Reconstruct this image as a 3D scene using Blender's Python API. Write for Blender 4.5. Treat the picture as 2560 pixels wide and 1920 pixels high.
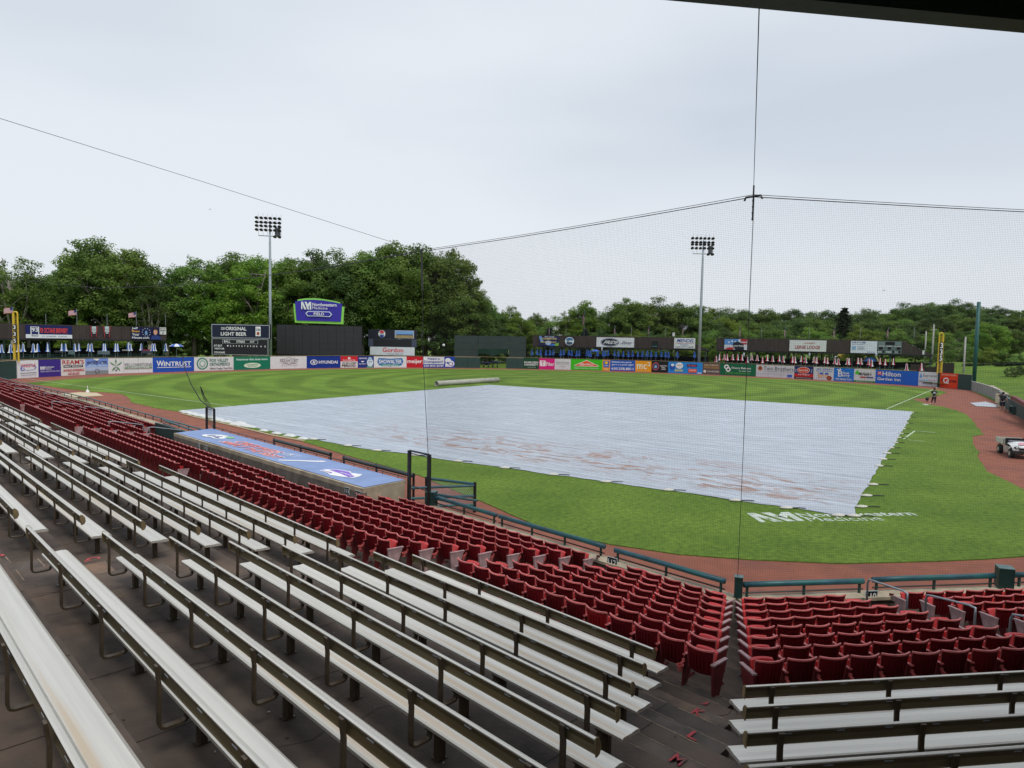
import bpy, bmesh, math, random
from mathutils import Vector, Matrix, noise as mnoise
random.seed(7)
for o in list(bpy.data.objects): bpy.data.objects.remove(o)
SC = bpy.context.scene
COL = SC.collection
V3 = Vector
# ------------------------------------------------------------------ camera
F = 1469.41*2560/2212                       # focal length in pixels of the photograph
CAM = V3((-34.63, -11.70, 6.68))
_ya, _pi, _ro = map(math.radians, (37.02, -3.70, 1.09))
FWD = V3((math.cos(_ya)*math.cos(_pi), math.sin(_ya)*math.cos(_pi), math.sin(_pi)))
_r0 = V3((math.sin(_ya), -math.cos(_ya), 0)); _u0 = _r0.cross(FWD)
RI = math.cos(_ro)*_r0 + math.sin(_ro)*_u0
UP = -math.sin(_ro)*_r0 + math.cos(_ro)*_u0
cd = bpy.data.cameras.new('camera'); cam = bpy.data.objects.new('camera', cd); COL.objects.link(cam)
cd.sensor_width = 36; cd.lens = 36*F/2560; cd.clip_start = .1; cd.clip_end = 3000
M = Matrix((( RI.x, UP.x, -FWD.x, CAM.x), (RI.y, UP.y, -FWD.y, CAM.y), (RI.z, UP.z, -FWD.z, CAM.z), (0, 0, 0, 1)))
cam.matrix_world = M; SC.camera = cam
# ------------------------------------------------------------------ sky, sun, exposure
SUN_EL, SUN_AZ = math.radians(60), math.radians(250)     # azimuth: direction the light comes from, from +X counterclockwise
W = bpy.data.worlds.new('World'); SC.world = W; W.use_nodes = True
nt = W.node_tree; nd = nt.nodes; lk = nt.links
bg = nd['Background']; bg.inputs['Strength'].default_value = .1
sky = nd.new('ShaderNodeTexSky'); sky.sky_type = 'NISHITA'; sky.sun_disc = False
sky.sun_elevation = SUN_EL; sky.sun_rotation = math.pi/2 - SUN_AZ; sky.dust_density = 3; sky.air_density = 1
tc = nd.new('ShaderNodeTexCoord'); mp = nd.new('ShaderNodeMapping'); mp.inputs['Scale'].default_value = (1.25, 1.25, 4.2)
mp.inputs['Rotation'].default_value = (0, .12, .4)
nz = nd.new('ShaderNodeTexNoise'); nz.inputs['Scale'].default_value = .9; nz.inputs['Detail'].default_value = 3.5; nz.inputs['Roughness'].default_value = .45
rp = nd.new('ShaderNodeValToRGB'); e = rp.color_ramp.elements
e[0].position = .36; e[0].color = (.60, .662, .740, 1); e[1].position = .62; e[1].color = (.78, .825, .875, 1)
sx = nd.new('ShaderNodeSeparateXYZ'); hr = nd.new('ShaderNodeMapRange')
hr.inputs['From Min'].default_value = 0; hr.inputs['From Max'].default_value = .3; hr.inputs['To Min'].default_value = .75; hr.inputs['To Max'].default_value = 0
hm = nd.new('ShaderNodeMix'); hm.data_type = 'RGBA'; hm.inputs[7].default_value = (.80, .835, .875, 1)
ml = nd.new('ShaderNodeMix'); ml.data_type = 'RGBA'; ml.blend_type = 'MULTIPLY'; ml.inputs[0].default_value = 1; ml.inputs[7].default_value = (8.2, 8.2, 8.25, 1)
mx = nd.new('ShaderNodeMix'); mx.data_type = 'RGBA'; mx.inputs[0].default_value = .93
lk.new(tc.outputs['Generated'], mp.inputs[0]); lk.new(mp.outputs[0], nz.inputs['Vector']); lk.new(nz.outputs['Fac'], rp.inputs[0])
lk.new(tc.outputs['Generated'], sx.inputs[0]); lk.new(sx.outputs['Z'], hr.inputs['Value']); lk.new(hr.outputs[0], hm.inputs[0])
lk.new(rp.outputs[0], hm.inputs[6]); lk.new(hm.outputs[2], ml.inputs[6])
lk.new(sky.outputs[0], mx.inputs[6]); lk.new(ml.outputs[2], mx.inputs[7]); lk.new(mx.outputs[2], bg.inputs['Color'])
sl = bpy.data.lights.new('sun', 'SUN'); sl.energy = 1.5; sl.angle = math.radians(24); sl.color = (1, .97, .92)
so = bpy.data.objects.new('sun', sl); COL.objects.link(so)
sd = V3((math.cos(SUN_AZ)*math.cos(SUN_EL), math.sin(SUN_AZ)*math.cos(SUN_EL), math.sin(SUN_EL)))
so.rotation_euler = sd.to_track_quat('Z', 'Y').to_euler()
SC.view_settings.view_transform = 'Standard'; SC.view_settings.look = 'None'
SC.view_settings.gamma = 1; SC.view_settings.use_curve_mapping = False; SC.view_settings.exposure = .36
SC.render.resolution_x = 1024; SC.render.resolution_y = 768

# ------------------------------------------------------------------ survey helpers (sight lines of the photograph meeting known surfaces)
def ray(u, v): return FWD + (u-1280)/F*RI - (v-960)/F*UP
def G(u, v, z=0.):
    d = ray(u, v); return CAM + d*((z-CAM.z)/d.z)
def AT(u, v, D): return CAM + ray(u, v)*D
def depth(P): return (V3(P)-CAM).dot(FWD)
def px(P):
    d = V3(P)-CAM; D = d.dot(FWD); return 1280+F*d.dot(RI)/D, 960-F*d.dot(UP)/D
K = V3((-19.4, -6.75, 0))
def pol(a): return V3((math.cos(math.radians(a)), math.sin(math.radians(a)), 0))
FR = {'L': (pol(82), pol(172)), 'R': (pol(-45), pol(-135))}
def P(f, t, n, z=0.):
    a, b = FR[f]; return K + a*t + b*n + V3((0, 0, z))
def onN(u, v, n, f='L'):
    a, b = FR[f]; d = ray(u, v); s = (n-(CAM-K).dot(b))/d.dot(b); Q = CAM+d*s
    return (Q-K).dot(a), Q.z
# ------------------------------------------------------------------ mesh building
class MB:
    def __init__(s): s.v = []; s.f = []; s.m = []
    def add(s, vs, fs, mi=0):
        b = len(s.v); s.v += [V3(x) for x in vs]
        for f in fs: s.f.append([b+i for i in f]); s.m.append(mi)
        return s
    def quad(s, a, b, c, d, mi=0): return s.add((a, b, c, d), ((0, 1, 2, 3),), mi)
    def hexa(s, p, mi=0):   # p: 4 bottom then 4 top, counterclockwise seen from above
        return s.add(p, ((3, 2, 1, 0), (4, 5, 6, 7), (0, 1, 5, 4), (1, 2, 6, 5), (2, 3, 7, 6), (3, 0, 4, 7)), mi)
    def box(s, c, sz, rz=0, mi=0):
        c = V3(c); x = pol(math.degrees(rz))*sz[0]/2; y = pol(math.degrees(rz)+90)*sz[1]/2; z = V3((0, 0, sz[2]/2))
        return s.hexa([c-x-y-z, c+x-y-z, c+x+y-z, c-x+y-z, c-x-y+z, c+x-y+z, c+x+y+z, c-x+y+z], mi)
    def tube(s, pts, r, n=6, mi=0, cap=True):
        pts = [V3(p) for p in pts]; rs = r if isinstance(r, (list, tuple)) else [r]*len(pts)
        rings = []; prev = None
        for i, p in enumerate(pts):
            t = (pts[min(i+1, len(pts)-1)]-pts[max(i-1, 0)])
            if t.length < 1e-9: t = V3((0, 0, 1))
            t.normalize()
            if prev is None:
                a = V3((0, 0, 1)) if abs(t.z) < .9 else V3((1, 0, 0)); x = t.cross(a).normalized()
            else:
                x = (prev - t*prev.dot(t)); x = x.normalized() if x.length > 1e-6 else t.orthogonal().normalized()
            prev = x; y = t.cross(x)
            rings.append([p+(x*math.cos(2*math.pi*k/n)+y*math.sin(2*math.pi*k/n))*rs[i] for k in range(n)])
        vs = [q for R in rings for q in R]; fs = []
        for i in range(len(rings)-1):
            for k in range(n): fs.append((i*n+k, i*n+(k+1) % n, (i+1)*n+(k+1) % n, (i+1)*n+k))
        if cap: fs.append(tuple(range(n))[::-1]); fs.append(tuple((len(rings)-1)*n+k for k in range(n)))
        return s.add(vs, fs, mi)
    def prism(s, poly, d, mi=0):  # polygon of 3-D points pushed along d
        n = len(poly); poly = [V3(p) for p in poly]; d = V3(d)
        fs = [tuple(range(n))[::-1], tuple(range(n, 2*n))]+[(i, (i+1) % n, (i+1) % n+n, i+n) for i in range(n)]
        return s.add(poly+[p+d for p in poly], fs, mi)
    def lathe(s, c, prof, n=12, mi=0):
        c = V3(c); vs = [c+V3((r*math.cos(2*math.pi*k/n), r*math.sin(2*math.pi*k/n), z)) for r, z in prof for k in range(n)]
        fs = [(i*n+k, i*n+(k+1) % n, (i+1)*n+(k+1) % n, (i+1)*n+k) for i in range(len(prof)-1) for k in range(n)]
        return s.add(vs, fs, mi)
    def mesh(s, name, mats, off=V3((0, 0, 0)), smooth=False):
        me = bpy.data.meshes.new(name); me.from_pydata([tuple(v-off) for v in s.v], [], s.f)
        for m in (mats if isinstance(mats, (list, tuple)) else [mats]): me.materials.append(m)
        if any(s.m): me.polygons.foreach_set('material_index', s.m)
        if smooth: me.polygons.foreach_set('use_smooth', [True]*len(s.f))
        me.update(); return me
    def build(s, name, mats, parent=None, smooth=False, label=None):
        off = parent_off(parent); o = bpy.data.objects.new(name, s.mesh(name, mats, off, smooth))
        return link(o, parent, label)
def parent_off(p):
    off = V3((0, 0, 0))
    while p is not None: off += V3(p.location); p = p.parent
    return off
def link(o, parent=None, label=None):
    COL.objects.link(o)
    if parent is not None: o.parent = parent
    if label: o['label'] = label
    return o
def tag(o, label=None, cat=None, group=None, kind=None):
    if label: o['label'] = label
    if cat: o['category'] = cat
    if group: o['group'] = group
    if kind: o['kind'] = kind
    return o
def thing(name, label, cat, loc=(0, 0, 0), rz=0, group=None):
    o = bpy.data.objects.new(name, None); o.empty_display_size = .2; o.location = loc; o.rotation_euler = (0, 0, rz); COL.objects.link(o)
    return tag(o, label, cat, group)
KIDS = {}
def copy_tree(o, loc, rz=None, label=None, parent=None, kids=None):
    c = o.copy(); COL.objects.link(c)
    if parent is None:
        c.location = loc
        if rz is not None: c.rotation_euler = (0, 0, rz)
        if label: c['label'] = label
    else: c.parent = parent
    for ch in (kids or KIDS).get(o, ()): copy_tree(ch, None, None, None, c, kids)
    return c
def kidmap(root):
    for ch in [x for x in bpy.data.objects if x.parent == root]:
        KIDS.setdefault(root, []).append(ch); kidmap(ch)
ORD = ['first', 'second', 'third', 'fourth', 'fifth', 'sixth', 'seventh', 'eighth', 'ninth', 'tenth', 'eleventh', 'twelfth', 'thirteenth', 'fourteenth', 'fifteenth', 'sixteenth', 'seventeenth', 'eighteenth', 'nineteenth', 'twentieth']
def od(i):
    if i < 20: return ORD[i]
    t = {2: 'twenty', 3: 'thirty', 4: 'forty'}[(i+1)//10]; r = (i+1) % 10
    return t+'-'+ORD[r-1] if r else {'twenty': 'twentieth', 'thirty': 'thirtieth', 'forty': 'fortieth'}[t]
# ------------------------------------------------------------------ materials
def mat(name, col, rough=.6, metal=0., var=.12, scale=3., bump=0., bscale=30., stretch=None, col2=None, c2thr=.6, spec=None, coat=0., detail=4, rnd=0., bstretch=None):
    m = bpy.data.materials.new(name); m.use_nodes = True; t = m.node_tree; n = t.nodes; l = t.links; b = n['Principled BSDF']
    b.inputs['Roughness'].default_value = rough; b.inputs['Metallic'].default_value = metal
    if coat: b.inputs['Coat Weight'].default_value = coat
    if spec is not None: b.inputs['Specular IOR Level'].default_value = spec
    c = n.new('ShaderNodeTexCoord'); mpn = n.new('ShaderNodeMapping'); l.new(c.outputs['Object'], mpn.inputs[0])
    if stretch: mpn.inputs['Scale'].default_value = stretch
    z = n.new('ShaderNodeTexNoise'); z.inputs['Scale'].default_value = scale; z.inputs['Detail'].default_value = detail; l.new(mpn.outputs[0], z.inputs['Vector'])
    r = n.new('ShaderNodeValToRGB'); r.color_ramp.elements[0].position = .3; r.color_ramp.elements[1].position = .7
    r.color_ramp.elements[0].color = tuple(x*(1-var) for x in col)+(1,); r.color_ramp.elements[1].color = tuple(min(1, x*(1+var)) for x in col)+(1,)
    l.new(z.outputs['Fac'], r.inputs[0]); out = r.outputs[0]
    if col2:
        z2 = n.new('ShaderNodeTexNoise'); z2.inputs['Scale'].default_value = scale*.37; z2.inputs['Detail'].default_value = 6; l.new(mpn.outputs[0], z2.inputs['Vector'])
        mr = n.new('ShaderNodeMapRange'); mr.inputs['From Min'].default_value = c2thr-.06; mr.inputs['From Max'].default_value = c2thr+.06; l.new(z2.outputs['Fac'], mr.inputs['Value'])
        x = n.new('ShaderNodeMix'); x.data_type = 'RGBA'; x.inputs[7].default_value = tuple(col2)+(1,); l.new(mr.outputs[0], x.inputs[0]); l.new(out, x.inputs[6]); out = x.outputs[2]
    if rnd:
        oi = n.new('ShaderNodeObjectInfo'); q = n.new('ShaderNodeMapRange'); q.inputs['To Min'].default_value = 1-rnd; q.inputs['To Max'].default_value = 1+rnd; l.new(oi.outputs['Random'], q.inputs['Value'])
        vm = n.new('ShaderNodeVectorMath'); vm.operation = 'SCALE'; l.new(out, vm.inputs[0]); l.new(q.outputs[0], vm.inputs['Scale']); out = vm.outputs[0]
    l.new(out, b.inputs['Base Color'])
    if bump:
        z3 = n.new('ShaderNodeTexNoise'); z3.inputs['Scale'].default_value = bscale; z3.inputs['Detail'].default_value = 3; l.new(mpn.outputs[0], z3.inputs['Vector'])
        if bstretch:
            mb_ = n.new('ShaderNodeMapping'); mb_.inputs['Scale'].default_value = bstretch; l.new(c.outputs['Object'], mb_.inputs[0]); l.new(mb_.outputs[0], z3.inputs['Vector'])
        bp = n.new('ShaderNodeBump'); bp.inputs['Strength'].default_value = bump; bp.inputs['Distance'].default_value = .02; l.new(z3.outputs['Fac'], bp.inputs['Height']); l.new(bp.outputs[0], b.inputs['Normal'])
    return m
def s2l(c):
    return tuple((x/255/12.92 if x/255 <= .04045 else ((x/255+.055)/1.055)**2.4) for x in c)
PCACHE = {}
def ink(c, rough=.5):   # flat print of a photographed colour; albedo pulled down from display values
    key = tuple(c)
    if key not in PCACHE:
        a = tuple(min(.8, x*1.1) for x in s2l(c)); PCACHE[key] = mat('print_%02x%02x%02x' % key, a, rough, var=.05, scale=1.5, spec=.3)
    return PCACHE[key]
# ------------------------------------------------------------------ lettering (built once per string from the built-in font)
TXT = {}
def prefetch(specs):
    obs = []
    for s, off in specs:
        cu = bpy.data.curves.new('t', 'FONT'); cu.body = s; cu.offset = off; cu.resolution_u = 2; cu.size = 1
        o = bpy.data.objects.new('t', cu); COL.objects.link(o); obs.append((s, off, o))
    dg = bpy.context.evaluated_depsgraph_get()
    for s, off, o in obs:
        me = o.evaluated_get(dg).to_mesh(); vs = [v.co.copy() for v in me.vertices]; fs = [list(p.vertices) for p in me.polygons]; o.evaluated_get(dg).to_mesh_clear()
        x0 = min(v.x for v in vs); x1 = max(v.x for v in vs); y0 = min(v.y for v in vs); y1 = max(v.y for v in vs)
        TXT[(s, off)] = ([((v.x-x0)/(x1-x0), (v.y-y0)/(y1-y0)) for v in vs], fs)
    for s, off, o in obs:
        c = o.data; bpy.data.objects.remove(o); bpy.data.curves.remove(c)
def face_ops(parent, o, U, V, N, ops, step=.012):
    """o lower-left corner, U and V the full width and height vectors, N the outward normal; ops in 0..1 coordinates"""
    for i, op in enumerate(ops):
        d = N*(step*(i+1)); k = op[0]; mb = MB(); nm = 'lettering'
        W_ = lambda x, y: o+U*x+V*y+d
        if k in ('t', 'b'):
            _, s, x0, y0, x1, y1, c = op[:7]; sh = op[7] if len(op) > 7 else 0
            vs, fs = TXT[(s, .018 if k == 'b' else 0)]
            mb.add([W_(x0+(x1-x0)*a+sh*b_*(y1-y0), y0+(y1-y0)*b_) for a, b_ in vs], fs)
        elif k == 'r':
            _, x0, y0, x1, y1, c = op; mb.quad(W_(x0, y0), W_(x1, y0), W_(x1, y1), W_(x0, y1)); nm = 'stripe'
        elif k == 'e':
            _, cx, cy, rx, ry, c = op; n = 24
            mb.add([W_(cx+rx*math.cos(2*math.pi*j/n), cy+ry*math.sin(2*math.pi*j/n)) for j in range(n)], [tuple(range(n))]); nm = 'emblem'
        elif k == 'o':   # ring
            _, cx, cy, rx, ry, w, c = op; n = 24; nm = 'emblem'
            mb.add([W_(cx+rx*q*math.cos(2*math.pi*j/n), cy+ry*q*math.sin(2*math.pi*j/n)) for q in (1, 1-w) for j in range(n)], [(j, (j+1) % n, n+(j+1) % n, n+j) for j in range(n)])
        elif k == 'p':
            _, pts, c = op; mb.add([W_(*q) for q in pts], [tuple(range(len(pts)))]); nm = 'emblem'
        mb.build(nm, ink(c), parent)
def board(name, label, cat, bl, br, H, col, ops=(), th=.06, group=None, step=.012, grid=0):
    """upright board from bl to br (left to right as seen from the field); front face on the line"""
    bl, br = V3(bl), V3(br); U = br-bl; V = V3((0, 0, H)); N = U.cross(V).normalized(); t = thing(name, label, cat, (bl+br)/2, group=group)
    b = N*-th
    mb = MB().hexa([bl+b, br+b, br, bl, bl+b+V, br+b+V, br+V, bl+V]); mb.build('panel', ink(col), t)
    n = max(1, round(U.length/2.44))
    if grid and n > 1:
        sm = MB()
        for i in range(1, n):
            c = bl+U*(i/n)+N*.004; w = U.normalized()*.012; sm.quad(c-w, c+w, c+w+V, c-w+V)
        sm.build('seam', ink((70, 72, 74)), t)
    face_ops(t, bl, U, V, N, ops, step)
    return t
WH, BK, RD, NV = (232, 234, 236), (18, 18, 20), (190, 30, 40), (30, 35, 80)
NM = [('p', ((0, 0), (0, 1), (.18, 1), (.52, 0), (.30, 0), (.12, .62), (.12, 0)), WH), ('p', ((.33, 1), (.55, 1), (.80, .0), (.62, 0)), WH), ('p', ((.58, .55), (.82, 1), (1, 1), (1, 0), (.84, 0), (.84, .62), (.70, .28)), WH)]
def nmlogo(x0, y0, x1, y1, c=WH): return [('p', tuple((x0+(x1-x0)*a, y0+(y1-y0)*b) for a, b in q[1]), c) for q in NM]
# outfield wall adverts, left to right: right edge in photograph columns, face colour, label, artwork
def qr(): return []
ADS = [
 (96.4, (214, 214, 216), 'white advert with red arched lettering and blue swoosh beside left yellow foul pole', [('b', 'WINDSTAR', .15, .60, .88, .80, (200, 60, 75)), ('o', .52, .58, .38, .16, .12, (70, 90, 170)), ('e', .24, .50, .10, .09, (90, 100, 170)), ('e', .24, .51, .05, .05, (214, 214, 216)), ('r', .12, .27, .9, .30, (90, 90, 110)), ('r', .15, .15, .88, .175, (120, 120, 135))]),
 (152.8, (58, 40, 128), 'purple advert with white block logo, second panel from the left foul pole', nmlogo(.08, .42, .26, .62)+[('b', 'Northwestern', .28, .53, .68, .62, WH), ('t', 'Medicine', .28, .42, .55, .52, WH), ('t', 'Delnor Health & Fitness Center', .08, .28, .95, .38, (205, 205, 225))]),
 (213.5, (205, 202, 198), 'white advert reading award-winning sausages in red letters', [('b', "REAM'S", .06, .68, .95, .96, (165, 40, 45)), ('r', .10, .50, .90, .64, BK), ('b', 'MEAT MARKET', .14, .53, .86, .61, WH), ('b', 'AWARD-WINNING', .08, .24, .94, .40, (180, 45, 50)), ('b', 'SAUSAGES', .28, .04, .74, .19, (180, 45, 50))]),
 (271.1, (110, 140, 205), 'advert showing a blue sky over gray field with arched dark letters', [('r', 0, 0, 1, .24, (128, 132, 134)), ('r', 0, .24, 1, .48, (165, 180, 205)), ('p', ((0, .48), (.3, .78), (.5, .55), (.75, .8), (1, .5)), (150, 178, 225)), ('b', 'WHISKEY ACRES', .07, .62, .93, .85, (60, 60, 90)), ('o', .5, .2, .1, .14, .18, (70, 72, 78)), ('p', ((.3, 1), (.5, .85), (.62, 1)), (225, 230, 238))]),
 (381.9, (206, 206, 206), 'white advert with green five-leaf star and wide gray lettering', [('p', ((.165, .52), (.145, .8), (.165, .98), (.185, .8)), (90, 130, 95)), ('p', ((.165, .52), (.06, .74), (.03, .73), (.09, .56)), (90, 130, 95)), ('p', ((.165, .52), (.27, .74), (.30, .73), (.24, .56)), (90, 130, 95)), ('p', ((.165, .50), (.10, .35), (.07, .16), (.14, .3)), (90, 130, 95)), ('p', ((.165, .50), (.23, .35), (.26, .16), (.19, .3)), (90, 130, 95)), ('p', ((.165, .3), (.145, .17), (.185, .17)), NV), ('t', 'YELLOWSTONE', .34, .44, .98, .66, (90, 92, 105)), ('r', .35, .30, .98, .40, (110, 140, 100)), ('b', 'LANDSCAPE', .42, .315, .92, .385, (214, 214, 214))]),
 (485.5, (28, 76, 168), 'royal blue advert with one underlined white serif word', [('b', 'W', .09, .40, .26, .80, WH), ('b', 'INTRUST', .26, .40, .92, .72, WH), ('r', .10, .30, .92, .34, WH)]),
 (583.9, (203, 203, 203), 'white advert with green ring emblem and green block letters', [('o', .20, .52, .14, .44, .22, (45, 120, 100)), ('e', .20, .52, .08, .26, (130, 170, 155)), ('e', .20, .52, .05, .16, (203, 203, 203)), ('b', 'FOX VALLEY', .38, .63, .86, .88, (40, 110, 100)), ('b', 'ORTHOPEDICS', .38, .35, .90, .58, (40, 110, 100)), ('b', 'Official Cougars Team Docs', .38, .06, .97, .22, (60, 60, 62))]),
 (675.9, (12, 108, 82), 'green advert with small white slogan above a cream oval', [('b', 'Insurance that does more', .08, .72, .92, .88, (205, 225, 215)), ('e', .5, .32, .23, .2, (200, 215, 190)), ('b', 'COUNTRY', .34, .30, .66, .42, (12, 108, 82)), ('t', 'FINANCIAL', .38, .20, .62, .27, (12, 108, 82))]),
 (766.5, (202, 202, 204), 'white advert with faint gray roof line above thin lettering', [('p', ((.25, .72), (.5, .93), (.51, .90), (.28, .70)), (150, 125, 120)), ('p', ((.49, .90), (.5, .93), (.75, .72), (.73, .70)), (150, 125, 120)), ('t', 'PARAMOUNT', .26, .48, .76, .78, (120, 108, 112)), ('p', ((.27, .36), (.4, .46), (.5, .38), (.62, .47), (.75, .35), (.62, .42), (.5, .33), (.4, .41)), (125, 90, 85)), ('r', .26, .24, .76, .26, (160, 150, 150))]),
 (851.3, (8, 44, 128), 'dark blue advert with slanted oval H badge and white lettering', [('o', .21, .5, .105, .22, .2, WH), ('p', ((.17, .36), (.185, .64), (.205, .64), (.20, .52), (.225, .52), (.235, .64), (.255, .64), (.235, .36), (.215, .36), (.22, .47), (.198, .47), (.19, .36)), WH), ('b', 'HYUNDAI', .35, .37, .91, .63, WH)]),
 (894.1, (206, 204, 202), 'red topped white advert reading period in black letters', [('r', 0, .55, 1, 1, (190, 28, 40)), ('e', .5, .83, .08, .1, WH), ('b', '5', .47, .77, .53, .89, (190, 28, 40)), ('b', 'the homesold team', .12, .62, .88, .72, WH), ('b', 'WE SELL HOMES', .08, .35, .92, .48, (40, 40, 50)), ('b', 'PERIOD.', .08, .08, .93, .30, BK)]),
 (934.6, (28, 46, 120), 'navy advert with a pale round-headed water jug figure', [('b', 'DEPWATER', .08, .76, .58, .88, WH), ('p', ((.18, .58), (.42, .58), (.3, .45)), WH), ('b', 'CHILL THE GUY', .06, .28, .5, .38, WH), ('e', .76, .45, .20, .36, (190, 205, 215)), ('e', .76, .8, .12, .14, (150, 180, 205)), ('e', .70, .52, .03, .05, BK), ('e', .82, .52, .03, .05, BK), ('r', .55, 0, .95, .12, (90, 150, 130))]),
 (1016.2, (202, 204, 204), 'white advert with blue banner-shaped badge between navy and red panels', [('p', ((.14, .86), (.5, .80), (.86, .86), (.90, .5), (.84, .2), (.5, .1), (.16, .2), (.10, .5)), (28, 100, 160)), ('b', 'SHOWALTER', .15, .36, .85, .72, WH), ('r', .22, .14, .78, .30, (40, 140, 125)), ('b', 'ROOFING SERVICE', .27, .17, .73, .26, WH)]),
 (1057, (176, 24, 38), 'plain red advert with one lower case white word', [('b', 'meijer', .05, .30, .96, .74, WH)]),
 (1110.5, (206, 208, 212), 'white and blue advert asking about a dumpster', [('r', 0, 0, 1, .32, (24, 60, 150)), ('b', 'Need a', .22, .73, .78, .93, (24, 60, 150)), ('b', 'Dumpster?', .06, .38, .94, .66, (24, 60, 150)), ('b', '630-800-8549', .03, .08, .97, .25, WH)]),
 (1136.4, (20, 62, 160), 'blue advert with a curled white shape beside the green gate wall', [('e', .35, .68, .28, .22, WH), ('e', .55, .38, .42, .30, WH), ('e', .33, .45, .10, .10, (20, 62, 160)), ('o', .62, .36, .22, .2, .25, (20, 62, 160)), ('r', .1, .1, .3, .35, WH)]),
 (1200.4, None, 'padded dark green outfield wall left of the equipment gate', []),
 (1264.9, 'gap', '', []),
 (1308.3, None, 'padded dark green outfield wall right of the equipment gate', []),
 (1347.4, (10, 66, 38), 'dark green university advert with small white capitals', [('b', 'RASMUSSEN', .06, .52, .94, .70, (220, 232, 222)), ('b', 'UNIVERSITY', .06, .30, .94, .48, (220, 232, 222)), ('t', 'rasmussen.edu', .25, .13, .78, .20, (190, 210, 195))]),
 (1386.5, (204, 22, 120), 'magenta advert with white square T badge', [('r', .05, .28, .42, .80, WH), ('b', 'T', .14, .36, .33, .72, (204, 22, 120)), ('b', 'Fiber', .46, .32, .97, .66, WH)]),
 (1426.4, (200, 200, 202), 'pale gray advert with one thin line of dark capitals', [('t', 'SHAW LOCAL', .08, .56, .92, .74, (95, 95, 105)), ('r', .1, .47, .9, .49, (120, 120, 125)), ('r', .3, .25, .7, .29, (150, 150, 155))]),
 (1505.7, (58, 178, 20), 'bright green advert with orange house-shaped arrow', [('p', ((.10, .42), (.5, .95), (.9, .42), (.82, .34), (.18, .34)), WH), ('p', ((.13, .42), (.5, .90), (.87, .42), (.81, .38), (.19, .38)), (222, 88, 22)), ('b', 'SERVPRO.', .28, .44, .73, .62, WH), ('t', 'Cleaning. Restoration. Construction.', .11, .10, .89, .26, (225, 240, 215))]),
 (1524.8, (224, 148, 40), 'narrow orange advert with blue tile and yellow sun', [('r', .12, .32, .88, .92, (30, 90, 180)), ('e', .5, .74, .22, .14, (245, 185, 40)), ('b', 'Comfort', .18, .42, .82, .54, WH), ('b', 'INN', .3, .08, .7, .22, (250, 225, 180))]),
 (1587.6, (22, 84, 176), 'blue advert with a long white telephone number ending 8811', [('b', 'Behind every great', .07, .74, .86, .92, WH), ('b', 'game is a great night!', .07, .50, .93, .68, WH), ('b', '630.208.8811', .06, .12, .93, .36, WH), ('r', .1, 0, .95, .05, (170, 50, 70))]),
 (1628, (232, 148, 22), 'orange advert with large pale mc and raised 2', [('b', 'mc', .10, .25, .72, .72, (245, 225, 190)), ('b', '2', .76, .55, .94, .92, (245, 225, 190)), ('r', .1, .06, .9, .10, (245, 190, 110))]),
 (1670, (22, 22, 24), 'black advert with a red and blue round shield', [('e', .26, .55, .21, .38, (150, 70, 80)), ('e', .26, .55, .15, .26, (40, 60, 95)), ('e', .26, .52, .08, .14, (130, 165, 190)), ('b', "Charlie Fox's", .52, .56, .93, .68, WH), ('b', 'Pizza', .62, .40, .84, .51, WH), ('b', '-Eatery-', .58, .24, .88, .36, WH)]),
 (1755.6, (36, 130, 205), 'sky blue prize advert with small cartoon shapes and yellow figures', [('e', .12, .55, .08, .3, (30, 80, 170)), ('e', .13, .72, .05, .12, (215, 230, 240)), ('e', .33, .68, .11, .28, (215, 220, 225)), ('b', 'HIT OUR', .26, .66, .40, .76, (160, 60, 60)), ('b', '$600', .20, .12, .44, .36, (240, 205, 60)), ('r', .55, .62, .85, .84, (40, 45, 100)), ('b', 'FirstRate', .58, .66, .82, .79, (225, 85, 45)), ('r', .60, .12, .84, .42, (225, 80, 40)), ('b', 'GRILLIN', .63, .24, .81, .36, (245, 225, 210)), ('r', .86, .05, .98, .12, (220, 230, 240))]),
 (1799.8, (96, 82, 76), 'brown advert with small gold college lettering', [('b', 'YOUR COMMUNITY', .08, .74, .92, .88, (205, 180, 140)), ('b', 'YOUR COLLEGE', .08, .54, .92, .68, (200, 150, 70)), ('e', .14, .26, .08, .12, (225, 215, 205)), ('b', 'WAUBONSEE', .28, .20, .93, .34, (200, 195, 190))]),
 (1889.5, (6, 94, 62), 'green advert with interlocking white rings and white surname lettering', [('o', .18, .72, .07, .2, .5, WH), ('o', .23, .50, .07, .2, .5, WH), ('b', 'Cherry Bekaert', .32, .52, .86, .74, WH), ('b', 'Your Guide Forward', .52, .36, .86, .46, (200, 225, 210)), ('t', 'ADVISORY | ASSURANCE | TAX', .15, .12, .85, .26, (110, 190, 60))]),
 (1985, (196, 197, 202), 'long white advert with brown hop mark and thin dark lettering', [('p', ((.04, .70), (.09, .92), (.14, .9), (.18, .68), (.13, .5), (.07, .54)), (165, 95, 60)), ('e', .11, .72, .03, .1, (120, 60, 40)), ('t', 'Two Brothers', .20, .56, .98, .90, (95, 95, 100)), ('r', .2, .46, .95, .49, (150, 150, 155)), ('t', 'www.twobrothersbrewing.com', .03, .20, .8, .34, (170, 172, 180)), ('r', .83, .08, .95, .28, (50, 90, 180))]),
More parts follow.
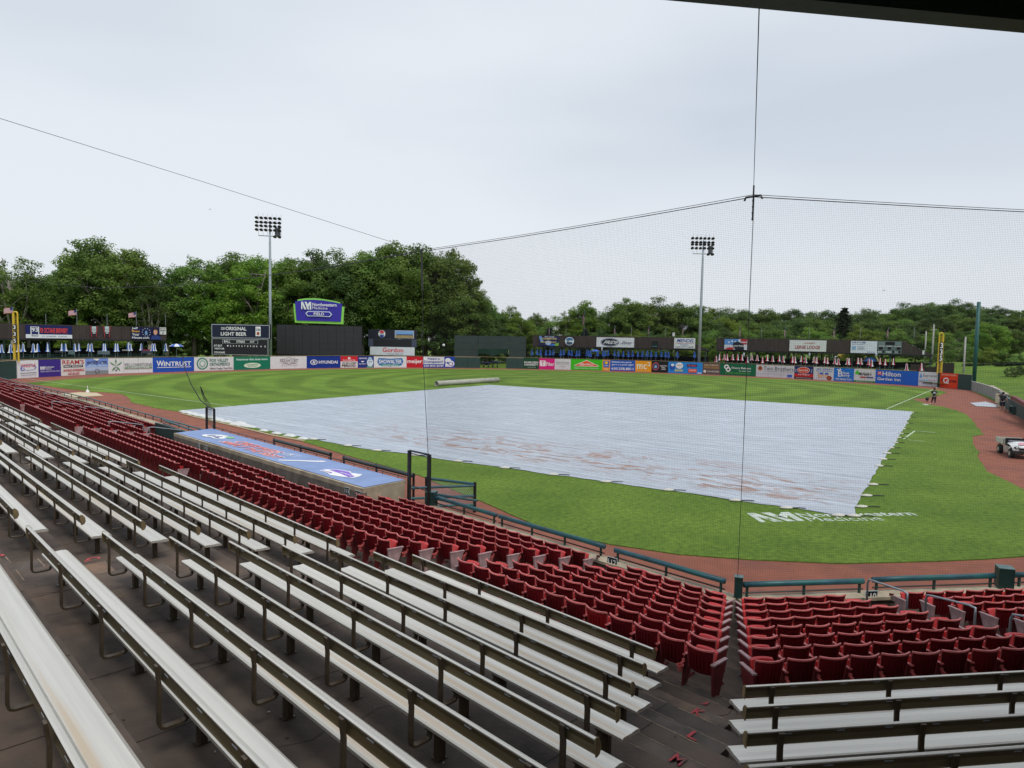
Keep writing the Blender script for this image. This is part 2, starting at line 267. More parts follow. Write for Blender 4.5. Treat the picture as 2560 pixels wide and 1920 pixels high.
 (2032.8, (30, 40, 98), 'navy and red advert with orange oval badge', [('r', 0, .16, 1, .42, (190, 36, 40)), ('r', 0, 0, 1, .16, (28, 28, 32)), ('e', .48, .70, .33, .26, (235, 235, 235)), ('e', .48, .70, .31, .235, (205, 70, 40)), ('b', "Riccardo's", .25, .62, .72, .80, WH), ('b', 'THE NAME IS', .2, .30, .8, .38, WH), ('r', .1, .06, .9, .10, (160, 160, 165)), ('r', .04, .5, .12, .8, (120, 130, 160)), ('r', .88, .5, .95, .8, (120, 130, 160))]),
 (2083.4, (204, 206, 210), 'white advert with two cartoon heads in blue caps and a bat', [('b', 'J&R HERRA', .12, .76, .92, .92, (30, 90, 150), .3), ('r', .12, .68, .92, .72, (60, 140, 200)), ('p', ((.20, .60), (.25, .58), (.33, .10), (.29, .10)), (190, 130, 80)), ('e', .40, .36, .09, .18, (215, 175, 140)), ('r', .32, .44, .49, .58, (40, 90, 190)), ('e', .66, .36, .09, .18, (215, 175, 140)), ('r', .58, .44, .75, .58, (40, 90, 190)), ('e', .80, .18, .12, .17, (135, 45, 35)), ('e', .80, .18, .04, .06, (200, 110, 60))]),
 (2134, (26, 114, 200), 'mid blue advert with white rabbit-eared B lettering', [('b', 'B', .22, .34, .46, .80, WH), ('p', ((.30, .78), (.16, .84), (.17, .92), (.33, .86)), WH), ('p', ((.32, .80), (.28, .96), (.34, .98), (.38, .84)), WH), ('b', 'lue', .48, .56, .76, .74, WH, .1), ('b', 'unny', .44, .30, .80, .50, WH, .1), ('b', 'WE MAKE FUN', .10, .08, .90, .22, WH)]),
 (2187.6, (204, 206, 206), 'white advert with green shamrock and black script lettering', [('e', .16, .80, .055, .1, (70, 190, 40)), ('e', .11, .68, .055, .1, (70, 190, 40)), ('e', .21, .68, .055, .1, (70, 190, 40)), ('b', "McNally's", .20, .46, .78, .76, (25, 25, 28), .25), ('r', .30, .34, .58, .44, (170, 60, 40)), ('r', .60, .34, .92, .44, (60, 80, 130)), ('r', 0, 0, 1, .13, (20, 120, 50)), ('t', 'www.mcnallys.com', .12, .03, .88, .10, (225, 235, 225))]),
 (2295.2, (24, 92, 190), 'long blue hotel advert with small red square emblem', [('r', .05, .62, .15, .88, (205, 60, 70)), ('p', ((.06, .64), (.14, .86), (.12, .86), (.06, .67)), WH), ('p', ((.14, .64), (.06, .86), (.08, .86), (.14, .67)), WH), ('b', 'Hilton', .17, .56, .60, .90, WH), ('b', 'Garden Inn', .05, .24, .60, .46, WH)]),
 (2342.5, (202, 206, 212), 'white newspaper advert with pastel strips beside the right yellow foul pole', [('p', ((.04, .62), (.12, .9), (.2, .66), (.14, .55)), (90, 150, 215)), ('t', 'Daily Herald', .25, .62, .97, .82, (85, 90, 98)), ('r', .04, .40, .55, .46, (150, 185, 225)), ('r', .55, .40, .97, .46, (215, 160, 195)), ('r', .04, .28, .4, .34, (190, 175, 215)), ('r', .25, .17, .72, .27, BK), ('r', .28, .20, .69, .24, (190, 192, 196))]),
 (2348.8, None, 'narrow dark green wall post behind the right foul pole', []),
 (2393, (216, 58, 16), 'orange-red advert with large white Q, last before the green corner', [('b', 'REWARDING CAREERS', .08, .84, .92, .93, (240, 190, 170)), ('b', 'TE', .05, .42, .22, .58, (60, 20, 15)), ('o', .36, .50, .16, .20, .38, WH), ('p', ((.36, .48), (.42, .5), (.54, .28), (.48, .28)), WH), ('b', 'WORKS', .54, .40, .95, .56, (60, 20, 15))]),
 (2428.4, None, 'plain dark green outfield wall corner panel beside the tall green post', []),
]
# collect every string used anywhere and build the glyph meshes first
EXTRA = [('THE', 1), ('ORIGINAL', 1), ('LIGHT BEER', 1), ('Lite', 1), ('BALL', 1), ('STRIKE', 1), ('OUT', 1), ('AT BAT', 1), ('VISITOR', 1), ('COUGARS', 1), ('Northwestern', 1), ('Medicine', 0), ('Medicine', 1), ('FIELD', 1), ('Gordon', 1), ('FOOD SERVICE', 0), ('PEPSI', 1),
 ('93', 1), ('93 OCTANE BREWERY', 1), ('ST. CHARLES,  ILLINOIS', 0), ('Jeff', 1), ('Buys', 1), ('Your', 1), ('House.com', 1), ('PITCH', 1), ('SPEED', 1), ('3', 1), ('5', 1), ('CHAMPIONS', 1), ('2023 CLASS', 1), ('MIDWEST LEAGUE', 1), ('PRIDE', 1), ('Stores', 0), ('MENDEL', 1), ('PLUMBING, HEATING &', 1), ('COOLING', 1), ('630-377-3608', 0), ('cooler', 1),
 ('SUPPORT OUR TROOPS', 1), ('Leinenkugels', 0), ('LEINIE LODGE', 1), ('SAFE AT HOME', 1), ('MAKE A DIFFERENCE', 0), ('GET A QUOTE', 1), ('INNING', 1), ('112', 1), ('113', 1), ('110', 1), ('K', 1), ('L', 1), ('M', 1), ('J', 1), ('O', 1), ('Q', 1), ('OBERWEIS', 1), ('SIMPLY THE BEST', 1), ('R', 1), ('H', 1), ('E', 1), ('GAMETIME', 1)] + [(str(i), 1) for i in range(1, 11)]
specs = set()
for a in ADS:
    for q in a[3]:
        if q[0] in 'tb': specs.add((q[1], .018 if q[0] == 'b' else 0))
for s, b in EXTRA: specs.add((s, .018 if b else 0))
prefetch(sorted(specs))

# ------------------------------------------------------------------ shared materials
M_alu = mat('aluminium', (.70, .67, .605), .38, .6, var=.09, scale=1.5, bump=.12, bscale=1, bstretch=(.3, 130, 130), stretch=(.25, 9, 9), col2=(.64, .52, .38), c2thr=.64, rnd=.07, detail=7)
M_alu_dark = mat('alu_dark_reflection', (.155, .125, .070), .40, .45, rnd=.15, var=.32, scale=2, stretch=(.4, 3, 3), col2=(.16, .115, .05), c2thr=.6)  # aluminium rear face; reflection of the dark stand painted in as brown
M_bracket = mat('weathered_bracket', (.080, .058, .036), .5, .3, var=.3, scale=8, col2=(.17, .08, .035), c2thr=.66)
M_cap = mat('aged_cap', (.26, .19, .10), .5, .4, var=.3, scale=9)
M_conc = mat('stained_concrete', (.064, .046, .035), .8, var=.6, scale=1.4, bump=.35, bscale=22, col2=(.115, .078, .055), c2thr=.60, detail=9)
M_concs = mat('step_concrete', (.092, .069, .054), .75, var=.5, scale=2.2, bump=.3, bscale=26, col2=(.20, .12, .075), c2thr=.62, detail=9)
M_wallc = mat('pale_concrete', (.40, .335, .24), .85, var=.22, scale=2.5, bump=.3, bscale=18, col2=(.24, .20, .15), c2thr=.60, detail=8)
M_wallf = mat('grey_concrete', (.155, .135, .112), .85, var=.3, scale=2.5, bump=.3, bscale=18, col2=(.09, .075, .062), c2thr=.58, detail=8)
M_red = mat('shaded_red_plastic', (.132, .0042, .0085), .5, rnd=.28, var=.3, scale=3, col2=(.15, .012, .014), c2thr=.68, spec=.3)  # seat backs turned from the sky: their shade is put into this red
M_redp = mat('lit_red_plastic', (.50, .015, .015), .4, var=.12, scale=4)  # lit copy of the seat red, brightness painted in for the tipped-up pans
M_lip = mat('sky_gloss_red_rim', (.55, .125, .12), .38, rnd=.2, var=.3, scale=6)  # sky gloss on the rolled rims painted as pink; armrests, cup holders reuse it
M_pink = mat('faded_red_metal', (.36, .23, .235), .6, var=.3, scale=5, col2=(.30, .12, .10), c2thr=.6)
M_dred = mat('dark_red_iron', (.13, .016, .018), .5, var=.2, scale=4)
M_cup = mat('grey_cup_plastic', (.30, .25, .23), .5, var=.3, scale=9)
M_teal = mat('dark_teal_padding', (.022, .095, .125), .45, var=.3, scale=3, col2=(.02, .13, .13), c2thr=.6)
M_green = mat('dark_green_steel', (.012, .045, .040), .5, var=.2)
M_black = mat('black_steel', (.012, .012, .014), .45, var=.2)
M_grey = mat('galvanised_steel', (.33, .36, .40), .45, .6, var=.1)
M_blue = mat('blue_roof_cover', (.20, .285, .51), .6, var=.10, scale=1.2, bump=.15, bscale=3)
M_wood = mat('dark_brown_cladding', (.046, .032, .028), .75, var=.25, scale=1.5, bump=.1, bscale=9, stretch=(1, 1, .2))
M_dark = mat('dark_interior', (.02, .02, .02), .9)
M_pole = mat('light_pole_steel', (.42, .47, .52), .45, .5, var=.06)
M_yel = mat('yellow_paint', (.62, .43, .03), .5, var=.12, scale=1.5)
M_white = mat('white_vinyl', (.72, .72, .70), .5, var=.08)
M_bark = mat('bark', (.115, .095, .075), .9, var=.35, scale=2.5, bump=.6, bscale=12)
M_barkp = mat('pale_bark', (.26, .235, .195), .9, var=.3, scale=2, bump=.5, bscale=9)

def grass_material(name, mow):
    m = bpy.data.materials.new(name); m.use_nodes = True; t = m.node_tree; n = t.nodes; l = t.links; b = n['Principled BSDF']
    b.inputs['Roughness'].default_value = .85; b.inputs['Specular IOR Level'].default_value = .15
    c = n.new('ShaderNodeTexCoord'); z = n.new('ShaderNodeTexNoise'); z.inputs['Scale'].default_value = .22; z.inputs['Detail'].default_value = 8; z.inputs['Roughness'].default_value = .62; l.new(c.outputs['Object'], z.inputs['Vector'])
    z2 = n.new('ShaderNodeTexNoise'); z2.inputs['Scale'].default_value = 5; z2.inputs['Detail'].default_value = 5; l.new(c.outputs['Object'], z2.inputs['Vector'])
    r = n.new('ShaderNodeValToRGB'); E = r.color_ramp.elements; E[0].position = .35; E[0].color = (.084, .152, .020, 1); E[1].position = .66; E[1].color = (.132, .214, .030, 1)
    l.new(z.outputs['Fac'], r.inputs[0])
    r2 = n.new('ShaderNodeValToRGB'); E = r2.color_ramp.elements; E[0].position = .3; E[0].color = (.70, .73, .68, 1); E[1].position = .72; E[1].color = (1.30, 1.26, 1.12, 1); l.new(z2.outputs['Fac'], r2.inputs[0])
    x = n.new('ShaderNodeMix'); x.data_type = 'RGBA'; x.blend_type = 'MULTIPLY'; x.inputs[0].default_value = 1; l.new(r.outputs[0], x.inputs[6]); l.new(r2.outputs[0], x.inputs[7]); out = x.outputs[2]
    if mow:   # rings left by the mower in the outfield, fading out towards the infield
        s = n.new('ShaderNodeVectorMath'); s.operation = 'SUBTRACT'; s.inputs[1].default_value = (60, 48, 0); l.new(c.outputs['Object'], s.inputs[0])
        zw = n.new('ShaderNodeTexNoise'); zw.inputs['Scale'].default_value = .03; zw.inputs['Detail'].default_value = 1; l.new(c.outputs['Object'], zw.inputs['Vector'])
        L = n.new('ShaderNodeVectorMath'); L.operation = 'LENGTH'; l.new(s.outputs[0], L.inputs[0])
        wa = n.new('ShaderNodeMath'); wa.operation = 'MULTIPLY_ADD'; wa.inputs[1].default_value = 9; l.new(zw.outputs['Fac'], wa.inputs[0]); l.new(L.outputs['Value'], wa.inputs[2])
        mu = n.new('ShaderNodeMath'); mu.operation = 'MULTIPLY'; mu.inputs[1].default_value = 2*math.pi/6.2; l.new(wa.outputs[0], mu.inputs[0])
        si = n.new('ShaderNodeMath'); si.operation = 'SINE'; l.new(mu.outputs[0], si.inputs[0])
        mr = n.new('ShaderNodeMapRange'); mr.inputs['From Min'].default_value = -.45; mr.inputs['From Max'].default_value = .45; mr.inputs['To Min'].default_value = .90; mr.inputs['To Max'].default_value = 1.20; l.new(si.outputs[0], mr.inputs['Value'])
        h = n.new('ShaderNodeVectorMath'); h.operation = 'LENGTH'; l.new(c.outputs['Object'], h.inputs[0])
        hm_ = n.new('ShaderNodeMapRange'); hm_.inputs['From Min'].default_value = 32; hm_.inputs['From Max'].default_value = 62; l.new(h.outputs['Value'], hm_.inputs['Value'])
        mxx = n.new('ShaderNodeMix'); mxx.inputs[2].default_value = 1.0; l.new(hm_.outputs[0], mxx.inputs[0]); l.new(mr.outputs[0], mxx.inputs[3])
        vm = n.new('ShaderNodeVectorMath'); vm.operation = 'SCALE'; l.new(out, vm.inputs[0]); l.new(mxx.outputs[0], vm.inputs['Scale']); out = vm.outputs[0]
    l.new(out, b.inputs['Base Color'])
    bp = n.new('ShaderNodeBump'); bp.inputs['Strength'].default_value = .5; bp.inputs['Distance'].default_value = .03; z4 = n.new('ShaderNodeTexNoise'); z4.inputs['Scale'].default_value = 28; l.new(c.outputs['Object'], z4.inputs['Vector']); l.new(z4.outputs['Fac'], bp.inputs['Height']); l.new(bp.outputs[0], b.inputs['Normal'])
    return m
M_turf = grass_material('mown_turf', True); M_lawn = grass_material('rough_lawn', False)
M_clay = mat('red_warning_track', (.245, .080, .047), .9, var=.16, scale=1.2, bump=.5, bscale=40, col2=(.19, .066, .045), c2thr=.6, detail=10)

# ------------------------------------------------------------------ ground, hill
def hill(x, y):     # rising, wooded ground beyond right field
    d = (x*.94+y*-.18)-100; q = max(0., min(1., (62-y)/90.))*1.0
    a = max(0, d)
    return q*(2.0*min(1, a/38.)**1.4 + 15*max(0, min(1, (a-40)/170.))**1.25) - .06
mb = MB(); xs = [-220, -120, -60] + [i*12.5 for i in range(0, 44)] + [700, 1400]; ys = [-700, -400] + [i*15 for i in range(-18, 22)] + [500, 1400]
for x in xs:
    for y in ys: mb.v.append(V3((x, y, hill(x, y))))
nY = len(ys)
for i in range(len(xs)-1):
    for j in range(nY-1): mb.f.append([i*nY+j, (i+1)*nY+j, (i+1)*nY+j+1, i*nY+j+1]); mb.m.append(0)
tag(mb.build('ground', M_lawn, smooth=True), kind='structure')
# wall curve in polar coordinates about home plate
WC = [(91.5, 99.6), (90, 100.6), (86.5, 103.8), (82.5, 107.0), (78.5, 108.9), (75, 111.4), (71, 114.3), (67.5, 117), (63.8, 119.6), (60.5, 121.6), (57, 123.1), (53.7, 124.2), (48.5, 125.2), (45.8, 125.3), (43, 125.3), (41, 125.1), (39.5, 124.8), (37.8, 124.2), (36, 123.6), (32.7, 122.6), (29.1, 121.1), (25.8, 119.7), (22.3, 118), (20.5, 117), (16.9, 115), (13.1, 112.3), (11.3, 111), (9.4, 109.3), (7.5, 107.6), (5.6, 106.2), (1.7, 103.4), (.1, 102.4), (-1.7, 98.9), (-2.9, 96.9)]
def wall_r(th):
    for (a, ra), (b, rb) in zip(WC, WC[1:]):
        if a >= th >= b: return ra+(rb-ra)*(a-th)/(a-b)
    return WC[0][1] if th > WC[0][0] else WC[-1][1]
def wallpt(u, dz=0):
    "point of the wall foot seen in photograph column u"
    lo, hi = -2.9, 91.5
    for _ in range(40):
        m_ = (lo+hi)/2; q = pol(m_)*wall_r(m_)
        if px(q)[0] < u: hi = m_
        else: lo = m_
    q = pol((lo+hi)/2)*wall_r((lo+hi)/2); q.z = dz; return q
mb = MB()
poly = [pol(a)*(r+.3) for a, r in WC] + [G(2480, 1004)+V3((0, -.4, 0)), G(2512, 1024)+V3((0, -.6, 0)), V3((40, -12.6, 0)), V3((10, -17.5, 0)), P('R', 22, -1), P('R', .4, -1), P('L', 12, -1), P('L', 36, -1.0), P('L', 60, -1.3), P('L', 85, -1), P('L', 100, -.3)]
for p in poly: p.z = .0
mb.add(poly, [tuple(range(len(poly)))]); tag(mb.build('warning_track', M_clay), kind='structure')
gp = [(-1.6, 91.2), (3.2, 94.6)] + [tuple((pol(a)*(wall_r(a)-6.3))[:2]) for a in (82, 77, 72, 67, 62, 57, 52, 47, 42, 37, 32, 27, 22, 17, 12, 8, 4.5, 2.2)] + \
 [(95.3, 1.6), (93, -.6), (88, -2.2), (82.3, -2.4), (75, -1.9), (70, -1.1), (67.5, -.3), (64.5, -.9), (61.5, -1.9), (58.9, -2.8), (56.9, -4.3), (52.4, -6.1), (47.1, -7.3), (38.6, -8.4), (31.2, -9.2), (30.0, -9.35), (27.6, -8.7), (24, -9.0), (20.2, -9.4), (13.2, -10), (10.3, -10.4), (5.6, -12), (2.4, -13.6), (-.8, -14.2), (-4, -13.6), (-7.2, -12.1), (-9.8, -9.9), (-12.1, -7.5), (-13.6, -5.2), (-14.5, -3.2), (-15.05, -1), (-15.0, 1.2), (-14.2, 3.5), (-13.2, 5.8)] + \
 [tuple(G(u, v)[:2]) for u, v in ((1108, 1215), (1050, 1190), (900, 1148), (760, 1106), (709, 1091), (668, 1083))] + [(-6, 43.4), (-5.4, 45.1), (-5.5, 49), (-5.26, 52), (-4.6, 56.5), (-3.4, 60), (-2.1, 63.4), (-1.3, 66.5), (-1.4, 69.5), (-2.3, 72.5), (-2.9, 77.4), (-2.75, 83), (-2.9, 87), (-2.9, 90.2)]
# rounded, slightly ragged turf edge
pts = []
for i in range(len(gp)):
    a, b = V3((*gp[i], 0)), V3((*gp[(i+1) % len(gp)], 0)); n = max(1, int((b-a).length/1.5))
    for k in range(n):
        q = a.lerp(b, k/n); w = .06 if (q-CAM).length < 45 else .12
        pts.append(q+V3((random.uniform(-w, w), random.uniform(-w, w), .03)))
mb = MB(); mb.add(pts, [tuple(range(len(pts)))])
for i in range(len(pts)):
    a, b = pts[i], pts[(i+1) % len(pts)]; mb.quad(a, V3((a.x, a.y, .0)), V3((b.x, b.y, .0)), b)
g = mb.build('infield_grass', M_turf); tag(g, kind='structure'); g.name = 'turf'
chalk = ink((176, 190, 165), .9)
def line3(pts, w, name, z=.036, m=chalk):
    mb = MB(); pts = [V3((p[0], p[1], z)) for p in pts]
    for a, b in zip(pts, pts[1:]):
        d = (b-a).normalized(); s = V3((-d.y, d.x, 0))*w/2; mb.quad(a+s, b+s, b-s, a-s)
    return mb
fl = line3([(0, 44), (0, 99)], .10, 'f'); fl2 = line3([(48, 0), (101.5, 0)], .12, 'f')
tag(fl.build('foul_line', chalk), 'thin white chalk line running out to the left yellow foul pole', 'foul line', kind='structure')
tag(fl2.build('foul_line', chalk), 'white chalk line from the tarpaulin corner towards the right foul pole', 'foul line', kind='structure')
cb = line3([(21.9, -4.9), (28.1, -4.9), (28.1, -6.3)], .12, 'f'); cb2 = line3([(21.6, -5.2), (21.6, -6.2)], .1, 'f'); cb.add(cb2.v, cb2.f)
tag(cb.build('coach_box_line', chalk), 'white chalk corner marks on grass right of the tarpaulin', 'field marking', kind='structure')
# painted logo on the grass behind home plate: corners surveyed on the ground
O = V3((-8.86, -4.08, 0)); U_ = V3((-7.53, -5.32, 0))-O; V_ = V3((-7.84, -3.22, 0))-O
t = thing('grass_logo', 'white block logo and two word name painted on grass below the tarpaulin corner', 'field painting', O)
paint = mat('field_paint', (.50, .56, .50), .9, var=.2, scale=6, col2=(.16, .24, .10), c2thr=.62)
for q in NM:
    mb = MB(); mb.add([V3(O+U_*a*1.0+V_*b)+V3((0, 0, .035)) for a, b in q[1]], [tuple(range(len(q[1])))]); mb.build('emblem', paint, t)
for s, b, a0, a1, up in (('Northwestern', .018, (-7.02, -5.08), (-3.57, -8.62), .62), ('Medicine', 0, (-7.45, -5.52), (-5.35, -7.72), .62)):
    a0, a1 = V3((*a0, .035)), V3((*a1, .035)); U2 = a1-a0; V2 = V3((.76, .66, 0))*up
    vs, fs = TXT[(s, b)]; mb = MB(); mb.add([a0+U2*x+V2*y for x, y in vs], fs); mb.build('lettering', paint, t)
# bullpen aprons
mb = MB(); mb.add([V3((x, y, .03)) for x, y in ((-5.9, 70.6), (-3.6, 71.4), (-2.6, 69.7), (-3.6, 65.4), (-6.3, 65.3))], [(0, 1, 2, 3, 4)])
tag(mb.build('bullpen_mound', mat('pale_sand', (.52, .43, .28), .9, var=.1, scale=2)), 'pale sand bullpen patch on the red track beyond the left rail', 'mound', kind='structure')

# ------------------------------------------------------------------ infield tarpaulin
def tarp_material():
    m = mat('wet_tarpaulin', (.51, .565, .645), .27, var=.06, scale=.35, detail=6, spec=.35); n = m.node_tree.nodes; l = m.node_tree.links; b = n['Principled BSDF']
    c = n.new('ShaderNodeTexCoord'); base = b.inputs['Base Color'].links[0].from_socket
    # mud left by the crew: in a belt along the near side
    mp_ = n.new('ShaderNodeMapping'); mp_.inputs['Rotation'].default_value = (0, 0, math.radians(-30)); mp_.inputs['Scale'].default_value = (1.5, .6, 1); l.new(c.outputs['Object'], mp_.inputs[0])
    z = n.new('ShaderNodeTexNoise'); z.inputs['Scale'].default_value = .85; z.inputs['Detail'].default_value = 12; z.inputs['Roughness'].default_value = .72; z.inputs['Distortion'].default_value = 1.2; l.new(mp_.outputs[0], z.inputs['Vector'])
    z.inputs['Scale'].default_value = .75
    th = n.new('ShaderNodeMapRange'); th.inputs['From Min'].default_value = .50; th.inputs['From Max'].default_value = .57; l.new(z.outputs['Fac'], th.inputs['Value'])
    sp = n.new('ShaderNodeSeparateXYZ'); l.new(c.outputs['Object'], sp.inputs[0])
    # belt mask: close to x = -2..2 running along y, local object coordinates = field coordinates
    def band(sock, a, b_, c_, d):
        r = n.new('ShaderNodeMapRange'); r.inputs['From Min'].default_value = a; r.inputs['From Max'].default_value = b_; l.new(sock, r.inputs['Value'])
        q = n.new('ShaderNodeMapRange'); q.inputs['From Min'].default_value = c_; q.inputs['From Max'].default_value = d; q.inputs['To Min'].default_value = 1; q.inputs['To Max'].default_value = 0; l.new(sock, q.inputs['Value'])
        k = n.new('ShaderNodeMath'); k.operation = 'MULTIPLY'; l.new(r.outputs[0], k.inputs[0]); l.new(q.outputs[0], k.inputs[1]); return k.outputs[0]
    ax = band(sp.outputs['X'], -5.2, -3.8, -.5, 4.0); ay = band(sp.outputs['Y'], -6.5, -4, 17, 30)
    k = n.new('ShaderNodeMath'); k.operation = 'MULTIPLY'; l.new(ax, k.inputs[0]); l.new(ay, k.inputs[1])
    k2 = n.new('ShaderNodeMath'); k2.operation = 'MULTIPLY'; l.new(k.outputs[0], k2.inputs[0]); l.new(th.outputs[0], k2.inputs[1])
    k3 = n.new('ShaderNodeMath'); k3.operation = 'MULTIPLY'; k3.inputs[1].default_value = .8; l.new(k2.outputs[0], k3.inputs[0])
    x = n.new('ShaderNodeMix'); x.data_type = 'RGBA'; x.inputs[7].default_value = (.36, .17, .09, 1); l.new(k3.outputs[0], x.inputs[0]); l.new(base, x.inputs[6]); l.new(x.outputs[2], b.inputs['Base Color'])
    # creases
    m2 = n.new('ShaderNodeMapping'); m2.inputs['Rotation'].default_value = (0, 0, math.radians(-38)); m2.inputs['Scale'].default_value = (2.2, .16, 1); l.new(c.outputs['Object'], m2.inputs[0])
    w = n.new('ShaderNodeTexNoise'); w.inputs['Scale'].default_value = .8; w.inputs['Detail'].default_value = 6; w.inputs['Roughness'].default_value = .6; w.inputs['Distortion'].default_value = .8; l.new(m2.outputs[0], w.inputs['Vector'])
    bp = n.new('ShaderNodeBump'); bp.inputs['Strength'].default_value = 1.0; bp.inputs['Distance'].default_value = .5; l.new(w.outputs['Fac'], bp.inputs['Height']); l.new(bp.outputs[0], b.inputs['Normal'])
    return m
TA, TB, TC, TD = G(449, 1027.5), G(1224, 963), G(2282, 1030), G(2135, 1294)
NTX, NTY = 150, 150; mb = MB()
def curve_off(pxs, A, B):
    "offsets of a surveyed edge from its chord A-B, as (fraction, offset)"
    c = (B-A); L = c.length; c.normalize(); out = [(0, V3((0, 0, 0)))]
    for u, v in pxs:
        p = G(u, v); f = (p-A).dot(c); out.append((f/L, p-A-c*f))
    return sorted(out+[(1, V3((0, 0, 0)))], key=lambda q: q[0])
def ev(tab, x):
    for (a, p), (b, q) in zip(tab, tab[1:]):
        if a <= x <= b: return p.lerp(q, (x-a)/max(1e-6, b-a))
    return V3((0, 0, 0))
EN = curve_off([(1965, 1273), (1838, 1253), (1670, 1228), (1515, 1207), (1383, 1189), (1262, 1172), (1144, 1155), (1039, 1140), (943, 1128), (870, 1117), (784, 1100), (700, 1085), (620, 1066), (540, 1049)], TD, TA)
ER = curve_off([(2280, 1033), (2258, 1074), (2238, 1109), (2207, 1151), (2182, 1195), (2150, 1240), (2140, 1270)], TC, TD)
EF = curve_off([(1700, 992), (1950, 1008)], TC, TB)
for i in range(NTX+1):
    for j in range(NTY+1):
        a, b = i/NTX, j/NTY     # a from the home side (D-A) to the far side (C-B); b from D to A
        p = TD.lerp(TA, b).lerp(TC.lerp(TB, b), a)+ev(EN, b)*(1-a)+ev(EF, b)*a+ev(ER, 1-a)*(1-b)
        q = V3((p.dot(pol(38))*1.1, p.dot(pol(128))*.15, 0))
        h = mnoise.noise(q)*.5+mnoise.noise(q*2.7+V3((9, 3, 0)))*.26+abs(mnoise.noise(q*.9+V3((0, 7, 2))))*.7
        e_ = min(1, 14*min(a, 1-a, b, 1-b)); wob = (mnoise.noise(V3((p.x*.35, p.y*.35, 5)))+mnoise.noise(V3((p.x*1.1, p.y*1.1, 8)))*.5)*.22*(1-e_)
        mb.v.append(V3((p.x+wob, p.y+wob*.7, .05+max(-.01, .075*h*(.3+.7*e_)))))
for i in range(NTX):
    for j in range(NTY): mb.f.append([i*(NTY+1)+j, (i+1)*(NTY+1)+j, (i+1)*(NTY+1)+j+1, i*(NTY+1)+j+1]); mb.m.append(0)
M_tarp = tarp_material()
tag(mb.build('tarpaulin', M_tarp, smooth=True), 'huge wrinkled pale blue tarpaulin stretched over the whole infield', 'tarpaulin')
M_rope = mat('black_strap', (.02, .02, .025), .7)
bagm = mat('white_sandbag', (.62, .60, .54), .8, var=.15, scale=5)
def sandbag(p, rz, s, label):
    t = thing('sandbag', label, 'sandbag', p, rz, 'white sandbags holding down the tarpaulin edge')
    prof = [(0, -.0), (.14, .0), (.2, .05), (.17, .1), (.06, .13), (0, .13)]
    mb = MB().lathe((0, 0, 0), prof, 8)
    for v in mb.v: v.x *= 1.7*s; v.y *= .75*s; v.z *= s; v.z += .03*math.sin(9*v.x)*v.z
    link(bpy.data.objects.new('bag', mb.mesh('bag', bagm, smooth=True)), t); link(bpy.data.objects.new('strap', MB().tube([(.3*s, 0, .05), (.65*s, .05, .045), (.95*s, .0, .04)], .022, 5).mesh('strap', M_rope)), t)
for i, (u, v) in enumerate([(784, 1101), (870, 1117), (943, 1129), (1039, 1141), (1144, 1156), (1262, 1173), (1383, 1190), (1515, 1208), (1670, 1229), (1838, 1255), (1965, 1274), (2095, 1293), (2135, 1294)]):
    p = G(u, v); sandbag(V3((p.x, p.y, .03)), math.radians(-52), .85, f'white strapped sandbag on the near tarpaulin edge, {od(i)} from the dugout end')
for i, (u, v) in enumerate([(2280, 1033), (2272, 1045), (2266, 1060), (2258, 1074), (2252, 1086), (2246, 1096), (2238, 1109), (2228, 1122), (2218, 1136), (2207, 1151), (2197, 1168), (2182, 1215), (2166, 1243), (2153, 1271)]):
    p = G(u, v); sandbag(V3((p.x, p.y, .03)), math.radians(-50), .7 if i < 8 else .85, f'white strapped sandbag on the right tarpaulin edge, {od(i)} from the far corner')
foldm = mat('bunched_white_tarp', (.60, .61, .60), .5, var=.1, scale=4, bump=.5, bscale=6)
bun = [(458, 1030), (470, 1033), (484, 1037), (505, 1041), (524, 1045), (545, 1051), (568, 1056), (592, 1062), (600, 1060), (612, 1066), (630, 1069), (660, 1078), (692, 1085), (725, 1091), (758, 1098)]
for i, (u, v) in enumerate(bun):
    p = G(u, v); 
    mb = MB(); n = 9; s = random.uniform(.24, .46)
    for a in range(n+1):
        for b in range(n+1):
            x, y = (a/n-.5)*2, (b/n-.5)*2; r = max(0, 1-(x*x+y*y)); h = (r**.6)*(.28+.25*abs(mnoise.noise(V3((x*2.2+i*3, y*2.2, i)))))
            q = pol(100)*x*s*1.5+pol(10)*y*s*.8; mb.v.append(V3((p.x+q.x, p.y+q.y, .04+h*s*1.2)))
    for a in range(n):
        for b in range(n): mb.f.append([a*(n+1)+b, a*(n+1)+b+1, (a+1)*(n+1)+b+1, (a+1)*(n+1)+b][::-1]); mb.m.append(0)
    tag(mb.build('tarpaulin_fold', foldm, smooth=True), f'bunched white bundle on the left tarpaulin edge, {od(i)} from its far left corner', 'weighted bundle', 'white bundles along the left tarpaulin edge')
edge = MB().tube([G(u, v)+V3((0, 0, .05)) for u, v in ((452, 1034), (484, 1043), (540, 1056), (610, 1072), (680, 1090), (760, 1104))], .07, 5)
tag(edge.build('sand_hose', mat('tan_hose', (.50, .42, .27), .8)), 'tan weighted hose lying along the left tarpaulin edge', 'hose')
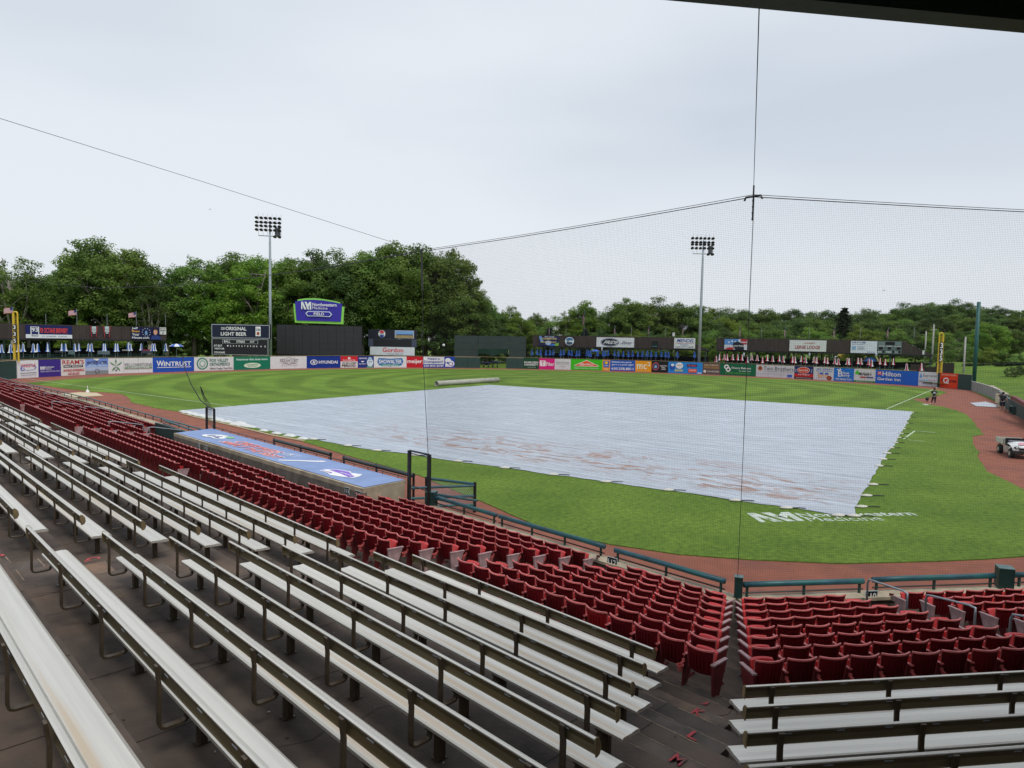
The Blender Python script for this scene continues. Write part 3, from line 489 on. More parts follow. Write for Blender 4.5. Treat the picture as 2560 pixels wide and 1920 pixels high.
# tarpaulin roller on the far grass
a, b = G(1091, 959, .38), G(1245, 949.5, .38); t = thing('tarpaulin_roller', 'long grey hollow roller tube lying on grass beyond the tarpaulin', 'roller', (a+b)/2-V3((0, 0, .38)))
pm = mat('grey_roller', (.42, .41, .36), .6, var=.12, scale=1.5)
mb = MB(); d = (b-a).normalized(); s = V3((-d.y, d.x, 0)); n = 20; R1, R2 = .37, .33
rg = lambda c, r: [c+(s*math.cos(2*math.pi*k/n)+V3((0, 0, 1))*math.sin(2*math.pi*k/n))*r for k in range(n)]
vs = rg(a, R1)+rg(b, R1)+rg(b, R2)+rg(a, R2)
mb.add(vs, [(i*n+k, i*n+(k+1) % n, ((i+1) % 4)*n+(k+1) % n, ((i+1) % 4)*n+k) for i in range(4) for k in range(n)]); mb.build('tube', pm, t, True)

# ------------------------------------------------------------------ outfield wall with its adverts
u0 = 44.; WH_ = 2.5; gm = (30, 74, 66); GWALL = mat('green_padded_wall', (.016, .052, .044), .7, var=.12, scale=1)
def greenwall(a, b, lab):
    t = thing('wall_section', lab, 'wall', (a+b)/2); d = (b-a).normalized(); N = V3((d.y, -d.x, 0)); 
    n = max(1, round((b-a).length/2.5))
    for i in range(n):
        p, q = a.lerp(b, i/n)+d*.015, a.lerp(b, (i+1)/n)-d*.015; Z = V3((0, 0, WH_)); w = -N*.25 if True else 0
        MB().hexa([p+w, q+w, q, p, p+w+Z, q+w+Z, q+Z, p+Z]).build('pad', GWALL, t)
    MB().tube([a+V3((0, 0, WH_+.02)), b+V3((0, 0, WH_+.02))], .04, 6).build('cap_rail', M_wallc, t)
l0 = pol(92.6)*97.5; greenwall(P('L', 101, 2)+V3((0, 2, 0)), wallpt(42), 'dark green wall section left of the left foul pole')
prev = u0
for (u1, colr, lab, art) in ADS:
    a, b = wallpt(prev), wallpt(u1); a.z = b.z = 0
    if colr == 'gap': GAP = (a, b)
    elif colr is None: greenwall(a, b, lab)
    else:
        d = (b-a).normalized(); 
        board('advert_panel', lab, 'advert', a+V3((0, 0, .02)), b+V3((0, 0, .02)), WH_-.02, colr, art, th=.2, grid=1)
    prev = u1
mb = MB(); rl = []
for u in range(0, 2300, 26):
    if 1196 < u < 1270: continue
    q = wallpt(max(u, 2)); rl.append(q+q.normalized()*.25+V3((0, 0, WH_+.12)))
mb.tube(rl, .035, 4); t = thing('wall_top_rail', 'thin tan rail running along the top of the outfield adverts', 'rail', rl[20]); mb.build('rail', mat('tan_rail', (.28, .2, .1), .6), t)
pb = MB()
for q in rl[::3]: MB().box(q-V3((0, 0, .1)), (.06, .06, .2)).build('bracket', M_black, t)
# right corner: wall running back towards the camera
RW = [wallpt(2428), G(2456, 985), G(2480, 995), G(2497, 1004.5)]; RWb = [G(2497, 1004.5), G(2513, 1020), G(2560, 1051)]
for p in RW+RWb: p.z = 0
dd = (RWb[2]-RWb[1]).normalized(); RWb.append(RWb[2]+dd*26)
t = thing('side_wall', 'grey corrugated side wall from the right corner towards the standing worker', 'wall', RW[1])
M_side = mat('grey_boards', (.26, .28, .27), .75, var=.3, scale=1.5, stretch=(2, 2, .2))
for a, b in zip(RW, RW[1:]):
    n = max(1, int((b-a).length/.6)); d = (b-a).normalized(); N = V3((-d.y, d.x, 0))
    for i in range(n):
        p, q = a.lerp(b, i/n)+d*.02, a.lerp(b, (i+1)/n)-d*.02; o_ = N*random.uniform(0, .03)
        MB().hexa([p+o_, q+o_, q+o_+N*.08, p+o_+N*.08, p+o_+V3((0, 0, 1.45)), q+o_+V3((0, 0, 1.45)), q+o_+N*.08+V3((0, 0, 1.45)), p+o_+N*.08+V3((0, 0, 1.45))]).build('board', M_side, t)
MB().tube([p+V3((0, 0, 1.5)) for p in RW], .05, 6).build('top_rail', M_white, t)
t = thing('side_wall', 'dark green padded side wall with pale rail right of the standing worker', 'wall', RWb[1])
for a, b in zip(RWb, RWb[1:]):
    d = (b-a).normalized(); N = V3((-d.y, d.x, 0)); Z = V3((0, 0, 1.25)); MB().hexa([a, b, b-N*-.15, a-N*-.15, a+Z, b+Z, b+N*.15+Z, a+N*.15+Z]).build('pad', GWALL, t)
MB().tube([p+V3((0, 0, 1.32)) for p in RWb], .06, 6).build('top_rail', mat('pale_teal_rail', (.22, .36, .38), .5), t)

# ------------------------------------------------------------------ grandstand tiers
def ZT(k): return .98+.144*k                      # chair back tops
def N0(f, t):                                     # where row backs lie in each block
    if f == 'R' or t < 3.6: return .17, .695
    if t < 15: return .17, .75
    return .2, .75
def CN(f, blk, k): return {'R': .17+.695*k, 'L1': .17+.695*k, 'L2': .17+.75*k, 'L3': .40+.75*k, 'L4': .25+.77*k}[blk]
def BN(blk, j): return {'R': 6.16+.895*j, 'L1': 6.05+.93*j, 'L2': 6.68+.945*j, 'L3': 6.95+.95*j, 'L4': 7.1+.97*j}[blk]
def BZ(j): return 2.21+.247*j
def tiers(f, blk, t0, t1, kmin=0, mat_=M_conc, dz=0):
    """stepped treads of one block between t0 and t1 (functions of n)"""
    edges = []
    for k in range(kmin, 8): edges.append((CN(f, blk, k)-.52 if k > kmin else (CN(f, blk, 0)-.97 if kmin == 0 else 1.5), ZT(k)-.84))
    for j in range(11): edges.append((BN(blk, j)-.74, BZ(j)-.83))
    edges = [(n, z+dz) for n, z in edges]; mb = MB(); 
    for i, (n, z) in enumerate(edges):
        n2 = edges[i+1][0] if i+1 < len(edges) else n+6; z2 = edges[i+1][1] if i+1 < len(edges) else z+.25
        a, b, c, d = P(f, t0(n), n, z), P(f, t1(n), n, z), P(f, t1(n2), n2, z), P(f, t0(n2), n2, z)
        mb.quad(a, b, c, d)
        mb.quad(d, c, P(f, t1(n2), n2, z2), P(f, t0(n2), n2, z2))
    return mb.build('stand_tiers', mat_)
mit = lambda n: -.4986*n
st = [tiers('L', 'L1', lambda n: -.4986*n-.6, lambda n: -.4986*n+.05, dz=-.014), tiers('R', 'R', mit, lambda n: 40), tiers('L', 'L1', mit, lambda n: 3.55+.13*n), tiers('L', 'L2', lambda n: 3.55+.13*n, lambda n: 14.3+.55*n, kmin=0), tiers('L', 'L3', lambda n: 14.3+.55*n, lambda n: 33.0, kmin=3), tiers('L', 'L4', lambda n: 33.0, lambda n: 110)]
for s in st: tag(s, kind='structure')
M_nose = mat('worn_step_edge', (.26, .19, .13), .8, var=.4, scale=12)
# aisle half steps
def steps(f, blk, ta, tb, ks, js, lab):
    mb = MB(); nose = MB()
    def one(n, z, w):
        a, b = ta(n), tb(n)
        for zz, nn in ((z, n-w), (z+(ZT(0)-ZT(0))+(.123 if w > .4 else .072), n)):
            k_ = 7
            for i in range(k_):
                if random.random() < .25: continue
                x0, x1 = a+(b-a)*i/k_, a+(b-a)*(i+1)/k_; wv = random.uniform(.008, .02); c4 = [P(f, x0, nn, zz+.004), P(f, x1, nn, zz+.004), P(f, x1, nn+wv, zz+.004), P(f, x0, nn+wv*.8, zz+.004)]
                nose.quad(*c4)
        mb.hexa([P(f, a, n-w, z-.3), P(f, b, n-w, z-.3), P(f, b, n+.02, z-.3), P(f, a, n+.02, z-.3), P(f, a, n-w, z), P(f, b, n-w, z), P(f, b, n+.02, z), P(f, a, n+.02, z)][::1] if f == 'L' else [P(f, b, n-w, z-.3), P(f, a, n-w, z-.3), P(f, a, n+.02, z-.3), P(f, b, n+.02, z-.3), P(f, b, n-w, z), P(f, a, n-w, z), P(f, a, n+.02, z), P(f, b, n+.02, z)])
    for k in ks: one(CN(f, blk, k)-.52, ZT(k)-.84-.072, .33)
    for j in js: one(BN(blk, j)-.74, BZ(j)-.83-.123, .42)
    o = mb.build('aisle_steps', M_concs); tag(o, lab, 'steps', kind='structure')
    q_ = nose.build('worn_edge', M_nose, o); q_['kind'] = 'stuff'
steps('L', 'L1', lambda n: -.47*n+.1, lambda n: -.47*n+1.45, [], range(0, 10), 'concrete aisle steps with red painted letters at the corner of the stand')
steps('L', 'L1', lambda n: 3.2+.14*n, lambda n: 4.2+.21*n, range(1, 8), [], 'aisle steps between red seats leading down to sign 112')
steps('L', 'L2', lambda n: 4.6, lambda n: 6.05, [], range(0, 9), 'rust stained aisle steps between the two nearest bench blocks')
steps('R', 'R', lambda n: 2.75+.16*n, lambda n: 4.0+.18*n, range(1, 8), [], 'aisle steps beside the grey handrails under sign 110')
steps('L', 'L3', lambda n: 17.6+.13*n, lambda n: 18.6+.13*n, range(3, 8), range(0, 9), 'aisle steps left of the dugout between bench blocks')
redp = mat('red_step_paint', (.42, .045, .055), .8, var=.35, scale=14, col2=(.13, .075, .06), c2thr=.56)
def stepletter(s, u, v, z, size, f='L', rot=0, lab=None):
    q = z; t = thing('step_letter', lab or f'red spray painted letter {s} on a stained concrete aisle step', 'painted letter', q+V3((0, 0, .006)))
    vs, fs = TXT[(s, .018)]; U2 = pol(82+180+rot)*size*.75; V2 = pol(172+180+rot)*size
    mb = MB(); mb.add([q+V3((0, 0, .016))+U2*(x-.5)+V2*(y-.5) for x, y in vs], fs); mb.build('paint', redp, t)
def stepz(u, v, blk):   # point and tread height met by a sight line, centred on its step
    for j in range(9, -1, -1):
        for z, lo, hi in ((BZ(j)-.83, BN(blk, j)-.74, BN(blk, j+1)-.74-.42), (BZ(j)-.83-.123, BN(blk, j)-.74-.42, BN(blk, j)-.74)):
            q = G(u, v, z); n = (q-K).dot(FR['L'][1])
            if lo-.02 <= n <= hi+.02: return P('L', (q-K).dot(FR['L'][0]), lo+.135, z)
    return G(u, v, 2)
for s, u, v in (('K', 1742, 1786), ('L', 1730, 1847), ('M', 1699, 1899)): stepletter(s, u, v, stepz(u, v, 'L1'), .19)
stepletter('J', 1771, 1753, stepz(1771, 1753, 'L1'), .12)
stepletter('O', 12, 1389, stepz(12, 1389, 'L2'), .26); stepletter('Q', 212, 1403, stepz(212, 1403, 'L2'), .26)
M_crack = mat('dark_joint', (.018, .014, .012), .95)
def tread_debris():
    jm = MB(); lt = MB(); random.seed(77)
    def surf(f, blk, j): return BN(blk, j)-.74, BN(blk, j+1)-.74, BZ(j)-.83
    for f, blk, ta, tb in (('L', 'L1', -6, 4.3), ('R', 'R', -3, 9), ('L', 'L2', 4.6, 18)):
        for j in range(9):
            lo, hi, z = surf(f, blk, j); a0 = max(ta, -.4986*lo+.05); x = a0+random.uniform(.3, 2.6)
            while x < tb:
                w = .006; jm.quad(P(f, x-w, lo+.01, z+.003), P(f, x+w, lo+.01, z+.003), P(f, x+w, hi-.01, z+.003), P(f, x-w, hi-.01, z+.003)); x += random.choice((1.5, 2.4, 3.0))
            for _ in range(3 if blk != 'L2' else 1):     # wandering cracks
                p0, p1 = random.uniform(a0, tb), lo+.02; n_ = 7
                for i in range(n_):
                    q0, q1 = p0+random.uniform(-.07, .09), p1+(hi-lo-.04)/n_; w = .0035
                    jm.quad(P(f, p0-w, p1, z+.004), P(f, p0+w, p1, z+.004), P(f, q0+w, q1, z+.004), P(f, q0-w, q1, z+.004)); p0, p1 = q0, q1
            for _ in range(16 if blk != 'L2' else 8):
                x, n, s = random.uniform(a0, tb), random.uniform(lo+.03, hi-.03), random.uniform(.006, .018); c = P(f, x, n, z+.006); an = random.random()*3; d, e = pol(math.degrees(an))*s, pol(math.degrees(an)+90)*s*.5
                lt.hexa([c-d-e, c+d-e, c+d+e, c-d+e, c-d-e+V3((0, 0, .006)), c+d-e+V3((0, 0, .004)), c+d+e+V3((0, 0, .008)), c-d+e+V3((0, 0, .004))], random.choice((0, 0, 1, 2)))
    tag(jm.build('tread_joints', M_crack), kind='stuff')
    tag(lt.build('litter', [mat('pale_litter', (.5, .48, .42), .8), mat('leaf_litter', (.30, .17, .06), .8), mat('dark_litter', (.03, .025, .02), .8)]), 'tiny scraps of litter and leaves lying on the bench treads', 'litter', kind='stuff')
tread_debris()
# front retaining walls with coping
def frontwall(f, ts, n=-.8, zc=.60, name='retaining_wall', lab='', zb=0., flip=False):
    t = thing(name, lab, 'wall', P(f, ts[0], n))
    nn = ts[2] if len(ts) > 2 else n
    a, b = (ts[0], n), (ts[1], nn)
    def q(o, z): return (P(f, a[0], a[1]+o, z), P(f, b[0], b[1]+o, z))
    p = [*q(-.16, zb), *q(.2, zb)[::-1], *q(-.16, zc-.08), *q(.2, zc-.08)[::-1]]; c = [*q(-.2, zc-.077), *q(.28, zc-.077)[::-1], *q(-.2, zc), *q(.28, zc)[::-1]]
    if f == 'L': p = [p[1], p[0], p[3], p[2], p[5], p[4], p[7], p[6]]; c = [c[1], c[0], c[3], c[2], c[5], c[4], c[7], c[6]]
    if f == 'L': p = p; 
    MB().hexa(p).build('wall_face', M_wallf, t); MB().hexa(c).build('coping', M_wallc, t); return t
frontwall('L', (.40, 12.3), lab='low concrete front wall with tan coping left of the corner post')
frontwall('R', (.40, 30), lab='low concrete front wall with tan coping right of the corner post')
frontwall('L', (33.2, 62, -1.35), n=-.9, lab='low concrete front wall beyond the dugout')
frontwall('L', (62, 101, .3), n=-1.35, lab='farthest low concrete front wall beside the left field corner')
# padded rails on the coping
def padrail(f, t0, t1, n0, n1, lab, every=1.6, r=.075, z=.9):
    t = thing('padded_rail', lab, 'rail', P(f, t0, n0, .6), group='padded rails along the front walls')
    a, b = P(f, t0, n0, z), P(f, t1, n1, z); n = max(2, int((b-a).length/.8)); pts = [a.lerp(b, i/n)+V3((0, 0, random.uniform(-.008, .008))) for i in range(n+1)]
    MB().tube(pts, r, 8).build('padding', M_teal, t, True)
    MB().tube([a-V3((0, 0, .20)), b-V3((0, 0, .20))], .022, 5).build('lower_rail', M_black, t)
    m_ = max(2, round((b-a).length/every)); 
    for i in range(m_+1):
        q = a.lerp(b, .03+.94*i/m_); MB().box(q-V3((0, 0, .15)), (.05, .05, .3), math.radians(82 if f == 'L' else -45)).build('rail_post', M_green, t)
    return t
padrail('L', .75, 4.05, -.85, -.85, 'dark teal padded rail just left of the corner post')
padrail('L', 4.45, 8.75, -.9, -.9, 'dark teal padded rail on the wall beyond sign 112')
padrail('L', 8.95, 12.25, -.95, -1.0, 'dark teal padded rail nearest the dugout gate')
padrail('R', .58, 3.72, -.85, -.85, 'dark teal padded rail just right of the corner post')
padrail('R', 4.02, 7.4, -.9, -.9, 'dark teal padded rail right of sign 110')
padrail('R', 7.95, 14, -.9, -.9, 'dark teal padded rail at the right edge beyond the green box post')
padrail('L', 33.4, 60, -1.35, -1.3, 'long dark rail on the front wall beyond the dugout', 1.8, .05)
padrail('L', 60.3, 99, -1.3, .2, 'farthest dark rail beside the left field corner', 2.4, .05)
def boxpost(q, s, h, lab):
    t = thing('post_box', lab, 'post', q); MB().box(q+V3((0, 0, h/2)), (s, s, h), math.radians(18)).build('box', M_green, t)
    MB().box(q+V3((0, 0, h+.012)), (s+.02, s+.02, .02), math.radians(18)).build('lid', mat('grey_green_lid', (.09, .16, .16), .5), t)
boxpost(P('L', .40, -.86, .60), .19, .50, 'dark green square post at the corner where the net seam lands')
boxpost(P('R', 7.66, -.86, .60), .34, .52, 'dark green box post at the far right of the front wall')
boxpost(P('L', 12.45, -1.0, .55), .34, .52, 'dark green box post beside the dugout gate')
# number plates and wall cup holders
def plate(s, c, f, lab):
    a, b = FR[f]; U = a*(-1 if f == 'L' else 1); N = b; t = thing('number_sign', lab, 'sign', c); w, h = .34, .26; o = c-U*w/2-V3((0, 0, h/2))+N*.012
    MB().hexa([o, o+U*w, o+U*w-N*.01, o-N*.01][::-1]+[x+V3((0, 0, h)) for x in [o, o+U*w, o+U*w-N*.01, o-N*.01][::-1]]).build('plate', ink((196, 204, 204)), t)
    face_ops(t, o, U*w, V3((0, 0, h)), N, [('r', .04, .06, .96, .94, (14, 34, 36)), ('b', s, .12, .22, .88, .78, WH)], .003)
def wallcup(c, f, lab):
    b = FR[f][1]; t = thing('cup_holder', lab, 'cup holder', c); q = c+b*.08
    MB().lathe(q, [(.035, -.06), (.045, .05), (.055, .05), (.05, .06), (.04, .055)], 10).build('cup', M_cup, t); MB().box(c+b*.03+V3((0, 0, .07)), (.03, .1, .05), 0).build('bracket', M_red, t)
tS, zS = onN(1530, 1405, -.58, 'L'); plate('112', P('L', tS, -.6, zS), 'L', 'black number plate 112 on the front wall below the rail gap')
tS, zS = onN(2179, 1490, -.58, 'R'); plate('110', P('R', tS, -.6, zS), 'R', 'black number plate 110 on the front wall behind the handrail')
tS, zS = onN(1496, 1397, -.58, 'L'); wallcup(P('L', tS, -.6, zS), 'L', 'small red and grey cup holder on the wall left of sign 112')
tS, zS = onN(2228, 1493, -.58, 'R'); wallcup(P('R', tS, -.6, zS), 'R', 'small red and grey cup holder on the wall right of sign 110')
# handrails
def handrail(f, n0, n1, t0, t1, z0, z1, lab):
    t = thing('handrail', lab, 'handrail', P(f, t0, n0, z0), group='grey tube handrails in the aisles'); h0, h1 = z0+.95, z1+.9
    a, b = P(f, t0, n0, z0), P(f, t1, n1, z1); A, B = a+V3((0, 0, .95)), b+V3((0, 0, .92))
    MB().tube([a, A-V3((0, 0, .1)), A.lerp(B, .03)-V3((0, 0, .01)), A.lerp(B, .12), A.lerp(B, .88), B-V3((0, 0, .03)), B-V3((0, 0, .15)), b], .024, 8).build('tube', M_grey, t, True)
handrail('R', -.45, .72, 3.55, 3.68, .14, .28, 'grey tube handrail in front of number plate 110')
handrail('R', .95, 2.25, 3.95, 3.98, .28, .55, 'grey tube handrail in the middle of the right aisle')
handrail('R', 2.7, 4.2, 4.35, 4.5, .55, .86, 'grey tube handrail cut by the right edge of the photo')
for i, (tt, nn, kk) in enumerate(((34.2, .2, .14), (34.3, 2.2, .6), (48.2, .2, .14), (48.4, 2.1, .6), (62.3, 0, .14), (62.5, 2, .6), (76, .3, .14), (76, 2.2, .6))):
    handrail('L', nn, nn+1.7, tt, tt+.1, kk, kk+.36, f'grey aisle handrail among far red seats, {od(i)} beyond the dugout')
# ------------------------------------------------------------------ dugout
def dugout():
    t = thing('dugout', 'concrete dugout with blue printed roof cover and black front rail', 'dugout', P('L', 22, 1.5))
    RRr, RFf, LRr, LFf = P('L', 13.12, 1.5, 1.42), P('L', 13.75, -.8, 1.30), P('L', 30.9, 1.75, 1.42), P('L', 32.4, -.8, 1.30)
    dn = V3((0, 0, 1)); th = .16
    MB().hexa([RRr-dn*th, RFf-dn*th, LFf-dn*th, LRr-dn*th, RRr, RFf, LFf, LRr]).build('roof_slab', M_wallc, t)
    up = V3((0, 0, .012)); e = .10
    c = [RRr.lerp(RFf, .05).lerp(LRr, .004), RFf.lerp(LFf, .004), LFf.lerp(RFf, .004), LRr.lerp(LFf, .05).lerp(RRr, .004)]
    n, m_ = 40, 8; mb = MB()
    for i in range(n+1):
        for j in range(m_+1):
            q = c[0].lerp(c[3], i/n).lerp(c[1].lerp(c[2], i/n), j/m_); mb.v.append(q+up+V3((0, 0, .008*mnoise.noise(V3((i*.4, j*.6, 0)))+.008)))
    for i in range(n):
        for j in range(m_): mb.f.append([i*(m_+1)+j, i*(m_+1)+j+1, (i+1)*(m_+1)+j+1, (i+1)*(m_+1)+j]); mb.m.append(0)
    mb.build('roof_cover', M_blue, t, True)
    a, b, cc, d = P('L', 13.12, 1.5, -.2), P('L', 13.14, 1.32, -.2), P('L', 30.9, 1.57, -.2), P('L', 30.9, 1.75, -.2); Z = V3((0, 0, 1.455))
    MB().hexa([a, b, cc, d, a+Z, b+Z, cc+Z, d+Z]).build('back_wall', M_wallf, t)
    a, b = P('L', 13.13, 1.49, -.2), P('L', 13.72, -.72, -.2); s = P('L', .25, 0)-P('L', 0, 0)
    MB().hexa([a, b, b+s, a+s, a+Z, b+Z-V3((0, 0, .1)), b+s+Z-V3((0, 0, .1)), a+s+Z]).build('side_wall', M_wallc, t)
    MB().tube([RFf+V3((0, 0, .12)), LFf+V3((0, 0, .12))], .02, 5).build('edge_rail', M_black, t)
    for i in range(18):
        q = RFf.lerp(LFf, (i+.5)/18); MB().tube([q+V3((0, 0, .0)), q+V3((0, 0, .13))], .018, 4).build('rail_hook', M_black, t)
    # artwork printed on the cover: x runs along -t, y towards the field
    A = V3((-1, 0, 0)); o = P('L', 0, 1.5, 1.445); ux = -FR['L'][0]; vy = -FR['L'][1]-V3((0, 0, .052))
    def face(t0, t1, n0, n1, ops, sh=0):   # t0>t1
        face_ops(t, P('L', t0, n0, 1.447-.052*(1.5-n0)), ux*(t0-t1)+vy*0+(-FR['L'][1])*sh, vy*(n0-n1), V3((0, 0, 1)), ops, .003)
    pinkish = (226, 122, 118)
    face(26.3, 21.9, .55, -.02, [('b', 'OBERWEIS', -.01, -.05, 1.01, 1.05, WH), ('b', 'OBERWEIS', .005, 0, .995, 1, pinkish)])
    face(26.6, 20.6, 1.12, .65, [('b', 'SIMPLY THE BEST', -.005, -.06, 1.005, 1.06, WH), ('b', 'SIMPLY THE BEST', .005, 0, .995, 1, pinkish)])
    face(21.75, 20.6, .35, -.25, [('o', .5, .5, .5, .5, .06, WH), ('o', .5, .5, .36, .36, .08, WH), ('b', 'R', .36, .3, .64, .7, WH)])
    face(20.2, 18.8, 1.25, -.45, [('p', ((.05, .05), (.2, .0), (.98, .85), (.9, 1.0), (.78, .95)), (222, 224, 228))])
    face(29.6, 27.6, 1.05, -.25, [('p', ((.0, .35), (.12, .1), (.4, .05), (.6, .2), (.9, .15), (1, .45), (.8, .7), (.5, .95), (.2, .85), (.1, .6)), WH), ('e', .3, .4, .14, .16, (120, 130, 150)), ('e', .55, .5, .12, .2, (130, 140, 165)), ('p', ((.55, .75), (.85, .95), (1.05, .85), (.98, .6), (.8, .75)), (130, 190, 110)), ('e', .75, .35, .1, .08, (95, 110, 150))])
    face(17.1, 14.95, 1.15, .0, [('p', ((.0, .42), (.07, .8), (.40, .95), (.52, .82), (.75, 1.0), (.9, .7), (1.0, .35), (.75, .12), (.55, .0), (.35, .12), (.05, .12)), WH), ('p', ((.06, .48), (.10, .74), (.42, .86), (.94, .48), (.88, .3), (.52, .42)), (128, 95, 190)), ('p', ((.08, .22), (.34, .3), (.44, .14), (.34, .2), (.1, .16)), (128, 95, 190)), ('b', 'Northwestern', .40, .50, .82, .60, WH, 0), ('b', 'FIELD', .14, .18, .32, .26, WH)])
    for s, tt in (('113', 14.1), ('112', 13.35)):
        plate(s, P('L', tt, 1.52, 1.18), 'L', ('left' if s == '113' else 'right')+f' one of two small number plates, reading {s}, by the dugout wall corner')
    for s, tt in (('113', 27.3), ('112', 26.4)):
        plate(s, P('L', tt, 1.80, 1.2), 'L', ('left' if s == '113' else 'right')+f' one of two tiny plates, reading {s}, far left on the dugout wall')
    # dug-out floor and padded rails at the field edge
    for (t0, t1, lab) in ((19.75, 14.55, 'padded dark bar in front of the right half of the dugout'), (26.6, 20.9, 'padded dark bar in front of the left half of the dugout')):
        r = thing('dugout_bar', lab, 'rail', P('L', t0, -1.75, 0)); a, b = P('L', t0, -1.75, 1.24), P('L', t1, -1.75, 1.24)
        MB().tube([a, b], .09, 8).build('padding', mat('grey_black_pad', (.035, .045, .05), .5), r, True)
        for q in (a, a.lerp(b, .5), b): MB().tube([q+V3((0, 0, .1)), V3((q.x, q.y, 0))], .05, 6).build('upright', M_black, r)
    # netting frames at either end
    for (t0, t1, z0, lab) in ((13.62, 12.42, .55, 'tall black steel frame standing at the right end of the dugout'), (33.25, 32.15, .6, 'tall black steel frame standing at the left end of the dugout')):
        r = thing('netting_gate', lab, 'frame', P('L', t0, -.85, 0)); a, b = P('L', t0, -.85, .2), P('L', t1, -.85, .2); H = V3((0, 0, 2.26))
        for q in (a, b): MB().box(q+H/2, (.12, .10, 2.26), math.radians(82)).build('upright', M_black, r)
        MB().tube([a+H, b+H], .035, 6).build('top_bar', M_black, r); MB().tube([a+H-V3((0, 0, .1)), b+H-V3((0, 0, .1))], .02, 6).build('top_bar', M_black, r)
        MB().tube([a+V3((0, 0, .95)), b+V3((0, 0, .90))], .02, 6).build('cross_bar', M_black, r)
    # gate of teal pipes and chain link
    r = thing('pipe_gate', 'teal pipe railing with chain link beside the dugout end', 'railing', P('L', 12.5, -1.4, 0))
    A0, B0, C0 = P('L', 13.6, -.9, 0), P('L', 12.3, -3.0, 0), P('L', 13.9, -3.3, 0)
    for z, q in ((1.02, .05), (.62, .05), (.28, .045)): MB().tube([A0+V3((0, 0, z)), B0+V3((0, 0, z+.02))], q, 7).build('pipe', M_teal, r)
    MB().tube([P('L', 14.3, -2.2, 1.12), B0+V3((0, 0, 1.1))], .055, 7).build('pipe', M_teal, r)
    MB().tube([P('L', 12.4, -1.1, .98), P('L', 11.6, -1.5, .92), B0+V3((-.1, -.2, .5))], .045, 7).build('pipe', M_teal, r)
    for q in (P('L', 14.3, -2.2, 0), B0): MB().tube([q, q+V3((0, 0, 1.18))], .06, 7).build('post', M_black, r)
    mb = MB(); a, b = P('L', 14.2, -2.2, .12), B0+V3((0, 0, .12)); n = 26; L = (b-a)
    for i in range(-8, n):
        for sgn in (0, 1):
            p0, p1 = i/n, (i+8)/n; z0, z1 = (0, .95) if sgn == 0 else (.95, 0)
            if p0 < 0: z0 += (z1-z0)*(-p0)/(p1-p0); p0 = 0
            if p1 > 1: z1 = z0+(z1-z0)*(1-p0)/(p1-p0); p1 = 1
            mb.tube([a+L*p0+V3((0, 0, z0)), a+L*p1+V3((0, 0, z1))], .006, 3, cap=False)
    o = mb.build('chain_link', M_grey, r); o['kind'] = 'stuff'
dugout()
t = thing('camera_well_rail', 'low teal rail and wall opening at the left end of the dugout', 'railing', P('L', 36, -.4, .6))
for z, n_, m_ in ((1.25, -.1, M_teal), (1.0, -.1, M_black)): MB().tube([P('L', 38.6, -.2, z), P('L', 33.2, n_+.1, z-.05)], .05, 6).build('rail', m_, t)
MB().box(P('L', 36, .2, .55), (5.4, .12, 1.1), math.radians(82)).build('low_wall', M_green, t)

# ------------------------------------------------------------------ benches
prof_plank = [((y+.205)*1.0-.18, z-.024) for y, z in [(-.53, .405), (-.50, .426), (-.44, .434), (-.36, .427), (-.28, .433), (-.225, .436), (-.205, .425), (-.205, .395), (-.53, .375)]]
prof_back = [(y, z+.05) for y, z in [(-.046, .612), (-.068, .622), (-.088, .67), (-.078, .735), (-.048, .775), (-.022, .785), (-.004, .777), (-.008, .760), (-.022, .757), (-.044, .69), (-.034, .634), (-.028, .620)]]
def extrude(prof, x0, x1, z0=0):
    mb = MB(); n = len(prof); vs = [V3((x, y, z+z0)) for x in (x0, x1) for y, z in prof]
    mb.add(vs, [(i, (i+1) % n, n+(i+1) % n, n+i) for i in range(n)] + [tuple(range(n))[::-1], tuple(range(n, 2*n))]); return mb
BRK = None
def bracket_mesh():
    global BRK
    if BRK: return BRK
    mb = MB(); w = .032
    path = [(.014, .815), (.006, .75), (-.008, .65), (-.004, .48), (-.002, .30), (-.012, .272), (-.045, .258), (-.19, .258), (-.22, .275), (-.24, .34)]
    for (y0, z0), (y1, z1) in zip(path, path[1:]):
        d = V3((0, y1-y0, z1-z0)).normalized(); s = V3((0, d.z, -d.y))*.011
        a, b = V3((0, y0, z0)), V3((0, y1, z1)); x = V3((w, 0, 0))
        mb.hexa([a-x-s, a+x-s, a+x+s, a-x+s, b-x-s, b+x-s, b+x+s, b-x+s])
    BRK = mb.mesh('bracket', M_bracket); return BRK
LEG = None
def leg_mesh():
    global LEG
    if LEG: return LEG
    mb = MB(); mb.box((0, -.35, .175), (.11, .06, .36)); mb.box((0, -.34, .355), (.06, .30, .02)); mb.box((0, -.35, .006), (.10, .12, .012)); LEG = mb.mesh('leg', M_bracket); return LEG
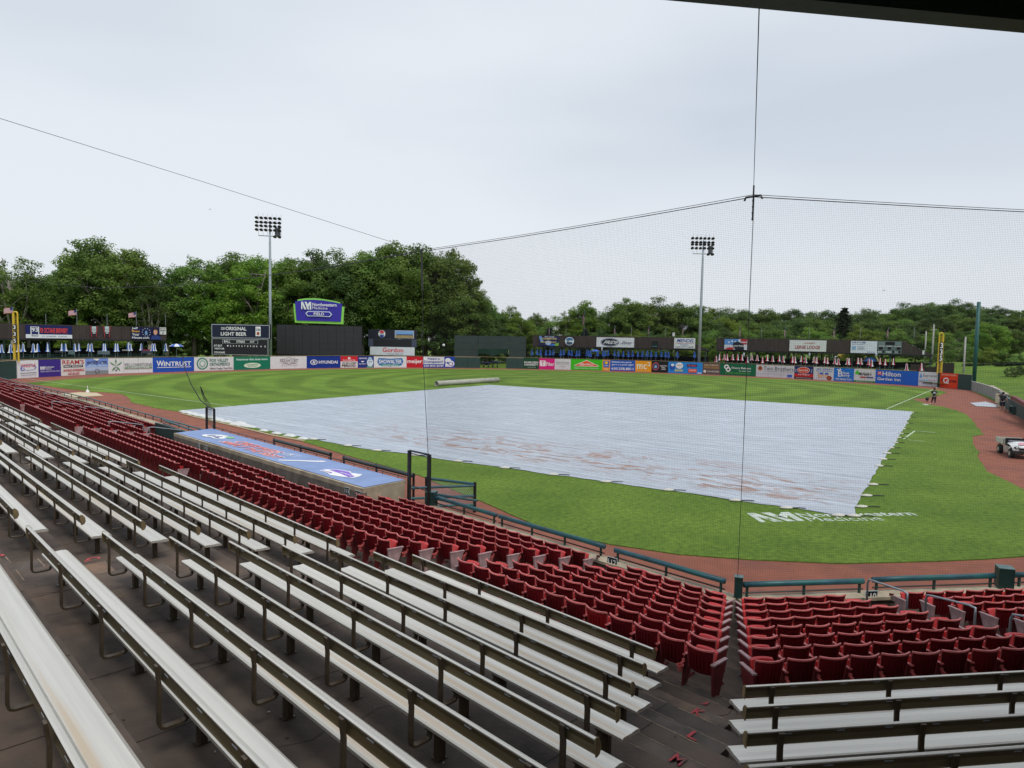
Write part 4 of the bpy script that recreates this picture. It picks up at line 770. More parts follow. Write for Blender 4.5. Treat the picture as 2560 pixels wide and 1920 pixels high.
def bench(f, blk, j, ta, tb, label, group):
    """ta<tb along the row; backrest rear edge on n = BN"""
    tm = (ta+tb)/2; L = tb-ta; rz = math.radians(82 if f == 'L' else 135); loc = P(f, tm, BN(blk, j), BZ(j)-.83)
    loc.z += .0; t = thing('bleacher_bench', label, 'bench', loc, rz, group); h = L/2
    def B(mb, name, m, sm=False):
        o = bpy.data.objects.new(name, mb.mesh(name, m, smooth=sm)); link(o, t); return o
    B(extrude(prof_plank, -h+.02, h-.02), 'seat_plank', M_alu)
    o = B(extrude(prof_back, -h, h), 'backrest', [M_alu, M_alu_dark])
    n = len(prof_back)
    for k in (8, 9, 10, 11): o.data.polygons[k].material_index = 1
    for s in (-1, 1):
        cp = MB(); pr_ = [(y*1.04-.001, (z-.745)*1.05+.745) for y, z in prof_back[:8]]+[(-.004, .79), (-.02, .655)]
        v = [V3((s*h+(0 if s > 0 else -.012)+dx, y, z)) for dx in (0, .012) for y, z in pr_]; q = len(pr_)
        cp.add(v, [(i, (i+1) % q, q+(i+1) % q, q+i) for i in range(q)]+[tuple(range(q))[::-1], tuple(range(q, 2*q))]); B(cp, 'end_cap', M_cap)
    m_ = max(2, round((L-.7)/1.62)+1)
    for i in range(m_):
        x = -h+.36+(L-.72)*i/(m_-1)
        for nm, me in (('bracket', bracket_mesh()), ('leg', leg_mesh())):
            o = bpy.data.objects.new(nm, me); o.location = (x, 0, 0); link(o, t)
    # small splice tabs under the top lip
    tb_ = MB()
    for i in range(int(L/.62)):
        x = -h+.4+i*.62+random.uniform(-.1, .1); tb_.box((x, .003, .800), (.09, .003, .010))
    B(tb_, 'lip_tabs', M_grey)['kind'] = 'stuff'
    return t
where = {'R': 'right of the corner aisle', 'L1': 'between the corner aisle and the next aisle left', 'L2': 'in the second block left of the corner', 'L3': 'in the third block left of the corner', 'L4': 'in the farthest block at the left edge'}
gl = {'R': 'bench rows right of the corner aisle', 'L1': 'bench rows left of the corner aisle', 'L2': 'bench rows in the second left block', 'L3': 'bench rows in the third left block', 'L4': 'bench rows in the farthest left block'}
def blab(j, blk): return f'aluminium bench, {od(j)} row up, {where[blk]}'
for j in range(9):
    bench('L', 'L1', j, -1.68-.455*j, 4.15+.04*j, blab(j, 'L1'), gl['L1'])
    if j < 8: bench('R', 'R', j, -2.96-.455*j, 13, blab(j, 'R'), gl['R'])
    bench('L', 'L2', j, 6.1+.12*j, 17.6+.2*j, blab(j, 'L2'), gl['L2'])
    if j < 7: bench('L', 'L3', j, 18.95+.18*j, 32.4+.3*j, blab(j, 'L3'), gl['L3'])
    if j < 6: bench('L', 'L4', j, 34.0, 46.5+.1*j, blab(j, 'L4'), gl['L4'])
for j in range(4): bench('L', 'L4', j, 48.2, 60, f'aluminium bench, {od(j)} row up, beyond the farthest aisle at left', 'bench rows beyond the farthest left aisle')

# ------------------------------------------------------------------ folding chairs
SW = .50
def chair_meshes():
    # curved back shell with a rolled rim and ribs; local x width, +y towards the back, z up; back top at y=0
    nx, nz = 10, 6; W2 = .233; mb = MB()
    def cy(x): return -.085*(x/W2)**2
    def P_(x, v, off): # v 0 bottom..1 top
        z = .40+.40*v; y = cy(x)-.055*(1-v)-.02*math.sin(v*3.1)*0; xx = x*(.90+.10*v); return V3((xx, y+off, z-.012*(x/W2)**2*0))
    for off, flip in ((0, 0), (-.02, 1)):
        b = len(mb.v)
        for i in range(nx+1):
            for k in range(nz+1): mb.v.append(P_(-W2+2*W2*i/nx, k/nz, off))
        for i in range(nx):
            for k in range(nz):
                q = [b+i*(nz+1)+k, b+(i+1)*(nz+1)+k, b+(i+1)*(nz+1)+k+1, b+i*(nz+1)+k+1]; mb.f.append(q[::-1] if flip == 0 else q); mb.m.append(0)
    for x in (-.15, -.09, -.03, .03, .09, .15):
        a, c = P_(x, .12, .004), P_(x, .80, .004); w = .012; mb.hexa([a+V3((-w, 0, 0)), a+V3((w, 0, 0)), a+V3((w, .012, 0)), a+V3((-w, .012, 0)), c+V3((-w, 0, 0)), c+V3((w, 0, 0)), c+V3((w, .012, 0)), c+V3((-w, .012, 0))])
    for x in (-.13, -.045, .045, .13): mb.box(P_(x, .05, .006), (.018, .012, .018))
    back = mb.mesh('seat_back', [M_red])
    mb = MB(); pts = [P_(-W2, 0, -.008), P_(-W2, .35, -.008), P_(-W2, .7, -.008), P_(-W2, .96, -.004)]+[P_(-W2+2*W2*i/8, 1, 0)+V3((0, .004, .004)) for i in range(9)]+[P_(W2, .96, -.004), P_(W2, .7, -.008), P_(W2, .35, -.008), P_(W2, 0, -.008)]
    mb.tube(pts, [.013]*4+[.0195]*9+[.013]*4, 5); rim = mb.mesh('rim', M_lip)
    # tipped-up pan
    mb = MB(); n = 6
    for s in (0, 1):
        for i in range(n+1):
            for k in range(5):
                x = -.2+.4*i/n; v = k/4; y = -.13-.13*v+.03*(x/.2)**2*v; z = .41+.25*v; mb.v.append(V3((x*(1-.08*v), y-(.03 if s else 0), z+(.008 if s else 0))))
    for s in (0, 1):
        b = s*(n+1)*5
        for i in range(n):
            for k in range(4):
                q = [b+i*5+k, b+(i+1)*5+k, b+(i+1)*5+k+1, b+i*5+k+1]; mb.f.append(q if s else q[::-1]); mb.m.append(0)
    for i in range(n): mb.f.append([i*5+4, (i+1)*5+4, (n+1)*5+(i+1)*5+4, (n+1)*5+i*5+4]); mb.m.append(0)
    for k in range(4):
        for i in (0, n): mb.f.append([i*5+k, i*5+k+1, (n+1)*5+i*5+k+1, (n+1)*5+i*5+k]); mb.m.append(0)
    pan = mb.mesh('seat', M_redp)
    for v in mb.v: v.z = .41+(v.z-.41)*1.14; v.y = -.13+(v.y+.13)*1.7
    pan2 = mb.mesh('seat', M_redp); pan = (pan, pan2)
    arm = MB().hexa([V3((-.022, -.40, .575)), V3((.022, -.40, .575)), V3((.026, -.03, .60)), V3((-.026, -.03, .60)), V3((-.022, -.40, .592)), V3((.022, -.40, .592)), V3((.026, -.03, .62)), V3((-.026, -.03, .62))]).mesh('armrest', M_lip)
    std = MB().hexa([V3((-.012, -.12, .03)), V3((.012, -.12, .03)), V3((.012, .0, .03)), V3((-.012, .0, .03)), V3((-.012, -.36, .575)), V3((.012, -.36, .575)), V3((.012, -.05, .595)), V3((-.012, -.05, .595))])
    std.hexa([V3((-.028, -.30, 0)), V3((.028, -.30, 0)), V3((.028, .14, 0)), V3((-.028, .14, 0)), V3((-.012, -.26, .035)), V3((.012, -.26, .035)), V3((.012, .08, .035)), V3((-.012, .08, .035))]); std = std.mesh('stanchion', M_dred)
    endp = MB().hexa([V3((-.02, -.22, .05)), V3((.02, -.22, .05)), V3((.02, -.06, .05)), V3((-.02, -.06, .05)), V3((-.024, -.43, .575)), V3((.024, -.43, .575)), V3((.024, -.02, .60)), V3((-.024, -.02, .60))])
    endp.hexa([V3((-.03, -.34, 0)), V3((.03, -.34, 0)), V3((.03, .1, 0)), V3((-.03, .1, 0)), V3((-.02, -.28, .05)), V3((.02, -.28, .05)), V3((.02, .04, .05)), V3((-.02, .04, .05))]); endp = endp.mesh('end_panel', M_pink)
    enda = MB().hexa([V3((-.03, -.46, .577)), V3((.03, -.46, .577)), V3((.035, -.02, .602)), V3((-.035, -.02, .602)), V3((-.03, -.46, .60)), V3((.03, -.46, .60)), V3((.035, -.02, .627)), V3((-.035, -.02, .627))]).mesh('armrest', M_pink)
    mb = MB(); c = V3((0, .085, .44)); n = 12
    mb.lathe(c, [(.040, -.055), (.047, .03)], n); mb.lathe(c+V3((0, 0, .035)), [(.044, -.008), (.058, -.008), (.058, .008), (.044, .008), (.044, -.008)], n); mb.box((0, .02, .48), (.03, .06, .05)); mb.box((0, -.02, .52), (.045, .03, .05))
    cup = mb.mesh('cup_holder', [M_lip])
    low = MB()   # simplified chair for the far mass
    for i in range(4):
        x0, x1 = -W2+2*W2*i/4, -W2+2*W2*(i+1)/4
        low.quad(P_(x1, 0, 0), P_(x0, 0, 0), P_(x0, 1, 0), P_(x1, 1, 0), 0)
        a, b = P_(x0, 1, 0), P_(x1, 1, 0); low.hexa([a+V3((0, -.03, -.01)), b+V3((0, -.03, -.01)), b+V3((0, .014, -.01)), a+V3((0, .014, -.01)), a+V3((0, -.03, .015)), b+V3((0, -.03, .015)), b+V3((0, .014, .015)), a+V3((0, .014, .015))], 1)
    low.quad(V3((-.19, -.14, .42)), V3((.19, -.14, .42)), V3((.18, -.25, .66)), V3((-.18, -.25, .66)), 2)
    low.hexa([V3((.235, -.25, 0)), V3((.26, -.25, 0)), V3((.26, .03, 0)), V3((.235, .03, 0)), V3((.235, -.4, .6)), V3((.26, -.4, .6)), V3((.26, -.05, .62)), V3((.235, -.05, .62))], 3)
    return back, rim, pan, arm, std, endp, enda, cup, low
cend_shaded = None
cb_, crim, cpan, carm, cstd, cend, cenda, ccup, CLOW = chair_meshes()
cbh_ = cb_.copy(); cbh_.materials.clear(); cbh_.materials.append(mat('new_red_plastic', (.30, .008, .012), .4)); cbh_.name = 'seat_back'
cend_shaded = cend.copy(); cend_shaded.materials.clear(); cend_shaded.materials.append(M_dred); cend_shaded.name = 'end_panel'  # end panel copy for the corner gutter, shade of the narrow gap painted in
slots = []   # (distance, f, blk, k, x, pitch, endL, endR, label, rz)
ROWN = ['front', 'second', 'third', 'fourth', 'fifth', 'sixth', 'seventh', 'rear']
def row(f, blk, k, ta, tb, desc, rev=False):
    n = max(1, round((tb-ta)/.515)); p = (tb-ta)/n
    for i in range(n):
        tt = ta+p*(i+.5); q = P(f, tt, CN(f, blk, k), ZT(k)-.84); idx = (n-1-i) if rev else i
        slots.append([(q-CAM).length, f, blk, k, q, p, i == 0, i == n-1, (idx, ROWN[k], desc), n])
for k in range(8):
    row('R', 'R', k, .12-.335*k, 2.62+.128*k, 'right of the corner gutter')
    row('R', 'R', k, 4.13+.13*k, 12, 'right of the handrail aisle')
    row('L', 'L1', k, .25-.335*k, 3.02+.14*k, 'left of the corner gutter')
    if k < 3: row('L', 'L2', k, 4.35+.23*k, 13.0+.2*k, 'left of the sign 112 aisle')
    else:
        row('L', 'L2', k, 4.35+.23*k, 13.9+.5*k, 'left of the sign 112 aisle'); row('L', 'L3', k, 15.2+.53*k, 31.6+.1*k, 'left of the mid-dugout aisle')
    row('L', 'L4', k, (33.2 if k > 2 else 38.5)+.1*k, 47.0, 'beyond the dugout'); row('L', 'L4', k, 48.4, 61.4, 'x'); row('L', 'L4', k, 62.8, 75.2, 'x'); row('L', 'L4', k, 76.6, 95, 'x')
slots.sort(key=lambda s: s[0])
def vis(q):
    if depth(q) < 1: return False
    u, v = px(q+V3((0, 0, .7))); return -60 < u < 2680 and v < 2000
inview = [s for s in slots if vis(s[4])]; far = [s for s in slots if not vis(s[4]) and s[0] < 40]+inview[300:]
for s in inview[:300]:
    d, f, blk, k, q, p, eL, eR, (idx, rn, desc), n = s
    rz = math.radians(82 if f == 'L' else 135)+random.uniform(-.02, .02)
    tilt = random.gauss(0, .012)
    lab = f'red folding stadium seat, {od(idx)} {desc} in the {rn} row'
    t = thing('stadium_seat', lab, 'seat', q, rz, 'red folding stadium seats'); sc = p/.515
    def A(nm, me, x=0, y=0):
        o = bpy.data.objects.new(nm, me); o.location = (x, y, 0); link(o, t)
        return o
    u_, v_ = px(q+V3((0, 0, .6))); hot = abs(u_-1500) < 26 and abs(v_-1560) < 40 and blk == 'L1' and k == 7
    if hot: t['label'] = f'brightest red seat, less faded than its neighbours, {od(idx)} from the gutter in the rear row'
    A('seat_back', cbh_ if hot else cb_); A('rim', crim); pz = A('seat', cpan[1 if (eL or eR) else 0]); pz.location.z = random.uniform(-.015, .01); pz.rotation_euler.x = random.gauss(0, .02)
    for ch_ in (t,): ch_.rotation_euler.x = tilt
    pos = 1 if f == 'L' else -1                        # +x = increasing t for L, decreasing t for R
    lowEnd, hiEnd = -p/2*pos, p/2*pos
    dk = (blk == 'L1' and eL) or (blk == 'R' and eL and 'gutter' in desc)
    if eL: A('end_panel', cend_shaded if dk else cend, lowEnd); A('armrest', cenda, lowEnd)
    else: A('stanchion', cstd, lowEnd); A('armrest', carm, lowEnd); A('cup_holder', ccup, lowEnd, -.02)
    if eR: A('end_panel', cend, hiEnd); A('armrest', cenda, hiEnd)
mb = MB()

for s in far:
    d, f, blk, k, q, p, eL, eR, _, n = s; M4 = Matrix.Translation(q) @ Matrix.Rotation(math.radians(82 if f == 'L' else 135), 4, 'Z'); b = len(mb.v)
    mb.v += [M4 @ v for v in CLOW.v]; mb.f += [[b+i for i in fc] for fc in CLOW.f]; mb.m += CLOW.m
    if eL or eR:
        x = (p/2 if eR else -p/2)*(1 if f == 'L' else -1); c = [V3((x-.02, -.22, .05)), V3((x+.02, -.22, .05)), V3((x+.02, -.06, .05)), V3((x-.02, -.06, .05)), V3((x-.024, -.43, .575)), V3((x+.024, -.43, .575)), V3((x+.024, -.02, .6)), V3((x-.024, -.02, .6))]
        mb.hexa([M4 @ v for v in c], 4)
tag(mb.build('far_stadium_seats', [M_red, M_lip, M_redp, M_dred, M_pink]), 'mass of small red stadium seats in the far left rows', 'seats', kind='stuff')

# ------------------------------------------------------------------ safety net and cables
M_net = mat('black_netting_cord', (.015, .015, .018), .8)
M_cable = mat('black_cable', (.02, .02, .022), .6)
netlab = {}
def strand(mb, a, b, r):
    d = (b-a).normalized(); x = d.orthogonal().normalized(); y = d.cross(x)
    ps = [x*r, x*-.5*r+y*.866*r, x*-.5*r-y*.866*r]; mb.add([a+p for p in ps]+[b+p for p in ps], ((0, 1, 4, 3), (1, 2, 5, 4), (2, 0, 3, 5)))
def netpanel(f, t0, t1, zb, zt, lab, pitch=.0445, r=.00125):
    """zb, zt: functions of t"""
    t = thing('safety_net', lab, 'net', P(f, t0, -.8, zb(t0))); mb = MB(); n = int(abs(t1-t0)/pitch)
    ts = [t0+(t1-t0)*i/n for i in range(n+1)]
    for x in ts: strand(mb, P(f, x, -.8, zb(x)), P(f, x, -.8, zt(x)), r)
    z = min(zb(t0), zb(t1)); top = max(zt(t0), zt(t1))
    while z < top:
        z += pitch
        # clip each horizontal cord to where it lies under the top cord
        seg = [x for x in ts if z <= zt(x)]
        if len(seg) > 2:
            m_ = 6
            for i in range(m_): strand(mb, P(f, seg[0]+(seg[-1]-seg[0])*i/m_, -.8, z), P(f, seg[0]+(seg[-1]-seg[0])*(i+1)/m_, -.8, z), r)
    o = mb.build('netting', M_net, t); o['kind'] = 'stuff'
    pts = [P(f, t0+(t1-t0)*i/16, -.8, zt(t0+(t1-t0)*i/16)) for i in range(17)]
    MB().tube(pts, .011, 5).build('top_cable', M_cable, t); MB().tube([p+V3((0, 0, .05)) for p in pts], .007, 4).build('support_wire', M_cable, t)
    if lab.startswith('fine black net left'):
        pass
    return t
TJ = .40
netpanel('R', TJ, 16, lambda t: .94, lambda t: 10.09-.03*math.sin(math.pi*min(1, (t-TJ)/12)), 'fine black net right of the corner seam')
zl = lambda t: 10.09+(9.82-10.09)*(t-TJ)/12.2-.05*math.sin(math.pi*(t-TJ)/12.3)
netpanel('L', TJ, 12.5, lambda t: .94, zl, 'fine black net left of the corner seam')
t = thing('net_seam', 'black vertical cord where the two nets meet at the corner', 'cable', P('L', TJ, -.8, 1))
MB().tube([P('L', TJ, -.8, .9), P('L', TJ-.02, -.8, 10.1)], .0075, 5).build('cord', M_cable, t)
J = P('L', TJ, -.8, 10.1)
MB().tube([J+V3((0, 0, -.55)), J+V3((0, 0, .25))], .02, 6).build('turnbuckle', M_black, t)
for i in range(4): MB().box(J-V3((0, 0, .1+.14*i)), (.07, .03, .035)).build('clamp', M_black, t)
for s in (-1, 1): MB().tube([J, J+pol(82)*.18*s, J+pol(82)*.22*s+V3((0, 0, -.08))], .025, 5).build('clamp', M_black, t)
t = thing('net_seam', 'black vertical cord ending the net above the dugout gate', 'cable', P('L', 12.4, -.8, 2))
MB().tube([P('L', 12.9, -.8, 9.82), P('L', 12.78, -.8, 6), P('L', 12.42, -.8, 2.45)], .010, 5).build('cord', M_cable, t)
MB().tube([P('L', 12.95, -.8, 9.9), P('L', 12.86, -.8, 8.4)], .035, 5).build('gathered_net', M_cable, t)
def cable(pts, r, lab, name='cable'):
    tag(MB().tube(pts, r, 4).build(name, M_cable), lab, 'cable')
e1 = P('L', 12.9, -.8, 9.86)
c2 = [P('L', tt, -.8, zz) for tt, zz in ((12.9, 9.84), (16, 9.74), (20, 9.64), (26.5, 9.60), (33, 9.62), (40, 9.72), (54.5, 10.15), (70, 11.2), (85, 12.3), (99.5, 13.45), (112, 14.6))]
cable(c2, .018, 'sagging black cable crossing in front of the trees from the net top leftwards')
hv = AT(1898, 18, 8.6); cable([J, AT(1898, 16, 7.0)], .006, 'thin black cable from the net corner up to the roof edge')
aa = onN(990, 610, -.8); cable([AT(1051, 628, depth(e1)), AT(500, 452, 21), AT(0, 296, 16.5), AT(-500, 150, 13)], .0065, 'thin guy wire sloping down across the left sky')
t = thing('gathered_netting', 'dark gathered netting rope swooping down to the left dugout frame', 'netting', P('L', 32.6, -.8, 2.4))
top = [(457, 893), (463, 925), (478, 962), (500, 1000), (520, 1017)]
for off, m0 in ((0, .018), (1, .03)):
    pts = []
    for i, (u, v) in enumerate(top): pts.append(AT(u+off*i*.3, v, 41-0.4*i))
    MB().tube(pts, .016+.01*off, 5).build('rope', M_cable, t)
mb = MB(); A_ = [AT(u, v, 41) for u, v in ((500, 965), (506, 990), (516, 1015), (520, 1060))]; B_ = [AT(u, v, 41) for u, v in ((503, 968), (513, 992), (528, 1013), (532, 1068))]
for i in range(9):
    pts = [a.lerp(b, i/8) for a, b in zip(A_, B_)]; mb.tube(pts, .008, 3, cap=False)
mb.build('loose_net', M_cable, t)
# grandstand roof over the block behind home, only its edge is in view
t = thing('grandstand_roof', 'dark green steel roof edge cutting the top right corner of the view', 'roof', P('R', 10, 9, 10))
def rb(t0, t1, n0, n1, z0, z1, nm, m_, th=.0):
    a = [P('R', t0, n0, z0), P('R', t0, n1, z0), P('R', t1, n1, z0), P('R', t1, n0, z0)]; b = [p+V3((0, 0, z1-z0)) for p in a]
    MB().hexa([a[0], a[1], a[2], a[3], b[0], b[1], b[2], b[3]][::1]).build(nm, m_, t)
M_rg = mat('roof_green', (.035, .06, .045), .6); M_ru = mat('roof_underside', (.02, .024, .022), .8)
rb(-5.6, 44, 7.70, 7.95, 10.0, 10.9, 'fascia', M_rg); rb(-5.6, 44, 7.96, 24, 10.45, 10.6, 'deck', M_ru)
for i in range(8): rb(-5.4+i*6.2, -5.15+i*6.2, 7.96, 24, 9.98, 10.44, 'beam', M_ru)
for i in range(4): rb(-5.6, 44, 8.9+i*1.6, 9.05+i*1.6, 10.2, 10.44, 'purlin', M_ru)
# rear wall of the concourse behind the viewer
t = thing('concourse_wall', 'dark concourse wall behind the highest bench rows', 'wall', P('R', 10, 22, 3))
a, b = P('R', -11, 22, 3), P('R', 44, 22, 3); th = P('R', 0, .3)-P('R', 0, 0)
MB().hexa([a, a+th, b+th, b, a+V3((0, 0, 7.4)), a+th+V3((0, 0, 7.4)), b+th+V3((0, 0, 7.4)), b+V3((0, 0, 7.4))]).build('wall', M_wood, t)
a, b = P('L', -11, 22, 3), P('L', 60, 22, 3); th = P('L', 0, .3)-P('L', 0, 0)
MB().hexa([b, b+th, a+th, a, b+V3((0, 0, 5)), b+th+V3((0, 0, 5)), a+th+V3((0, 0, 5)), a+V3((0, 0, 5))]).build('wall', M_wood, t)
# ------------------------------------------------------------------ decks beyond the outfield wall
PLANES = []
def bd(name, lab, cat, u0, u1, v0, v1, D0, D1, colr, ops=(), th=.1, group=None, step=.012):
    """upright board whose front fills columns u0..u1 and rows v0 (top)..v1 (bottom, left end) at depths D0..D1"""
    pl = next((q for q in PLANES if q[0] <= u0 <= q[1]), None) if v0 < 890 and D0 > 110 and 'banner' in name+cat+lab or cat in ('emblem', 'sign') and 'pavilion' in lab else None
    if pl:
        def hit(u, v):
            d = ray(u, v); A0 = pl[2]+pl[3]*(.06+th); return CAM+d*((A0-CAM).dot(pl[3])/d.dot(pl[3]))
        a, b, c = hit(u0, v1), hit(u1, v1), hit(u0, v0)
    else: a, b, c = AT(u0, v1, D0), AT(u1, v1, D1), AT(u0, v0, D0)
    b.z = a.z; H = c.z-a.z
    return board(name, lab, cat, a, b, H, colr, ops, th, group, step)
def deck(name, lab, uL, uR, vtL, vbL, vtR, vbR, DL, DR, hip=False, back=9):
    A, B = AT(uL, vbL, DL), AT(uR, vbR, DR); At, Bt = AT(uL, vtL, DL), AT(uR, vtR, DR); z0, z1 = (A.z+B.z)/2, (At.z+Bt.z)/2
    A.z = B.z = z0; d = (B-A).normalized(); N = V3((d.y, -d.x, 0))
    if N.dot(CAM-A) < 0: N = -N
    t = thing(name, lab, 'pavilion', (A+B)/2); L = (B-A).length; H = V3((0, 0, z1-z0)); n = max(4, int(L/1.25))
    hc = 5.5 if hip else 0
    for i in range(n):   # upright cladding boards of the fascia
        p, q = A+d*(L*i/n+.015), A+d*(L*(i+1)/n-.015); o_ = N*(.03 if i % 2 else 0)
        Hp, Hq = H, H
        if hip:
            s0, s1 = L-(L*i/n), L-(L*(i+1)/n)
            Hp = H*min(1, s0/hc); Hq = H*min(1, max(.02, s1/hc))
        MB().hexa([p+o_, q+o_, q+o_-N*.1, p+o_-N*.1, p+o_+Hp, q+o_+Hq, q+o_-N*.1+Hq, p+o_-N*.1+Hp]).build('fascia_board', M_wood, t)
    e = V3((0, 0, 1)); bk = -N*back
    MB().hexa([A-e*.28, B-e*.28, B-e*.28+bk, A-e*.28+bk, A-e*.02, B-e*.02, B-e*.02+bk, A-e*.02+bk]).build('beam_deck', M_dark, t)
    b2 = B-d*(hc*.9)
    MB().hexa([A+H*.9, b2+H*.9, b2+H*.9+bk, A+H*.9+bk, A+H*.99-N*.11, b2+H*.99-N*.11, b2+H*.99+bk, A+H*.99+bk]).build('roof', M_wood, t)
    m_ = max(3, round(L/7))
    for i in range(m_+1):
        for bb in (-.6, -back+.4):
            q = A+d*(.4+(L-.8)*i/m_)+N*bb; MB().box((q.x, q.y, (z0+1.2)/2+.3), (.24, .24, z0-1.2), math.atan2(d.y, d.x)).build('post', M_green, t)
    fl = N*7; zf = 1.95
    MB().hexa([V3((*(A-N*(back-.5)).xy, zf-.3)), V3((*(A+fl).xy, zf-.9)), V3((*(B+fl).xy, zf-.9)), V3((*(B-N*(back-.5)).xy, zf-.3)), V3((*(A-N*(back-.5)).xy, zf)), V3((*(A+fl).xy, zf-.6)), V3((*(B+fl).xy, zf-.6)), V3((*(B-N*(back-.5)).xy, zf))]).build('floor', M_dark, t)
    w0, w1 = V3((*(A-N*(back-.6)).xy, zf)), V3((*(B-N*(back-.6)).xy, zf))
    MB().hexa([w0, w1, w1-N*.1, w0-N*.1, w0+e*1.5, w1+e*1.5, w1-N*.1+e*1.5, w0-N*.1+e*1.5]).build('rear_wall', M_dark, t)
    PLANES.append((uL, uR, A, N)); return A, B, N, z0, z1
DLf = lambda u: 119+u*23/416
DMf = lambda u: 172-(u-1331)*14/430
DRf = lambda u: 160-(u-1790)*23/541
deck('deck_pavilion', 'long dark brown pavilion above the left field wall with blue and white umbrellas', -120, 416, 806, 843.5, 817.8, 851, DLf(-120), DLf(416))
deck('deck_pavilion', 'dark brown pavilion beyond centre right field over blue umbrellas', 1331, 1768, 839, 865, 843.5, 873.5, DMf(1331), DMf(1768), hip=True)
deck('deck_pavilion', 'dark brown pavilion with sloping right end over red umbrellas', 1790, 2332, 845.5, 874.8, 852.5, 887, DRf(1790), DRf(2332), hip=True)
o5 = .25
bd('banner', 'navy and white brewery banner on the left pavilion', 'banner', 64.5, 180.5, 812, 845, DLf(64.5)-o5, DLf(180.5)-o5, (22, 30, 84), [('r', 0, 0, 1, .29, (214, 216, 220)), ('r', .10, .10, .28, .88, (235, 235, 238)), ('r', .12, .14, .26, .84, (30, 40, 95)), ('b', '93', .125, .48, .255, .80, WH), ('r', .13, .2, .25, .28, WH), ('b', '93 OCTANE BREWERY', .30, .40, .90, .80, (225, 75, 70)), ('t', 'ST. CHARLES,  ILLINOIS', .34, .1, .88, .2, (70, 80, 110))])
for i, u in enumerate((225.5, 258)):
    D = DLf(u+8)-o5; bd('emblem_sign', f'tapered red edged banner with white bars, {["left", "right"][i]} one of the pair on the left pavilion', 'banner', u, u+19, 814.5, 843, D, D+.8, (44, 38, 42), [('p', ((.02, .98), (.12, .98), (.25, 0), (.17, 0)), (170, 50, 60)), ('p', ((.98, .98), (.88, .98), (.75, 0), (.83, 0)), (170, 50, 60))]+[('r', .22, y, .78, y+.10, (205, 225, 232)) for y in (.84, .68, .50)]+[('r', .32, .34, .68, .42, (205, 225, 232))], .04)
bd('banner', 'navy portrait banner with white and orange website lettering on the left pavilion', 'banner', 328.5, 401, 817, 848, DLf(328.5)-o5, DLf(401)-o5, (24, 26, 66), [('b', 'Jeff', .02, .78, .22, .97, WH), ('b', 'Buys', .02, .54, .28, .74, (240, 165, 50)), ('b', 'Your', .02, .30, .27, .50, WH), ('b', 'House.com', .02, .05, .60, .24, WH), ('p', ((.46, .38), (.46, .6), (.5, .75), (.54, .6), (.54, .38)), (110, 150, 190))]+[('e', .5+.14*math.cos(a*math.pi/5), .58+.32*math.sin(a*math.pi/5), .012, .03, (200, 215, 235)) for a in range(10)]+[('p', ((.64, 0), (.68, .28), (.80, .42), (.92, .28), (1, .2), (1, 0)), (40, 60, 120)), ('e', .81, .62, .07, .24, (200, 150, 125)), ('p', ((.74, .70), (.75, .92), (.82, .96), (.88, .88), (.88, .72), (.84, .8), (.77, .8)), (50, 35, 30))])
bd('banner', 'small white pitch speed panel at the right end of the left pavilion', 'sign', 399, 415.5, 818.5, 836, DLf(399)-.45, DLf(415.5)-.45, (205, 205, 202), [('b', 'PITCH', .08, .70, .92, .92, (60, 60, 60)), ('b', 'SPEED', .08, .45, .92, .64, (60, 60, 60)), ('p', ((.45, .35), (.55, .35), (.55, .2), (.62, .2), (.5, .05), (.38, .2), (.45, .2)), BK)])
bd('banner', 'dark blue and green champions banner at the left end of the middle pavilion', 'banner', 1347, 1396.5, 839, 864, DMf(1347)-o5, DMf(1396)-o5, (34, 40, 80), [('p', ((0, .9), (.1, 1), (.25, .4), (.1, .35)), (110, 150, 200)), ('p', ((.55, 0), (1, .35), (1, .05), (.95, 0)), (120, 170, 60)), ('p', ((.45, 0), (.75, .25), (.85, 0)), (60, 110, 190)), ('b', '2023 CLASS', .28, .84, .78, .97, (200, 205, 225)), ('b', 'CHAMPIONS', .12, .62, .90, .80, (215, 195, 130)), ('e', .48, .3, .15, .22, (170, 185, 215)), ('b', 'MIDWEST LEAGUE', .1, .30, .88, .44, (215, 195, 130))])
t = bd('emblem_sign', 'round pale blue team emblem on the middle pavilion fascia', 'emblem', 1411, 1436, 842, 863.5, DMf(1411)-.2, DMf(1436)-.2, (50, 38, 36), [('e', .5, .5, .46, .48, (195, 210, 222)), ('e', .5, .66, .34, .24, (70, 110, 150)), ('e', .5, .28, .3, .2, (60, 75, 100)), ('r', .1, .4, .9, .58, (205, 215, 225)), ('e', .36, .5, .08, .1, (80, 120, 90))], .03)
bd('banner', 'white banner with dark oval store badge on the middle pavilion', 'banner', 1491, 1585, 843, 867, DMf(1491)-o5, DMf(1585)-o5, (206, 208, 210), [('e', .36, .5, .25, .44, (60, 66, 92)), ('e', .36, .5, .235, .40, (180, 184, 195)), ('e', .36, .5, .22, .36, (26, 30, 50)), ('b', 'PRIDE', .18, .32, .54, .66, WH, .2), ('t', 'Stores', .62, .32, .90, .66, (50, 54, 90), .3)])
bd('banner', 'small dark square banner with teal line on the middle pavilion', 'banner', 1629, 1645, 852.5, 868, DMf(1629)-o5, DMf(1645)-o5, (26, 32, 34), [('b', 'cooler', .08, .1, .92, .26, (70, 150, 150))])
